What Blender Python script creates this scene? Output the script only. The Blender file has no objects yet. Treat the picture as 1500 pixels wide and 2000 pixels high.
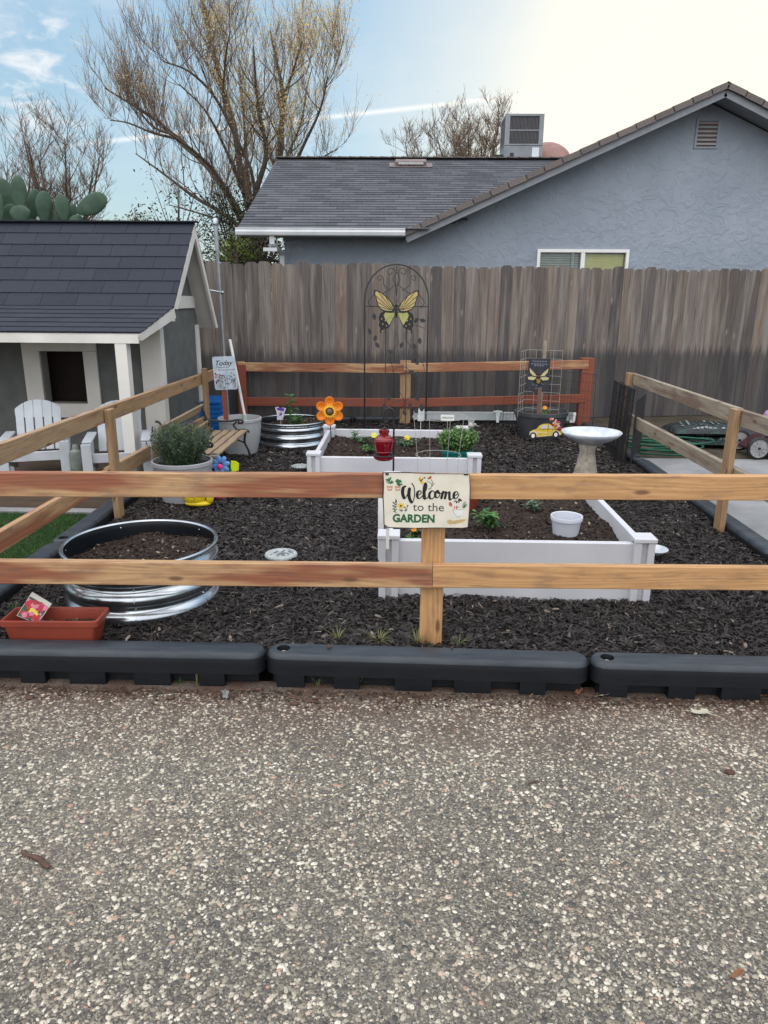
import bpy, math, random
import numpy as np
from mathutils import Vector, Matrix
random.seed(7); RNG = np.random.default_rng(7)
V = Vector; PI = math.pi
SC = bpy.context.scene; COL = SC.collection
# ------------------------------------------------------------------ camera
F = 1444.; PITCH = math.radians(16.2); YAW = math.radians(1.35); ROLL = math.radians(.4); CH = 1.4
CM = Matrix.Rotation(YAW, 3, 'Z') @ Matrix.Rotation(PI/2-PITCH, 3, 'X') @ Matrix.Rotation(ROLL, 3, 'Z')
def ray(px, py): return CM @ V(((px-750)/F, -(py-1000)/F, -1.))
def PZ(px, py, z=0.):
    d = ray(px, py); return V((0, 0, CH)) + d*((z-CH)/d.z)
def PY(px, py, Y):
    d = ray(px, py); return V((0, 0, CH)) + d*(Y/d.y)
def PX(px, py, X):
    d = ray(px, py); return V((0, 0, CH)) + d*(X/d.x)
cd = bpy.data.cameras.new('camera'); cam = bpy.data.objects.new('camera', cd); COL.objects.link(cam)
cam.matrix_world = Matrix.Translation((0, 0, CH)) @ CM.to_4x4()
cd.sensor_fit = 'VERTICAL'; cd.sensor_height = 36; cd.lens = 36*F/2000; cd.clip_end = 500; cd.clip_start = .02
SC.camera = cam
# ------------------------------------------------------------------ materials
class NT:
    def __init__(s, name):
        s.m = bpy.data.materials.new(name); s.m.use_nodes = True; s.t = s.m.node_tree
        s.b = s.t.nodes['Principled BSDF']; s.b.inputs['Specular IOR Level'].default_value = .35
    def n(s, typ, ins=None, **kw):
        x = s.t.nodes.new(typ)
        for k, v in kw.items(): setattr(x, k, v)
        for k, v in (ins or {}).items():
            if isinstance(v, bpy.types.NodeSocket): s.t.links.new(v, x.inputs[k])
            elif isinstance(v, bpy.types.Node): s.t.links.new(v.outputs[0], x.inputs[k])
            else: x.inputs[k].default_value = v
        return x
    def set(s, **kw):
        for k, v in kw.items():
            k = k.replace('_', ' ')
            if isinstance(v, bpy.types.NodeSocket): s.t.links.new(v, s.b.inputs[k])
            elif isinstance(v, bpy.types.Node): s.t.links.new(v.outputs[0], s.b.inputs[k])
            else: s.b.inputs[k].default_value = v
    def math(s, op, a, b=0., c=None, clamp=False):
        i = {0: a, 1: b}
        if c is not None: i[2] = c
        x = s.n('ShaderNodeMath', i, operation=op); x.use_clamp = clamp; return x
    def mix(s, f, a, b, blend='MIX'):
        x = s.n('ShaderNodeMix', data_type='RGBA', blend_type=blend)
        for k, v in ((0, f), (6, a), (7, b)):
            if isinstance(v, bpy.types.NodeSocket): s.t.links.new(v, x.inputs[k])
            elif isinstance(v, bpy.types.Node): s.t.links.new(v.outputs[0] if v.type != 'MIX' else v.outputs[2], x.inputs[k])
            else: x.inputs[k].default_value = v if k == 0 or len(v) == 4 else (*v, 1)
        return x.outputs[2]
    def ramp(s, f, *stops, interp='LINEAR'):
        x = s.n('ShaderNodeValToRGB', {0: f}); e = x.color_ramp.elements; x.color_ramp.interpolation = interp
        while len(e) < len(stops): e.new(.5)
        for q, (p, c) in zip(e, stops):
            q.position = p; q.color = (c, c, c, 1) if isinstance(c, (int, float)) else (*c, 1)
        return x.outputs[0]
    def coord(s, which='Object', scale=(1, 1, 1), loc=(0, 0, 0), uvmap=None):
        if uvmap: o = s.n('ShaderNodeUVMap', uv_map=uvmap).outputs[0]
        else: o = s.n('ShaderNodeTexCoord').outputs[which]
        return s.n('ShaderNodeMapping', {0: o, 'Scale': scale, 'Location': loc}).outputs[0]
    def noise(s, co, scale=5., det=4., rough=.55, dist=0.):
        return s.n('ShaderNodeTexNoise', {'Vector': co, 'Scale': scale, 'Detail': det, 'Roughness': rough, 'Distortion': dist}).outputs[0]
    def bump(s, h, strength=.3, dist=.01, nrm=None):
        i = {'Height': h, 'Strength': strength, 'Distance': dist}
        if nrm is not None: i['Normal'] = nrm
        return s.n('ShaderNodeBump', i).outputs[0]
    def rnd(s):
        return s.n('ShaderNodeSeparateXYZ', {0: s.n('ShaderNodeUVMap', uv_map='rnd').outputs[0]}).outputs
MATS = {}
def noisy(name, c1, c2, scale=8., rough=.6, bump=.0, bscale=60., bdist=.004, metal=0., spec=.35, stretch=(1, 1, 1), rvar=.0, lo=.35, hi=.65):
    if name in MATS: return MATS[name]
    n = NT(name); co = n.coord('Object', stretch)
    f = n.ramp(n.noise(co, scale, 5), (lo, 0.), (hi, 1.))
    n.set(Base_Color=n.mix(f, c1, c2), Metallic=metal)
    n.b.inputs['Specular IOR Level'].default_value = spec
    if rvar: n.set(Roughness=n.math('MULTIPLY_ADD', n.noise(co, scale*2.3, 4), rvar*2, rough-rvar))
    else: n.set(Roughness=rough)
    if bump: n.set(Normal=n.bump(n.noise(co, bscale, 4), bump, bdist))
    MATS[name] = n.m; return n.m
def flat(name, c, rough=.6, metal=0.):
    return noisy(name, tuple(x*.92 for x in c), tuple(min(1, x*1.06) for x in c), 12, rough, .12, 90, .001, metal)
def rndmat(name, stops, rough=.8, trans=0., bump=0., bscale=100.):
    n = NT(name); r = n.rnd()
    c = n.ramp(r[0], *stops)
    c = n.mix(.35, c, n.mix(r[1], (.25, .25, .25), (1, 1, 1)), 'MULTIPLY') if False else c
    n.set(Base_Color=c, Roughness=rough)
    if trans:
        t = n.n('ShaderNodeBsdfTranslucent', {0: c}); mx = n.n('ShaderNodeMixShader', {0: trans, 1: n.b.outputs[0], 2: t.outputs[0]})
        n.t.links.new(mx.outputs[0], n.t.nodes['Material Output'].inputs[0])
    if bump: n.set(Normal=n.bump(n.noise(n.coord('Object'), bscale, 3), bump, .003))
    MATS[name] = n.m; return n.m
def wood(name, c1, c2, red=None, redpos=.6, seed=0., rough=.62, knots=True, grain=1., stain=.42):
    n = NT(name); o = (seed*3.7, seed*1.9, 0)
    warp = n.noise(n.coord(uvmap='UVMap', scale=(2.2, 9, 1), loc=o), 1.6, 3)
    big = n.noise(n.coord(uvmap='UVMap', scale=(.9, 7, 1), loc=o), 1., 2.5, .5)
    vv = n.n('ShaderNodeSeparateXYZ', {0: n.coord(uvmap='UVMap', loc=o)}).outputs[1]
    ph = n.math('ADD', n.math('MULTIPLY', vv, 330.), n.math('MULTIPLY', big, 46.))
    g1 = n.math('MULTIPLY_ADD', n.math('SINE', ph), .5, .5).outputs[0]
    g1 = n.math('MULTIPLY', g1, n.ramp(n.noise(n.coord(uvmap='UVMap', scale=(2, 30, 1), loc=o), 1.3, 3), (.3, .25), (.7, 1.))).outputs[0]
    g2 = n.noise(n.coord(uvmap='UVMap', scale=(3, 220, 1), loc=o), 1.2, 4, .65)
    f = n.math('ADD', n.math('MULTIPLY', g1, .38), n.math('MULTIPLY', g2, .75)).outputs[0]
    col = n.mix(n.ramp(f, (.3, 0.), (.75, 1.)), c2, c1)
    if red:
        rm = n.ramp(n.noise(n.coord(uvmap='UVMap', scale=(1.1, 9, 1), loc=(seed*2.3, seed, 0)), 1.3, 2.5), (redpos-.06, 0.), (redpos+.06, 1.))
        col = n.mix(n.math('MULTIPLY', rm, .85), col, n.mix(n.ramp(f, (.3, 0.), (.75, 1.)), tuple(x*.62 for x in red), red))
    col = n.mix(n.math('MULTIPLY', n.ramp(warp, (.45, 0.), (.75, 1.)), .3), col, (c2[0]*.6, c2[1]*.55, c2[2]*.5))
    if stain:
        st = n.ramp(n.noise(n.coord(uvmap='UVMap', scale=(3, 12, 1), loc=(seed, 5, 0)), 2.1, 6, .7), (.5, 0.), (.66, 1.))
        col = n.mix(n.math('MULTIPLY', st, stain), col, (.09, .07, .06))
    if knots:
        v = n.n('ShaderNodeTexVoronoi', {'Vector': n.coord(uvmap='UVMap', scale=(2.6, 8.5, 1), loc=(seed*5.1, seed*2, 0)), 'Scale': 1., 'Randomness': 1.}, voronoi_dimensions='2D')
        pick = n.math('GREATER_THAN', n.n('ShaderNodeSeparateColor', {0: v.outputs[1]}).outputs[0], .5)
        k = n.math('MULTIPLY', n.ramp(v.outputs[0], (.05, 1.), (.11, 0.)), pick)
        col = n.mix(n.math('MULTIPLY', k, .85), col, (.11, .05, .025))
    n.set(Base_Color=col, Roughness=rough, Normal=n.bump(f, .35*grain, .0015)); n.b.inputs['Specular IOR Level'].default_value = .5
    MATS[name] = n.m; return n.m
# ------------------------------------------------------------------ mesh builder
class MB:
    def __init__(s): s.v = []; s.f = []; s.uv = []; s.rn = []; s.mi = []; s.r = (0., 0.); s.k = 0
    def face(s, idx, uv=None, mi=None):
        s.f.append(tuple(idx)); s.mi.append(s.k if mi is None else mi); s.rn.append(s.r)
        if uv is None:
            p = [V(s.v[i]) for i in idx]; nn = (p[1]-p[0]).cross(p[-1]-p[0]); a = [abs(c) for c in nn]; m = a.index(max(a))
            ij = ((1, 2), (0, 2), (0, 1))[m]; uv = [(q[ij[0]], q[ij[1]]) for q in p]
        s.uv.append(uv)
    def add(s, pts):
        n = len(s.v); s.v.extend([tuple(p) for p in pts]); return n
    def poly(s, pts, uv=None): n = s.add(pts); s.face(range(n, n+len(pts)), uv)
    def box(s, c, size, R=None):
        hx, hy, hz = [q/2 for q in size]; c = V(c); R = R or Matrix.Identity(3)
        n = s.add([c + R @ V((x*hx, y*hy, z*hz)) for z in (-1, 1) for y in (-1, 1) for x in (-1, 1)])
        for f in ((0, 2, 3, 1), (4, 5, 7, 6), (0, 1, 5, 4), (2, 6, 7, 3), (0, 4, 6, 2), (1, 3, 7, 5)): s.face([n+i for i in f])
    def bx(s, x0, x1, y0, y1, z0, z1): s.box(((x0+x1)/2, (y0+y1)/2, (z0+z1)/2), (abs(x1-x0), abs(y1-y0), abs(z1-z0)))
    def beam(s, p0, p1, w, h, up=(0, 0, 1), ch=.0, off=None):
        """board from p0 to p1, h along up, w across; uv in metres along the length; ch = chamfer"""
        p0, p1 = V(p0), V(p1); d = (p1-p0); L = d.length; d.normalize(); up = V(up); side = d.cross(up).normalized(); up = side.cross(d).normalized()
        o = random.random()*7 if off is None else off
        if ch: prof = [(-w/2+ch, -h/2), (w/2-ch, -h/2), (w/2, -h/2+ch), (w/2, h/2-ch), (w/2-ch, h/2), (-w/2+ch, h/2), (-w/2, h/2-ch), (-w/2, -h/2+ch)]
        else: prof = [(-w/2, -h/2), (w/2, -h/2), (w/2, h/2), (-w/2, h/2)]
        m = len(prof); a = s.add([p0+side*x+up*y for x, y in prof]+[p1+side*x+up*y for x, y in prof])
        acc = 0.
        for i in range(m):
            j = (i+1) % m; w_ = math.hypot(prof[i][0]-prof[j][0], prof[i][1]-prof[j][1])
            s.face([a+j, a+i, a+m+i, a+m+j], [(o, o+acc+w_), (o, o+acc), (o+L, o+acc), (o+L, o+acc+w_)]); acc += w_
        s.face([a+i for i in range(m)], [(o+.001*x, o+y) for x, y in prof]); s.face([a+m+i for i in reversed(range(m))], [(o+.001*x, o+y) for x, y in reversed(prof)])
    def tube(s, pts, r, n=8, cap=True):
        pts = [V(p) for p in pts]; m = len(pts); rr = r if isinstance(r, (list, tuple)) else [r]*m
        t = [(pts[min(i+1, m-1)]-pts[max(i-1, 0)]).normalized() for i in range(m)]
        u = t[0].orthogonal().normalized(); rings = []; L = 0.
        for i in range(m):
            u = (u - t[i]*u.dot(t[i])); u = u.normalized() if u.length > 1e-6 else t[i].orthogonal().normalized(); w = t[i].cross(u)
            if i: L += (pts[i]-pts[i-1]).length
            a = s.add([pts[i]+(u*math.cos(2*PI*k/n)+w*math.sin(2*PI*k/n))*rr[i] for k in range(n)]); rings.append((a, L))
        for (a, la), (b, lb) in zip(rings, rings[1:]):
            for k in range(n):
                k2 = (k+1) % n
                s.face([a+k, a+k2, b+k2, b+k], [(la, k/n*.3), (la, (k+1)/n*.3), (lb, (k+1)/n*.3), (lb, k/n*.3)])
        if cap: s.face([rings[0][0]+k for k in reversed(range(n))]); s.face([rings[-1][0]+k for k in range(n)])
    def lathe(s, prof, c=(0, 0, 0), n=32, R=None, a0=0., a1=2*PI):
        c = V(c); R = R or Matrix.Identity(3); full = abs(a1-a0-2*PI) < 1e-6; m = n if full else n+1; st = []
        for r, z in prof: st.append(s.add([c+R @ V((r*math.cos(a0+(a1-a0)*k/n), r*math.sin(a0+(a1-a0)*k/n), z)) for k in range(m)]) if r > 1e-6 else (s.add([c+R @ V((0, 0, z))]), ))
        for a, b in zip(st, st[1:]):
            for k in range(n):
                k2 = (k+1) % m
                if isinstance(a, tuple) and isinstance(b, tuple): continue
                if isinstance(a, tuple): s.face([a[0], b+k2, b+k][::-1] if False else [a[0], b+k2, b+k])
                elif isinstance(b, tuple): s.face([a+k, a+k2, b[0]])
                else: s.face([a+k, a+k2, b+k2, b+k])
    def prism(s, poly, th, M):
        """2-D polygon (x,y), thickness th along +z, placed by the 4x4 or 3x3+0 matrix M"""
        m = len(poly); a = s.add([M @ V((x, y, 0)) for x, y in poly]+[M @ V((x, y, th)) for x, y in poly])
        s.face([a+i for i in reversed(range(m))]); s.face([a+m+i for i in range(m)])
        for i in range(m): j = (i+1) % m; s.face([a+i, a+j, a+m+j, a+m+i])
    def ball(s, c, r, n=10, m=7, sc=(1, 1, 1), R=None):
        c = V(c); R = R or Matrix.Identity(3)
        RS = R @ Matrix.Diagonal(V(sc)).to_3x3()
        s.lathe([(r*math.sin(PI*i/m) if 0 < i < m else 0., -r*math.cos(PI*i/m)) for i in range(m+1)], c, n, RS)
    def build(s, name, mats, parent=None, smooth=False, org=None, bevel=0., recalc=True):
        me = bpy.data.meshes.new(name)
        o = V(org) if org is not None else (WLOC[parent.name].copy() if parent else V((0, 0, 0)))
        me.from_pydata([tuple(V(p)-o) for p in s.v], [], s.f)
        u = me.uv_layers.new(name='UVMap'); u.data.foreach_set('uv', [c for f in s.uv for q in f for c in q])
        r = me.uv_layers.new(name='rnd'); r.data.foreach_set('uv', [c for f, q in zip(s.f, s.rn) for _ in f for c in q])
        for m in (mats if isinstance(mats, (list, tuple)) else [mats]): me.materials.append(m)
        me.polygons.foreach_set('material_index', s.mi)
        if recalc:
            import bmesh
            bm = bmesh.new(); bm.from_mesh(me); bmesh.ops.recalc_face_normals(bm, faces=bm.faces[:]); bm.to_mesh(me); bm.free()
        if smooth: me.polygons.foreach_set('use_smooth', [True]*len(me.polygons))
        me.update()
        ob = bpy.data.objects.new(name, me); COL.objects.link(ob)
        if smooth and smooth != 'all':
            try: me.set_sharp_from_angle(angle=math.radians(38))
            except Exception: pass
        if parent: ob.parent = parent; ob.location = o-WLOC[parent.name]; WLOC[ob.name] = o
        else: ob.location = o; WLOC[ob.name] = o
        if bevel:
            b = ob.modifiers.new('bevel', 'BEVEL'); b.width = bevel; b.segments = 2; b.limit_method = 'ANGLE'; b.angle_limit = math.radians(40)
        return ob
WLOC = {}
def thing(name, label, cat, loc=(0, 0, 0), group=None):
    o = bpy.data.objects.new(name, None); o.empty_display_size = .1; COL.objects.link(o); o.location = loc; WLOC[o.name] = V(loc)
    o['label'] = label; o['category'] = cat
    if group: o['group'] = group
    return o
def tag(o, label=None, cat=None, group=None, kind=None):
    if label: o['label'] = label
    if cat: o['category'] = cat
    if group: o['group'] = group
    if kind: o['kind'] = kind
    return o
def npmesh(name, verts, quads, mats, rnd=None, uv=None, smooth=False, mi=None):
    """fast mesh: verts (N,3), faces (M,k)"""
    me = bpy.data.meshes.new(name); M, k = quads.shape
    me.vertices.add(len(verts)); me.vertices.foreach_set('co', np.asarray(verts, dtype=np.float32).ravel())
    me.loops.add(M*k); me.loops.foreach_set('vertex_index', quads.astype(np.int32).ravel())
    me.polygons.add(M); me.polygons.foreach_set('loop_start', np.arange(0, M*k, k, dtype=np.int32)); me.polygons.foreach_set('loop_total', np.full(M, k, dtype=np.int32))
    for m in (mats if isinstance(mats, (list, tuple)) else [mats]): me.materials.append(m)
    if mi is not None: me.polygons.foreach_set('material_index', mi.astype(np.int32))
    if smooth: me.polygons.foreach_set('use_smooth', np.ones(M, dtype=bool))
    me.update(calc_edges=True)
    u = me.uv_layers.new(name='UVMap'); r = me.uv_layers.new(name='rnd')
    if rnd is not None: r.data.foreach_set('uv', np.repeat(rnd.astype(np.float32), k, axis=0).ravel())
    ob = bpy.data.objects.new(name, me); COL.objects.link(ob); WLOC[ob.name] = V((0, 0, 0)); return ob
def reorg(ob, org, parent=None):
    me = ob.data; o = V(org); me.transform(Matrix.Translation(-o)); WLOC[ob.name] = o
    if parent: ob.parent = parent; ob.location = o-WLOC[parent.name]
    else: ob.location = o
    return ob
def rotz(a): return Matrix.Rotation(a, 3, 'Z')
def euler(x, y, z): return Matrix.Rotation(z, 3, 'Z') @ Matrix.Rotation(y, 3, 'Y') @ Matrix.Rotation(x, 3, 'X')
def chips(P, L, Wd, ang, tilt, thick, rnd):
    """bent wood chips / leaves: 6 verts, 2 quads each. P (N,3)"""
    N = len(P); ca, sa = np.cos(ang), np.sin(ang)
    d = np.stack([ca, sa, np.sin(tilt)], 1); d /= np.linalg.norm(d, axis=1)[:, None]
    roll = RNG.normal(0, .45, N); sd = np.stack([-sa*np.cos(roll), ca*np.cos(roll), np.sin(roll)], 1)
    up = np.cross(d, sd); out = np.empty((N, 6, 3)); tw = RNG.uniform(.45, 1, (N, 3))
    for i, (a, h) in enumerate(((-.5, 0), (0, 1), (.5, 0))):
        c = P + d*(a*L)[:, None] + up*(thick*h)[:, None]
        out[:, 2*i] = c - sd*(Wd*.5*tw[:, i])[:, None]; out[:, 2*i+1] = c + sd*(Wd*.5*tw[:, i])[:, None]
    b = (np.arange(N)*6)[:, None]
    q = np.concatenate([b+np.array([0, 1, 3, 2]), b+np.array([2, 3, 5, 4])], 1).reshape(-1, 4)
    return out.reshape(-1, 3), q, np.repeat(rnd, 2, axis=0)
def catmull(p, k=6):
    p = [V(q) for q in p]; out = []
    for i in range(len(p)-1):
        a, b, c, d = p[max(i-1, 0)], p[i], p[i+1], p[min(i+2, len(p)-1)]
        for j in range(k):
            t = j/k; out.append(.5*((2*b)+(c-a)*t+(2*a-5*b+4*c-d)*t*t+(3*b-a-3*c+d)*t**3))
    return out+[p[-1]]
def copy_tree(o, loc=None, label=None, rz=None):
    c = o.copy(); COL.objects.link(c)
    if loc is not None: c.location = loc
    if rz is not None: c.rotation_euler = (0, 0, rz)
    if label: c['label'] = label
    for ch in [x for x in bpy.data.objects if x.parent == o]:
        d = ch.copy(); COL.objects.link(d); d.parent = c
        for g in [x for x in bpy.data.objects if x.parent == ch]:
            e = g.copy(); COL.objects.link(e); e.parent = d
    return c
def text_mesh(txt, size, mat, name, M, parent, ext=.0006, bold=0., org=None, align='CENTER', sx=1., shear=0.):
    cu = bpy.data.curves.new('t', 'FONT'); cu.body = txt; cu.size = size; cu.extrude = ext; cu.offset = bold; cu.align_x = align; cu.align_y = 'CENTER'; cu.shear = shear; cu.resolution_u = 3
    o = bpy.data.objects.new('t', cu); COL.objects.link(o); dg = bpy.context.evaluated_depsgraph_get()
    me = bpy.data.meshes.new_from_object(o.evaluated_get(dg)); bpy.data.objects.remove(o)
    me.transform(M @ Matrix.Diagonal((sx, 1, 1, 1))); me.materials.clear(); me.materials.append(mat); me.name = name
    ob = bpy.data.objects.new(name, me); COL.objects.link(ob); WLOC[ob.name] = V((0, 0, 0))
    return reorg(ob, WLOC[parent.name], parent)
# sheet facing -Y (towards the camera): local x->+X, y->+Z, z->-Y
def facing(p, rz=0., tilt=0., roll=0.): return Matrix.Translation(p) @ Matrix.Rotation(rz, 4, 'Z') @ Matrix.Rotation(PI/2+tilt, 4, 'X') @ Matrix.Rotation(roll, 4, 'Z')
# ------------------------------------------------------------------ sky and sun
SUN_AZ = math.radians(25); SUN_EL = math.radians(11.5)   # azimuth to the right of +Y
w = bpy.data.worlds.new('World'); SC.world = w; w.use_nodes = True
class WN(NT):
    def __init__(s): s.t = w.node_tree
wn = WN(); bg = w.node_tree.nodes['Background']
sky = wn.n('ShaderNodeTexSky', sky_type='NISHITA'); sky.sun_disc = False; sky.sun_elevation = SUN_EL; sky.sun_rotation = SUN_AZ
sky.air_density = 1.; sky.dust_density = .6; sky.ozone_density = 2.5; sky.altitude = 0
co = wn.n('ShaderNodeTexCoord').outputs['Generated']
sunv = V((math.sin(SUN_AZ)*math.cos(SUN_EL), math.cos(SUN_AZ)*math.cos(SUN_EL), math.sin(SUN_EL)))
dotv = lambda v: wn.n('ShaderNodeVectorMath', {0: co, 1: tuple(v)}, operation='DOT_PRODUCT').outputs['Value']
# thin high cloud, denser near the low sun, plus two small clouds at the left and a contrail
streak = wn.noise(wn.n('ShaderNodeMapping', {0: co, 'Scale': (2.2, 2.2, 7.), 'Rotation': (0, .35, .3)}).outputs[0], 1.7, 6, .6, .4)
veil = wn.math('MULTIPLY', wn.ramp(streak, (.42, 0.), (.8, 1.)), wn.ramp(dotv(sunv), (.0, .1), (.76, .3), (.93, .5))).outputs[0]
elev = wn.n('ShaderNodeSeparateXYZ', {0: co}).outputs[2]
pale = wn.mix(wn.n('ShaderNodeMapRange', {0: elev, 1: 0., 2: .16}).outputs[0], (4.9, 5.9, 5.7), (3.7, 5.3, 6.2))
pale = wn.mix(wn.n('ShaderNodeMapRange', {0: elev, 1: .12, 2: .45}).outputs[0], pale, (2.7, 4.4, 6.3))
skyc = wn.mix(.78, sky.outputs[0], pale)
skyc = wn.mix(veil, skyc, (6.4, 6.7, 7.0))
def cloud(px, py, rad, off, sc):
    d = ray(px, py).normalized(); m = wn.ramp(dotv(d), (math.cos(rad), 0.), (math.cos(rad*.25), 1.))
    nz = wn.ramp(wn.noise(wn.n('ShaderNodeMapping', {0: co, 'Scale': (1, 1, 2.6), 'Location': (off, 0, 0)}).outputs[0], sc, 6, .62, .5), (.46, 0.), (.66, 1.))
    return wn.math('MULTIPLY', m, nz).outputs[0]
skyc = wn.mix(wn.math('MULTIPLY', cloud(40, 128, .042, 3., 16), .75), skyc, (8.5, 8.1, 7.8))
skyc = wn.mix(wn.math('MULTIPLY', cloud(40, 10, .12, 7., 6), .45), skyc, (8.0, 7.7, 7.6))
r1, r2 = ray(640, 229).normalized(), ray(1070, 182).normalized(); nn = r1.cross(r2).normalized()
dist = wn.math('ABSOLUTE', dotv(nn)); line = wn.ramp(dist, (.0002, 1.), (.001, 0.))
c0 = ray(600, 233).normalized(); fade = wn.ramp(dotv(c0), (math.cos(.31), 0.), (math.cos(.2), .6))
skyc = wn.mix(wn.math('MULTIPLY', line, fade), skyc, (9., 8.8, 8.6))
# bright aureole round the hidden sun, and an unseen overhead cloud bank added to light the garden
skyc = wn.mix(wn.ramp(dotv(sunv), (.87, 0.), (.94, .4), (.988, 1.)), skyc, (9.0, 8.25, 6.75))
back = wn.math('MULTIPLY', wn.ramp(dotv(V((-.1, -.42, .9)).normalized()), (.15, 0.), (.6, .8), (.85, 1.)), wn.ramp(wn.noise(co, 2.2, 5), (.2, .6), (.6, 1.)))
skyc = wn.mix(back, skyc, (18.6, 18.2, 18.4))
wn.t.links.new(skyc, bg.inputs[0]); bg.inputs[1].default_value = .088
sd = bpy.data.lights.new('sun', 'SUN'); sd.energy = 3.0; sd.angle = math.radians(.53); sd.color = (1, .82, .6)
so = bpy.data.objects.new('sun', sd); COL.objects.link(so); so.rotation_euler = (-sunv).to_track_quat('-Z', 'Y').to_euler(); so.location = (6, 14, 8)
SC.view_settings.view_transform = 'Standard'; SC.view_settings.look = 'None'; SC.view_settings.gamma = 1; SC.view_settings.exposure = .64
SC.cycles.max_bounces = 8; SC.cycles.caustics_reflective = False; SC.cycles.caustics_refractive = False
# ------------------------------------------------------------------ ground
def struct(o): o['kind'] = 'structure'; return o
m_earth = noisy('earth', (.055, .045, .032), (.09, .075, .05), 2., .95, .6, 30, .02)
b = MB(); b.poly([(-150, -60, -.16), (150, -60, -.16), (150, 300, -.16), (-150, 300, -.16)]); struct(b.build('ground', m_earth))
# exposed-aggregate driveway
n = NT('aggregate'); co = n.coord('Object')
base = n.mix(n.ramp(n.noise(co, 1.3, 4), (.35, 0.), (.65, 1.)), (.082, .073, .06), (.14, .126, .102))
grit = n.n('ShaderNodeTexVoronoi', {'Vector': co, 'Scale': 230.}); gc = n.n('ShaderNodeSeparateColor', {0: grit.outputs[1]})
base = n.mix(n.math('MULTIPLY', n.ramp(gc.outputs[0], (.45, 0.), (1., 1.)), .75), base, (.36, .335, .28))
base = n.mix(n.math('MULTIPLY', n.ramp(gc.outputs[1], (.6, 0.), (1., 1.)), .8), base, (.035, .035, .035))
dirt = n.math('MULTIPLY', n.ramp(n.n('ShaderNodeSeparateXYZ', {0: co}).outputs[1], (0., 0.), (1., 1.)), 0.)
yy = n.n('ShaderNodeMapRange', {0: n.n('ShaderNodeSeparateXYZ', {0: co}).outputs[1], 1: 2.1, 2: 2.56}).outputs[0]
ds = n.math('MULTIPLY', yy, n.ramp(n.noise(co, 5, 5), (.3, .3), (.6, 1.)))
base = n.mix(n.math('MULTIPLY', ds, .9), base, (.075, .04, .028))
n.set(Base_Color=base, Roughness=.9, Normal=n.bump(grit.outputs[0], .8, .003))
m_agg = n.m
b = MB(); b.bx(-14, 14, -12, 2.66, -.155, -.09); struct(b.build('driveway', m_agg, org=(0, 0, -.09)))
N = 120000; P = np.empty((N, 3)); P[:, 0] = RNG.uniform(-2.1, 2.1, N); P[:, 1] = RNG.uniform(.6, 2.55, N); P[:, 2] = -.091
clump = np.sin(P[:, 0]*7+3*np.sin(P[:, 1]*5))*np.sin(P[:, 1]*8+2*np.sin(P[:, 0]*4+1)); keep = RNG.uniform(-1.9, 1, N) < clump+.3; P = P[keep]; N = len(P)
r = np.clip(RNG.lognormal(math.log(.0036), .32, N), .0018, .0078); asp = RNG.uniform(1., 1.75, N); ang = RNG.normal(.25, 1., N)
ca, sa = np.cos(ang), np.sin(ang); vs = []
K = 7
for lvl, (rr, zz) in enumerate(((1., 0.), (.86, .34), (.45, .56))):
    for k in range(K):
        t = 2*PI*k/K; j = RNG.uniform(.82, 1.1, N); x = r*asp*rr*math.cos(t)*j; y = r*rr*math.sin(t)*j
        vs.append(np.stack([P[:, 0]+x*ca-y*sa, P[:, 1]+x*sa+y*ca, P[:, 2]+zz*r], 1))
vs.append(np.stack([P[:, 0], P[:, 1], P[:, 2]+.6*r], 1))
vt = np.stack(vs, 1).reshape(-1, 3); q = []
for l in (0, 1):
    for k in range(K): q.append([l*K+k, l*K+(k+1) % K, (l+1)*K+(k+1) % K, (l+1)*K+k])
tr = [[2*K+k, 2*K+(k+1) % K, 3*K] for k in range(K)]
bs = (np.arange(N)*(3*K+1))[:, None, None]; rn = RNG.uniform(0, 1, (N, 2))
# quads and the top fan (as degenerate-free quads: two fan triangles share one quad where possible)
fan = [[2*K+k, 2*K+k+1, 2*K+k+2 if k+2 < K else 2*K+(k+2) % K, 3*K] for k in range(0, K-1, 2)] + [[2*K+K-1, 2*K, 3*K, 3*K]]
qa = (bs+np.array(q+fan[:-1])[None]).reshape(-1, 4)
m_peb = rndmat('pebble_stone', ((0., (.05, .05, .05)), (.18, (.12, .12, .115)), (.3, (.15, .135, .105)), (.55, (.27, .242, .185)), (.74, (.43, .395, .315)), (.92, (.61, .575, .485)), (1., (.36, .22, .15))), .55)
nd = NT('stained_pebble'); rr_ = nd.rnd()                     # the same stones, stained by soil washed off the bed along the timbers
cst = m_peb.node_tree; pc_ = nd.ramp(rr_[0], (0., (.05, .05, .05)), (.18, (.12, .115, .105)), (.3, (.15, .135, .105)), (.55, (.27, .242, .185)), (.74, (.43, .395, .315)), (.92, (.61, .575, .485)), (1., (.36, .22, .15)))
cw = nd.coord('Object'); ys = nd.n('ShaderNodeMapRange', {0: nd.n('ShaderNodeSeparateXYZ', {0: cw}).outputs[1], 1: 2.1, 2: 2.54}).outputs[0]
st_ = nd.math('MULTIPLY', ys, nd.ramp(nd.noise(cw, 5, 5), (.35, .1), (.6, 1.)))
pc_ = nd.mix(nd.math('MULTIPLY', nd.ramp(nd.noise(cw, 2.1, 3), (.5, 0.), (.66, 1.)), .17), pc_, (.30, .19, .14))
nd.set(Base_Color=nd.mix(nd.math('MULTIPLY', st_, .45), pc_, (.11, .062, .045)), Roughness=.6); m_peb = nd.m
tag(npmesh('driveway_pebbles', vt, qa, m_peb, np.repeat(rn, len(q)+len(fan)-1, axis=0), smooth=True), 'cream and grey pebbles set into the driveway surface', 'gravel', kind='stuff')
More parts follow.
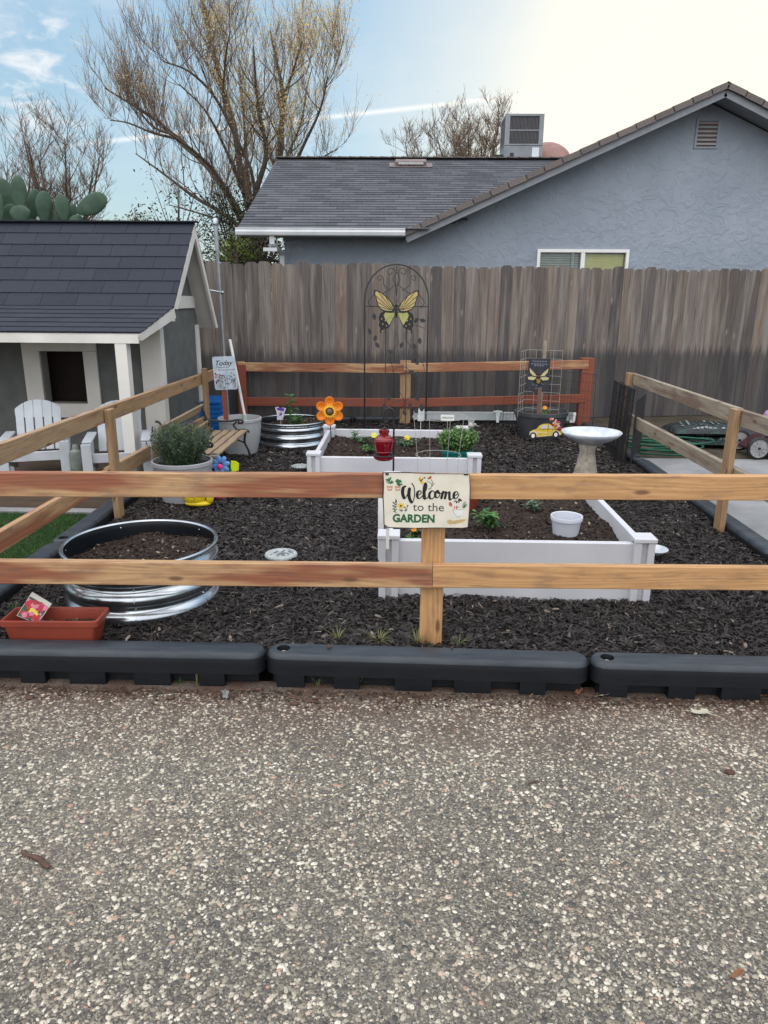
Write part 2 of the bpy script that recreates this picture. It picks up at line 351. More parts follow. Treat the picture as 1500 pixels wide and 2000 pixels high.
# mulch
m_mb = noisy('mulch_base', (.012, .009, .009), (.03, .023, .02), 40, .95, .9, 60, .02)
b = MB(); nx, ny = 60, 80; X0, X1, Y0, Y1 = -1.9, 2.1, 2.7, 8.7
hf = lambda x, y: .008*math.sin(x*5.1+y*2)*math.sin(y*4.3-x)+.004*math.sin(x*13+y*9)
a = b.add([(X0+(X1-X0)*i/nx, Y0+(Y1-Y0)*j/ny, -.012+hf(X0+(X1-X0)*i/nx, Y0+(Y1-Y0)*j/ny)) for j in range(ny+1) for i in range(nx+1)])
for j in range(ny):
    for i in range(nx): q0 = a+j*(nx+1)+i; b.face([q0, q0+1, q0+nx+2, q0+nx+1])
struct(b.build('mulch_ground', m_mb, smooth='all'))
m_chip = rndmat('mulch_chip', ((0., (.006, .0045, .0045)), (.45, (.018, .0135, .0125)), (.84, (.037, .029, .027)), (.97, (.068, .056, .052)), (1., (.24, .19, .15))), .62)
def chipfield(N, x0, x1, y0, y1, z, smin, smax, lift=.012):
    P = np.empty((N, 3)); P[:, 0] = RNG.uniform(x0, x1, N); P[:, 1] = RNG.uniform(y0, y1, N)
    x, y = P[:, 0], P[:, 1]; P[:, 2] = z+.008*np.sin(x*5.1+y*2)*np.sin(y*4.3-x)+RNG.uniform(0, lift, N)
    L = RNG.uniform(smin, smax, N); return chips(P, L, L*RNG.uniform(.14, .42, N), RNG.uniform(0, 2*PI, N), RNG.normal(0, .3, N), L*RNG.uniform(0, .12, N), RNG.uniform(0, 1, (N, 2)))
def merge(*parts):
    v, q, r, o = [], [], [], 0
    for a, b_, c in parts: v.append(a); q.append(b_+o); r.append(c); o += len(a)
    return np.concatenate(v), np.concatenate(q), np.concatenate(r)
v_, q_, r_ = merge(chipfield(80000, -1.86, 2.06, 2.72, 5.4, -.006, .012, .044), chipfield(45000, -1.86, 2.06, 5.4, 8.65, -.006, .018, .055))
tag(npmesh('bark_mulch', v_, q_, m_chip, r_), 'dark brown shredded bark mulch covering the garden bed', 'mulch', kind='stuff')
# patio, lawn, side strips
n = NT('patio_concrete'); co = n.coord('Object'); f = n.noise(co, 2.2, 6, .6)
n.set(Base_Color=n.mix(n.ramp(f, (.35, 0.), (.68, 1.)), (.17, .175, .18), (.27, .275, .28)), Roughness=.85, Normal=n.bump(n.noise(co, 90, 4), .35, .003)); m_conc = n.m
b = MB(); b.bx(2.22, 9, 2.7, 6.85, -.15, -.03); struct(b.build('patio', m_conc, org=(2.2, 2.7, -.03)))
b = MB(); b.bx(-9, -1.99, 4.83, 4.93, -.15, -.035); struct(b.build('kerb_strip', m_conc, org=(-2, 4.8, -.03)))
m_lawn = noisy('turf_backing', (.012, .03, .008), (.02, .045, .012), 30, .95, .5, 90, .01)
b = MB(); b.bx(-9, -2.0, 2.66, 4.83, -.15, -.05); struct(b.build('lawn', m_lawn, org=(-2, 2.7, -.05)))
N = 60000; P = np.stack([RNG.uniform(-3.6, -2.0, N), RNG.uniform(2.68, 4.83, N), np.full(N, -.05)], 1)
h = RNG.uniform(.012, .028, N); an = RNG.uniform(0, 2*PI, N); ln = RNG.normal(0, .6, (N, 2))*h[:, None]
e = np.stack([np.cos(an), np.sin(an), np.zeros(N)], 1)*.0016
vt = np.stack([P-e, P+e, P+np.stack([ln[:, 0], ln[:, 1], h], 1)], 1).reshape(-1, 3)
m_gr = rndmat('grass_blade', ((0., (.012, .045, .01)), (.5, (.03, .1, .018)), (1., (.09, .17, .04))), .7, trans=.25)
tag(npmesh('turf_grass', vt, np.arange(3*N).reshape(-1, 3), m_gr, RNG.uniform(0, 1, (N, 2))), 'short green artificial turf left of the garden', 'grass', kind='stuff')
b = MB(); b.poly([(-1.99, 8.3, -.02), (2.3, 8.6, -.02), (2.3, 9.4, -.02), (-2.4, 8.7, -.02)]); b.poly([(2.22, 6.86, -.045), (9, 6.86, -.045), (9, 10.6, -.045), (2.22, 9.4, -.045)]); struct(b.build('soil_strip', noisy('packed_soil', (.035, .028, .02), (.07, .055, .035), 6, .95, .7, 40, .02)))
# ------------------------------------------------------------------ border timbers
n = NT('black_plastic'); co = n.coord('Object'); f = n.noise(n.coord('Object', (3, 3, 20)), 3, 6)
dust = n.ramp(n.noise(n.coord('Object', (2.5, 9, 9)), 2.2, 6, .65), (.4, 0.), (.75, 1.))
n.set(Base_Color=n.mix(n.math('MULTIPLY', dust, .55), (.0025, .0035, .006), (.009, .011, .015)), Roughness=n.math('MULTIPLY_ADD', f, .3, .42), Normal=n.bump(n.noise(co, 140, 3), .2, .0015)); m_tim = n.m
n = NT('skylit_plastic_top'); n.set(Base_Color=n.mix(n.ramp(n.noise(n.coord('Object', (1.5, 12, 1)), 3, 6, .6), (.3, 0.), (.7, 1.)), (.014, .02, .028), (.045, .054, .066)), Roughness=.42, Normal=n.bump(n.noise(n.coord('Object', (8, 90, 9)), 4, 3), .25, .001)); m_timtop = n.m  # lighter than the sides: light from the sky above put into the colour
m_peg = noisy('stake_head', (.3, .3, .29), (.5, .5, .48), 20, .5)
def timber(p, q, label, grp='border timbers round the garden', hole=True, ztop=.052, zbot=-.09, w=.115):
    p, q = V((*p, 0)), V((*q, 0)); d = (q-p); L = d.length; d.normalize(); s_ = V((-d.y, d.x, 0)); R = w/2
    t = thing('border_timber', label, 'garden edging', (p.x, p.y, zbot), grp)
    def outline(ins, z, flare=0.):
        r = R-ins+flare; pts = []
        for k in range(9): a = PI/2+PI*k/8; pts.append(p+d*(R+r*math.cos(a))+s_*(r*math.sin(a))+V((0, 0, z)))
        for k in range(9): a = -PI/2+PI*k/8; pts.append(q+d*(-R+r*math.cos(a))+s_*(r*math.sin(a))+V((0, 0, z)))
        return pts
    m = MB(); zs = [(.0, -.0), ]; rings = [(-.004, zbot+.055), (-.002, ztop-.045), (-.001, ztop-.022), (.004, ztop-.009), (.010, ztop-.003), (.018, ztop)]
    st = [m.add(outline(i, z)) for i, z in rings]; n_ = 18
    for i_, (a, b2) in enumerate(zip(st, st[1:])):
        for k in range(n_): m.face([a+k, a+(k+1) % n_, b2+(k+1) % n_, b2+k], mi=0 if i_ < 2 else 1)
    # top with the stake hole left open
    if hole:
        hc = p+d*(R*1.12)+V((0, 0, ztop)); hr = .027
        hp = m.add([hc+V((math.cos(a_), math.sin(a_), 0))*hr for a_ in [math.atan2(d.y, d.x)+PI/2+2*PI*k/18+PI/36*0 for k in range(18)]])
        hb = m.add([hc+V((math.cos(a_)*hr*.86, math.sin(a_)*hr*.86, -.03)) for a_ in [math.atan2(d.y, d.x)+PI/2+2*PI*k/18 for k in range(18)]])
        top = st[-1]
        for k in range(9-1): m.face([top+k, top+k+1, hp+k+1, hp+k], mi=1)
        m.face([top+8, hp+9, hp+8], mi=1)
        # right-hand half of the hole joins a short bridge edge
        br = [m.add([p+d*(R*2.2)+s_*sg*(R-.018)+V((0, 0, ztop))]) for sg in (-1, 1)]
        m.face([top+8, br[0], hp+9], mi=1)
        for k in range(9, 13): m.face([hp+k, br[0], hp+k+1], mi=1)
        m.face([hp+13, br[0], hp+14], mi=1); m.face([hp+14, br[0], br[1]], mi=1)
        for k in range(14, 17): m.face([hp+k, br[1], hp+k+1], mi=1)
        m.face([hp+17, br[1], hp], mi=1); m.face([hp, br[1], top], mi=1)
        m.face([br[0]]+[top+k for k in range(9, 18)]+[br[1]], mi=1)
        for k in range(18): m.face([hp+k, hp+(k+1) % 18, hb+(k+1) % 18, hb+k], mi=0)
    else: m.face([st[-1]+k for k in range(18)], mi=1)
    # skirt with notched feet
    nf = 5
    for k in range(nf):
        a0 = .03+(L-.06)*k/(nf-.0); a1 = a0+(L-.06)/nf*.52; c = p+d*((a0+a1)/2+.012*math.sin(k*2.3+p.x*7)); a1 += .03*math.sin(k*1.7+p.x*5)
        m.k = 0; m.box((c.x, c.y, zbot+.0285), (a1-a0, w+.006, .053), rotz(math.atan2(d.y, d.x)))
    m.box(((p.x+q.x)/2, (p.y+q.y)/2, zbot+.03), (L-.05, w*.45, .05), rotz(math.atan2(d.y, d.x)))
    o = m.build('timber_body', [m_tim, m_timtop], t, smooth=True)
    if hole:
        s2 = MB(); s2.lathe([(0, .0), (.017, 0), (.019, .006), (.012, .012), (0, .014)], hc-V((0, 0, .028)), 16); s2.build('stake_head', m_peg, t, smooth='all')
    return t
timber((-1.80, 2.667), (-.535, 2.672), 'black border timber, left one of the three in front', hole=False)
timber((-.525, 2.675), (.742, 2.645), 'black border timber under the front post, in the middle of the front row')
timber((.752, 2.645), (2.02, 2.628), 'black border timber, right one of the three in front')
for k in range(4):
    timber((-1.94-.01*k, 2.71+k*1.245), (-1.95-.01*k, 2.71+(k+1)*1.245-.01), ['nearest black border timber along the green turf', 'black border timber from the turf corner to the playhouse step', 'black border timber beside the grey lavender pot and small bench', 'farthest black border timber on the left beside the tall planter'][k], hole=(k > 0))
for k in range(5):
    timber((2.10, 2.70+k*1.245), (2.11, 2.70+(k+1)*1.245-.01), ['nearest black border timber along the concrete patio', 'second black border timber along the patio, beside the near right fence post', 'third black border timber along the patio, behind the bird bath', 'fourth black border timber on the right, under the folded wire pen', 'farthest black border timber on the right, near the red corner post'][k], hole=(k > 2))
for k, x in enumerate((-1.82, -.57, .68)):
    timber((x, 8.62+k*.04), (x+1.23, 8.64+k*.04), ['black border timber behind the back metal tank', 'black border timber behind the arched trellis', 'black border timber behind the bee sign pot'][k], hole=False)
# ------------------------------------------------------------------ rail fences
W1 = ((.56, .33, .15), (.40, .21, .085)); W2 = ((.52, .335, .175), (.37, .21, .10)); RED = (.27, .066, .032)
wd = {k: wood('rail_wood_%s' % k, *v) for k, v in dict(
    a=(*W2, RED, .47, 1.3), b=(*W1, None, .6, 2.1), c=(*W2, RED, .55, 3.2), d=(*W1, None, .6, 4.4),
    e=((.42, .29, .17), (.29, .18, .095), RED, .66, 5.7), f=((.36, .29, .2), (.25, .19, .13), (.26, .15, .1), .6, 6.1),
    g=(*W2, (.33, .1, .045), .46, 7.3), h=((.25, .075, .04), (.18, .05, .028), RED, .3, 8.8), i=((.38, .25, .13), (.26, .15, .075), None, .6, 9.9), j=(*W1, (.36, .15, .06), .62, 10.3)).items()}
m_grey_rail = wood('weathered_rail', (.34, .29, .22), (.25, .2, .15), (.2, .13, .1), .58, 12.7, stain=.5)
TH, BH = .037, .098
def rail(t, p, q, mat, up=(0, 0, 1), label=None, h=BH):
    m = MB(); m.beam(p, q, TH, h, up, ch=.003); o = m.build('rail', mat, t, org=(V(p)+V(q))/2)
    if label: o['label'] = label
    return o
def post(t, x, y, z0, z1, mat, wx=.09, wy=.037):
    m = MB(); m.beam((x, y, z0), (x, y, z1), wx, wy, (0, 1, 0), ch=.003); return m.build('post', mat, t, org=(x, y, z0))
# front
yf = 2.829; t = thing('rail_fence', 'two-rail redwood garden fence across the front carrying the welcome sign', 'fence', (.133, 2.87, 0))
zt = lambda px, py: PY(px, py, yf-.018).z
def frail(px0, py0, px1, py1, hh, mat, X0, X1):
    a, b2 = PY(px0, py0, yf-.018), PY(px1, py1, yf-.018); f = lambda x: a.z+(b2.z-a.z)*(x-a.x)/(b2.x-a.x)-hh/2
    return rail(t, (X0, yf, f(X0)), (X1, yf, f(X1)), mat, h=hh)
frail(0, 923.5, 750, 926, .098, wd['a'], -2.0, .1315); frail(917, 928, 1500, 930, .098, wd['b'], .1335, 2.25)
frail(0, 1096, 845, 1104, .100, wd['c'], -2.0, .1315); frail(845, 1104, 1500, 1109, .098, wd['d'], .1335, 2.25)
post(t, .133, 2.869, -.1, .62, wd['j'], .094, .04)
post(t, -1.96, 2.869, -.1, .7, wd['e']); post(t, 2.2, 2.869, -.1, .72, wd['e'])
# left
XL = -1.87; t = thing('rail_fence', 'two-rail garden fence running back on the left beside the playhouse', 'fence', (XL, 2.9, 0))
def side(px, py, X): return PX(px, py, X)
def srail(t, pa, pb, X, Y0, Y1, mat, h=.098, xo=0):
    a, b2 = PX(*pa, X), PX(*pb, X); f = lambda y: a.z+(b2.z-a.z)*(y-a.y)/(b2.y-a.y)-h/2
    return rail(t, (X+xo, Y0, f(Y0)), (X+xo, Y1, f(Y1)), mat, h=h)
srail(t, (0, 868), (228, 787), XL, 2.87, 4.58, wd['e'], xo=-.02); srail(t, (230, 787), (413, 724), XL, 4.582, 7.0, wd['i'], xo=-.02)
srail(t, (0, 1040), (125, 968), XL, 2.87, 4.58, wd['g'], xo=-.02); srail(t, (253, 893), (300, 868), XL, 4.582, 7.0, wd['e'], xo=-.02)
srail(t, (413, 724), (440, 715), XL, 7.002, 8.3, wd['i'], xo=-.02)
post(t, XL+.02, 4.62, -.05, PX(240, 787, XL).z+.0, wd['i'], .037, .09)
post(t, XL+.02, 6.95, -.05, PX(395, 724, XL).z+.02, wd['i'], .037, .09)
post(t, XL+.02, 3.0, -.05, .70, wd['e'], .037, .09)
# right
XR = 2.04; t = thing('rail_fence', 'two-rail garden fence on the right beside the concrete patio', 'fence', (XR, 3, 0))
srail(t, (1247, 733), (1430, 794), XR, 4.55, 6.75, m_grey_rail, xo=.02); srail(t, (1430, 796), (1500, 817), XR, 2.87, 4.548, m_grey_rail, xo=.02)
srail(t, (1238, 814), (1400, 898), XR, 4.55, 6.75, m_grey_rail, xo=.02); srail(t, (1418, 907), (1457, 926), XR, 2.87, 4.548, m_grey_rail, xo=.02)
post(t, XR-.02, 4.53, -.05, PX(1420, 795, XR-.02).z+.005, wd['i'], .037, .09)
post(t, XR-.02, 6.72, -.05, PX(1240, 733, XR-.02).z+.005, wd['i'], .037, .09)
# back
YB = 8.42; t = thing('rail_fence', 'red-stained two-rail garden fence along the back', 'fence', (0, YB, 0))
def brail(pa, pb, X0, X1, mat, h):
    a, b2 = PY(*pa, YB), PY(*pb, YB); f = lambda x: a.z+(b2.z-a.z)*(x-a.x)/(b2.x-a.x)-h/2
    rail(t, (X0, YB, f(X0)), (X1, YB, f(X1)), mat, h=h)
xm = PY(789, 700, YB).x; x0 = PY(465, 700, YB).x; x1 = PY(1150, 700, YB).x
brail((465, 708), (789, 711), x0, xm, wd['a'], .098); brail((789, 710), (1150, 703), xm+.002, x1, wd['g'], .098)
brail((480, 776), (789, 778), x0, xm, wd['h'], .095); brail((789, 779), (1130, 770), xm+.002, x1, wd['h'], .095)
post(t, xm+.02, YB+.04, -.05, .72, wd['i'], .12, .037)
post(t, x0+.02, YB+.04, -.05, PY(470, 706, YB).z, wd['i'], .09, .037)
post(t, PY(470, 706, YB).x+.02, YB-.06, -.05, PY(470, 708, YB).z-.02, wd['h'], .09, .037)
m = MB(); m.beam((x1, YB+.06, -.05), (x1-.0, YB+.06, PY(1148, 701, YB).z+.005), .14, .14, (0, 1, 0), ch=.004); m.build('post', wd['h'], t, org=(x1, YB, 0))
# ------------------------------------------------------------------ privacy fence
n = NT('weathered_board'); r = n.rnd()
g = n.noise(n.coord(uvmap='UVMap', scale=(1.6, 60, 1)), 1.5, 6, .68); g2 = n.noise(n.coord(uvmap='UVMap', scale=(.6, 7, 1)), 1.3, 4)
c = n.mix(r[0], (.08, .071, .069), (.20, .175, .16))
c = n.mix(n.math('MULTIPLY', r[1], .6), c, (.22, .165, .125))
c = n.mix(n.math('MULTIPLY', n.ramp(g, (.3, 1.), (.56, 0.)), .8), c, (.03, .025, .026))
c = n.mix(n.math('MULTIPLY', n.ramp(g2, (.48, 0.), (.72, 1.)), .6), c, (.36, .32, .28))
kv = n.n('ShaderNodeTexVoronoi', {'Vector': n.coord(uvmap='UVMap', scale=(1.6, 5, 1)), 'Scale': 1.15, 'Randomness': 1.}, voronoi_dimensions='2D')
kk = n.math('MULTIPLY', n.ramp(kv.outputs[0], (.03, 1.), (.1, 0.)), n.math('GREATER_THAN', n.n('ShaderNodeSeparateColor', {0: kv.outputs[1]}).outputs[1], .72))
c = n.mix(n.math('MULTIPLY', kk, .7), c, (.26, .22, .2))
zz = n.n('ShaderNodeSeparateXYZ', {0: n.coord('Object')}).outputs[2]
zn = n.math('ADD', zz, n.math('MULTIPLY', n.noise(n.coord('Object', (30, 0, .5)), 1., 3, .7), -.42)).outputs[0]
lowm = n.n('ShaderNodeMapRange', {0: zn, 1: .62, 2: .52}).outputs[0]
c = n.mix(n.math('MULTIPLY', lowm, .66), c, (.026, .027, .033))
n.set(Base_Color=c, Roughness=.85, Normal=n.bump(g, .9, .005)); m_fb = n.m
pa, pb = V((-4.9, 8.1, 1.72)), V((7.5, 10.6, 1.76))
A = PZ(425, 511, 1.76); B = PZ(1500, 526.5, 1.76); dv = (B-A).normalized()
t = thing('privacy_fence', 'tall weathered grey wooden board fence behind the garden', 'fence', (A.x, A.y, 0))
m = MB(); s0 = -9.2; s1 = 10.5; x = s0; i = 0; side_ = V((-dv.y, dv.x, 0)); d0 = V((A.x, A.y, 0)); up_ = V((0, 0, 1))
while x < s1:
    wdt = random.choice((.135, .14, .14, .142)); h = 1.76+random.uniform(-.022, .012); m.r = (random.random(), random.random()**2)
    zt_ = h-.0; o = random.random()*9; off = side_*random.uniform(-.004, .004)
    prof = [(.0, -.03), (wdt, -.03), (wdt, zt_-.028), (wdt-.028, zt_), (.028, zt_), (0, zt_-.028)]
    Mx = Matrix.Translation(d0+dv*x+off) @ Matrix(((dv.x, 0, side_.x, 0), (dv.y, 0, side_.y, 0), (0, 1, 0, 0), (0, 0, 0, 1)))
    a = m.add([Mx @ V((px, pz, 0)) for px, pz in prof]+[Mx @ V((px, pz, .016)) for px, pz in prof])
    m.face([a+k for k in range(6)], [(o+pz, o+px) for px, pz in prof]); m.face([a+6+k for k in reversed(range(6))], [(o+pz, o+px) for px, pz in reversed(prof)])
    for k in range(6): m.face([a+k, a+(k+1) % 6, a+6+(k+1) % 6, a+6+k], [(o, o), (o+.1, o), (o+.1, o+.016), (o, o+.016)])
    x += wdt+random.choice((-.001, 0, .001, .0015)); i += 1
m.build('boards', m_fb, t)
m = MB(); m.r = (.3, .3)
for z in (.3, .95, 1.5): m.beam(d0+dv*s0+side_*.045+up_*z, d0+dv*s1+side_*.045+up_*z, .04, .09)
m.build('back_rails', m_fb, t)
# ------------------------------------------------------------------ shingles
def shingle_mat(name, c1, c2, rough=.9):
    n = NT(name); r = n.rnd(); co = n.coord('Object')
    c = n.mix(r[0], c1, c2); c = n.mix(n.ramp(n.noise(co, 55, 4, .7), (.35, .0), (.7, .55)), c, tuple(x*1.7 for x in c2))
    n.set(Base_Color=c, Roughness=rough, Normal=n.bump(n.noise(co, 160, 3), .5, .002)); MATS[name] = n.m; return n.m
def shingles(m, p0, ux, uy, W_, L_, ch, tw, th=.008, gap=.004, clip=None, jit=0.):
    """p0 lower-left corner, ux along the eave, uy up the slope"""
    p0, ux, uy = V(p0), V(ux).normalized(), V(uy).normalized(); nn = ux.cross(uy).normalized()
    if nn.z < 0: nn = -nn
    k = 0; s = 0.
    while s < L_-1e-4:
        h = min(ch, L_-s); x = -((k*.37) % 1.)*tw
        while x < W_:
            a, b2 = max(x, 0.), min(x+tw-gap, W_)
            if b2-a > .01:
                cs = (s+h/2)
                if clip is None or clip(a, s) or clip(b2, s):
                    m.r = (random.random(), random.random()); j = random.uniform(-jit, jit)
                    q = [p0+ux*a+uy*(s+j)+nn*(th*2.0), p0+ux*b2+uy*(s+j)+nn*(th*2.0), p0+ux*b2+uy*(s+h+.01)+nn*th*.9, p0+ux*a+uy*(s+h+.01)+nn*th*.9]
                    q2 = [v-nn*th*1.3 for v in q]; i = m.add(q2+q)
                    m.face([i+4, i+5, i+6, i+7]); m.face([i, i+1, i+5, i+4]); m.face([i+1, i+2, i+6, i+5]); m.face([i+3, i, i+4, i+7])
            x += tw
        s += h; k += 1
# ------------------------------------------------------------------ neighbour house
n = NT('stucco'); co = n.coord('Object')
h1 = n.ramp(n.noise(co, 6.5, 5, .6, 1.2), (.45, 0.), (.62, 1.)); h2 = n.noise(co, 45, 4, .7)
n.set(Base_Color=n.mix(n.ramp(n.noise(co, 1.1, 5), (.3, 0.), (.7, 1.)), (.25, .29, .345), (.31, .35, .41)), Roughness=.92, Normal=n.bump(h2, .45, .006, n.bump(h1, .45, .022))); m_stucco = n.m
m_trim = flat('house_trim', (.22, .235, .26)); m_gutter = noisy('painted_gutter', (.5, .53, .56), (.6, .62, .64), 3, .4); m_white = noisy('white_paint', (.72, .72, .70), (.8, .8, .78), 5, .5, .1, 60, .001)
m_shg = shingle_mat('house_shingle', (.03, .034, .043), (.088, .092, .106)); m_cap = shingle_mat('rake_shingle', (.085, .075, .075), (.14, .12, .115))
YW = 12.; YR = 11.5; t = thing('neighbour_house', 'blue-grey stucco house with a shingle roof behind the board fence', 'house', (3, YW, 0))
sl = (4.23-2.30)/4.4; gx = 4.40; rz_ = lambda x: 4.235-abs(x-gx)*sl     # top of rake line at Y=YR
m = MB()
poly = [(-1.84, -.15), (9.4, -.15), (9.4, rz_(9.4)-.12), (gx, 4.235-.12), (0.1, rz_(.1)-.1), (0.1, 2.27), (-1.84, 2.27)]
# wall with a window opening: built from pieces round the opening
wx0, wx1, wz0, wz1 = 2.03, 3.42, 1.15, 2.12
def wallpoly(pts): m.prism([(x, z) for x, z in pts], .15, Matrix(((1, 0, 0, 0), (0, 0, 1, YW), (0, 1, 0, 0), (0, 0, 0, 1))))
wallpoly([(-1.84, -.15), (wx0, -.15), (wx0, rz_(wx0)-.12), (.1, rz_(.1)-.12), (.1, 2.27), (-1.84, 2.27)])
wallpoly([(wx0, -.15), (wx1, -.15), (wx1, wz0), (wx0, wz0)]); wallpoly([(wx0, wz1), (wx1, wz1), (wx1, rz_(wx1)-.12), (wx0, rz_(wx0)-.12)])
wallpoly([(wx1, -.15), (9.4, -.15), (9.4, rz_(9.4)-.12), (gx, 4.235-.12), (wx1, rz_(wx1)-.12)])
m.bx(-1.84, -1.69, YW+.15, 18.5, -.15, 2.3); m.bx(9.25, 9.4, YW+.15, 18.5, -.15, 2.0); m.bx(-1.84, 9.4, 18.5, 18.65, -.15, 2.2)
# left gable end of the long roof
m.prism([(YW+.15, 2.3), (18.5, 2.3), (15.5, 3.75)], .12, Matrix(((0, 0, 1, -1.84), (1, 0, 0, 0), (0, 1, 0, 0), (0, 0, 0, 1))))
m.build('wall', m_stucco, t)
m = MB(); ze, zr = 2.34, 3.935; E0 = V((-2.43, 11.42, ze)); uy = V((0, 15.5-11.42, zr-ze)); Lr = uy.length
m.r = (.4, .4)
lim = lambda a, s: True
# roof decks
def slab(m, q, th): nn = (V(q[1])-V(q[0])).cross(V(q[3])-V(q[0])).normalized(); nn = nn if nn.z > 0 else -nn; i = m.add([V(p)-nn*th for p in q]+[V(p) for p in q]); [m.face([i+a for a in f]) for f in ((0, 3, 2, 1), (4, 5, 6, 7), (0, 1, 5, 4), (1, 2, 6, 5), (2, 3, 7, 6), (3, 0, 4, 7))]
slab(m, [(-2.43, 11.42, ze), (0.0, 11.42, ze), (4.4, 15.5, zr), (-2.48, 15.5, zr)], .05)
slab(m, [(-2.48, 15.5, zr), (9.3, 15.5, zr), (9.3, 19.0, 2.5), (-2.48, 19.0, 2.5)], .05)
shingles(m, E0, (1, 0, 0), uy, 5.6, Lr, .14, .31, .0105, clip=lambda a, s: (a-2.43) < .25+ (s/Lr)*4.5, jit=.004)
# gable wing slopes
d1 = V((gx-0., 0, 4.235-2.30)); n1 = V((-sl, 0, 1)).normalized(); n2 = V((sl, 0, 1)).normalized()
slab(m, [(-.0, YR, rz_(0)), (gx, YR, 4.235), (gx, 15.4, 4.235), (-.0, 12.0, rz_(0))], .05)
slab(m, [(gx, YR, 4.235), (9.6, YR, rz_(9.6)), (9.6, 16.5, rz_(9.6)), (gx, 16.5, 4.235)], .05)
rf = m.build('roof', m_shg, t)
m = MB()                                    # rake cap tiles, overlapping up the slope
for sgn in (-1, 1):
    s = 0.; Lk = d1.length if sgn < 0 else V((5.2, 0, 5.2*sl)).length; u = V((1, 0, sl)).normalized() if sgn < 0 else V((-1, 0, sl)).normalized(); p0 = V((0, YR-.01, rz_(0))) if sgn < 0 else V((9.6, YR-.01, rz_(9.6))); nn = n1 if sgn < 0 else n2
    m = MB()
    while s < Lk:
        h = min(.27, Lk-s); m.r = (random.random(), random.random())
        c = p0+u*(s+h/2)+nn*.02; R = Matrix((u, V((0, 1, 0)), nn)).transposed() @ Matrix.Rotation(math.radians(1.6), 3, 'Y')
        m.box(c+V((0, .12, 0)), (h+.03, .30, .022), R); m.box(c+V((0, -.028, -.035)), (h+.012, .02, .075), R); s += h
    m.build('rake_tiles', m_cap, rf)
m = MB()
s = -2.48
while s < 3.4: m.r = (random.random(), .5); m.box((s+.12, 15.46, zr+.022), (.235, .22, .018), Matrix.Rotation(.03, 3, 'Y')); s += .2
m.build('ridge_tiles', m_cap, rf)
m = MB(); m.beam((0.02, YR+.02, rz_(0.02)-.085), (gx, YR+.02, 4.235-.085), .03, .125); m.beam((gx, YR+.02, 4.235-.085), (9.6, YR+.02, rz_(9.6)-.085), .03, .125)
m.build('rake_board', m_trim, t)
m = MB()                                    # soffit below the rake and the eave
m.poly([(-.0, YR+.03, rz_(0)-.1), (gx, YR+.03, 4.235-.1), (gx, YW, 4.235-.1), (0, YW, rz_(0)-.1)]); m.poly([(gx, YR+.03, 4.135), (9.6, YR+.03, rz_(9.6)-.1), (9.6, YW, rz_(9.6)-.1), (gx, YW, 4.135)]); m.poly([(-2.4, 11.47, 2.262), (0, 11.47, 2.262), (0, YW, 2.262), (-2.4, YW, 2.262)])
m.build('soffit', m_trim, t)
m = MB(); gz = 2.25
prof = [(0, .105), (-.012, .105), (-.012, .09), (-.005, .08), (-.02, .05), (-.01, .01), (.0, 0), (.09, 0), (.1, .1), (.094, .1), (.085, .008), (.006, .008)]
a = [m.add([(x, 11.36+yy, gz+z) for yy, z in prof]) for x in (-2.45, .01)]
for k in range(len(prof)): j = (k+1) % len(prof); m.face([a[0]+k, a[0]+j, a[1]+j, a[1]+k])
m.face([a[0]+k for k in range(len(prof))]); m.face([a[1]+k for k in range(len(prof))]); m.build('gutter', m_gutter, t)
m = MB(); px = -1.93
m.beam((px, 11.42, 2.25), (px, 11.42, 2.13), .07, .05, (0, 1, 0)); m.beam((px, 11.42, 2.14), (px+.06, 11.9, 2.03), .07, .05); m.beam((px+.06, 11.93, 2.06), (px+.06, 11.93, 0), .07, .05, (0, 1, 0)); m.box((px-.03, 11.44, 2.06), (.2, .1, .05)); m.build('downspout', m_gutter, t)
# gable vent
m = MB(); vx0, vx1, vz0, vz1 = 4.215, 4.56, 3.52, 3.915
m.bx(vx0, vx0+.03, YW-.02, YW-.001, vz0, vz1); m.bx(vx1-.03, vx1, YW-.02, YW-.001, vz0, vz1); m.bx(vx0+.03, vx1-.03, YW-.02, YW-.001, vz1-.03, vz1); m.bx(vx0+.03, vx1-.03, YW-.02, YW-.001, vz0, vz0+.025)
vt_ = m.build('gable_vent', m_stucco, t)
m = MB(); m.bx(vx0+.03, vx1-.03, YW-.003, YW-.001, vz0+.025, vz1-.03); m.build('vent_backing', flat('vent_dark', (.1, .085, .08)), vt_)
m = MB()
for k in range(6): z = vz0+.04+k*.056; m.box(((vx0+vx1)/2, YW-.012, z+.02), (vx1-vx0-.06, .006, .034), Matrix.Rotation(math.radians(-38), 3, 'X'))
m.build('louvres', noisy('vent_slat', (.3, .3, .31), (.38, .38, .38), 4), vt_)
# window
m = MB(); y0, y1 = YW-.03, YW+.08
m.bx(wx0, wx1, y0, y1, wz1-.045, wz1); m.bx(wx0, wx1, y0, y1, wz0, wz0+.04); m.bx(wx0, wx0+.045, y0, y1, wz0+.04, wz1-.045); m.bx(wx1-.045, wx1, y0, y1, wz0+.04, wz1-.045); m.bx((wx0+wx1)/2-.03, (wx0+wx1)/2+.03, y0+.005, y1, wz0+.04, wz1-.045)
wf = m.build('window', m_white, t)
n = NT('window_glass'); gl = n.n('ShaderNodeBsdfGlossy', {'Roughness': .03}); tr_ = n.n('ShaderNodeBsdfTransparent', {0: (.9, .94, .93, 1)}); mx_ = n.n('ShaderNodeMixShader', {0: n.n('ShaderNodeFresnel', {0: 1.45}).outputs[0], 1: tr_.outputs[0], 2: gl.outputs[0]})
n.t.links.new(mx_.outputs[0], n.t.nodes['Material Output'].inputs[0]); m_glass = n.m
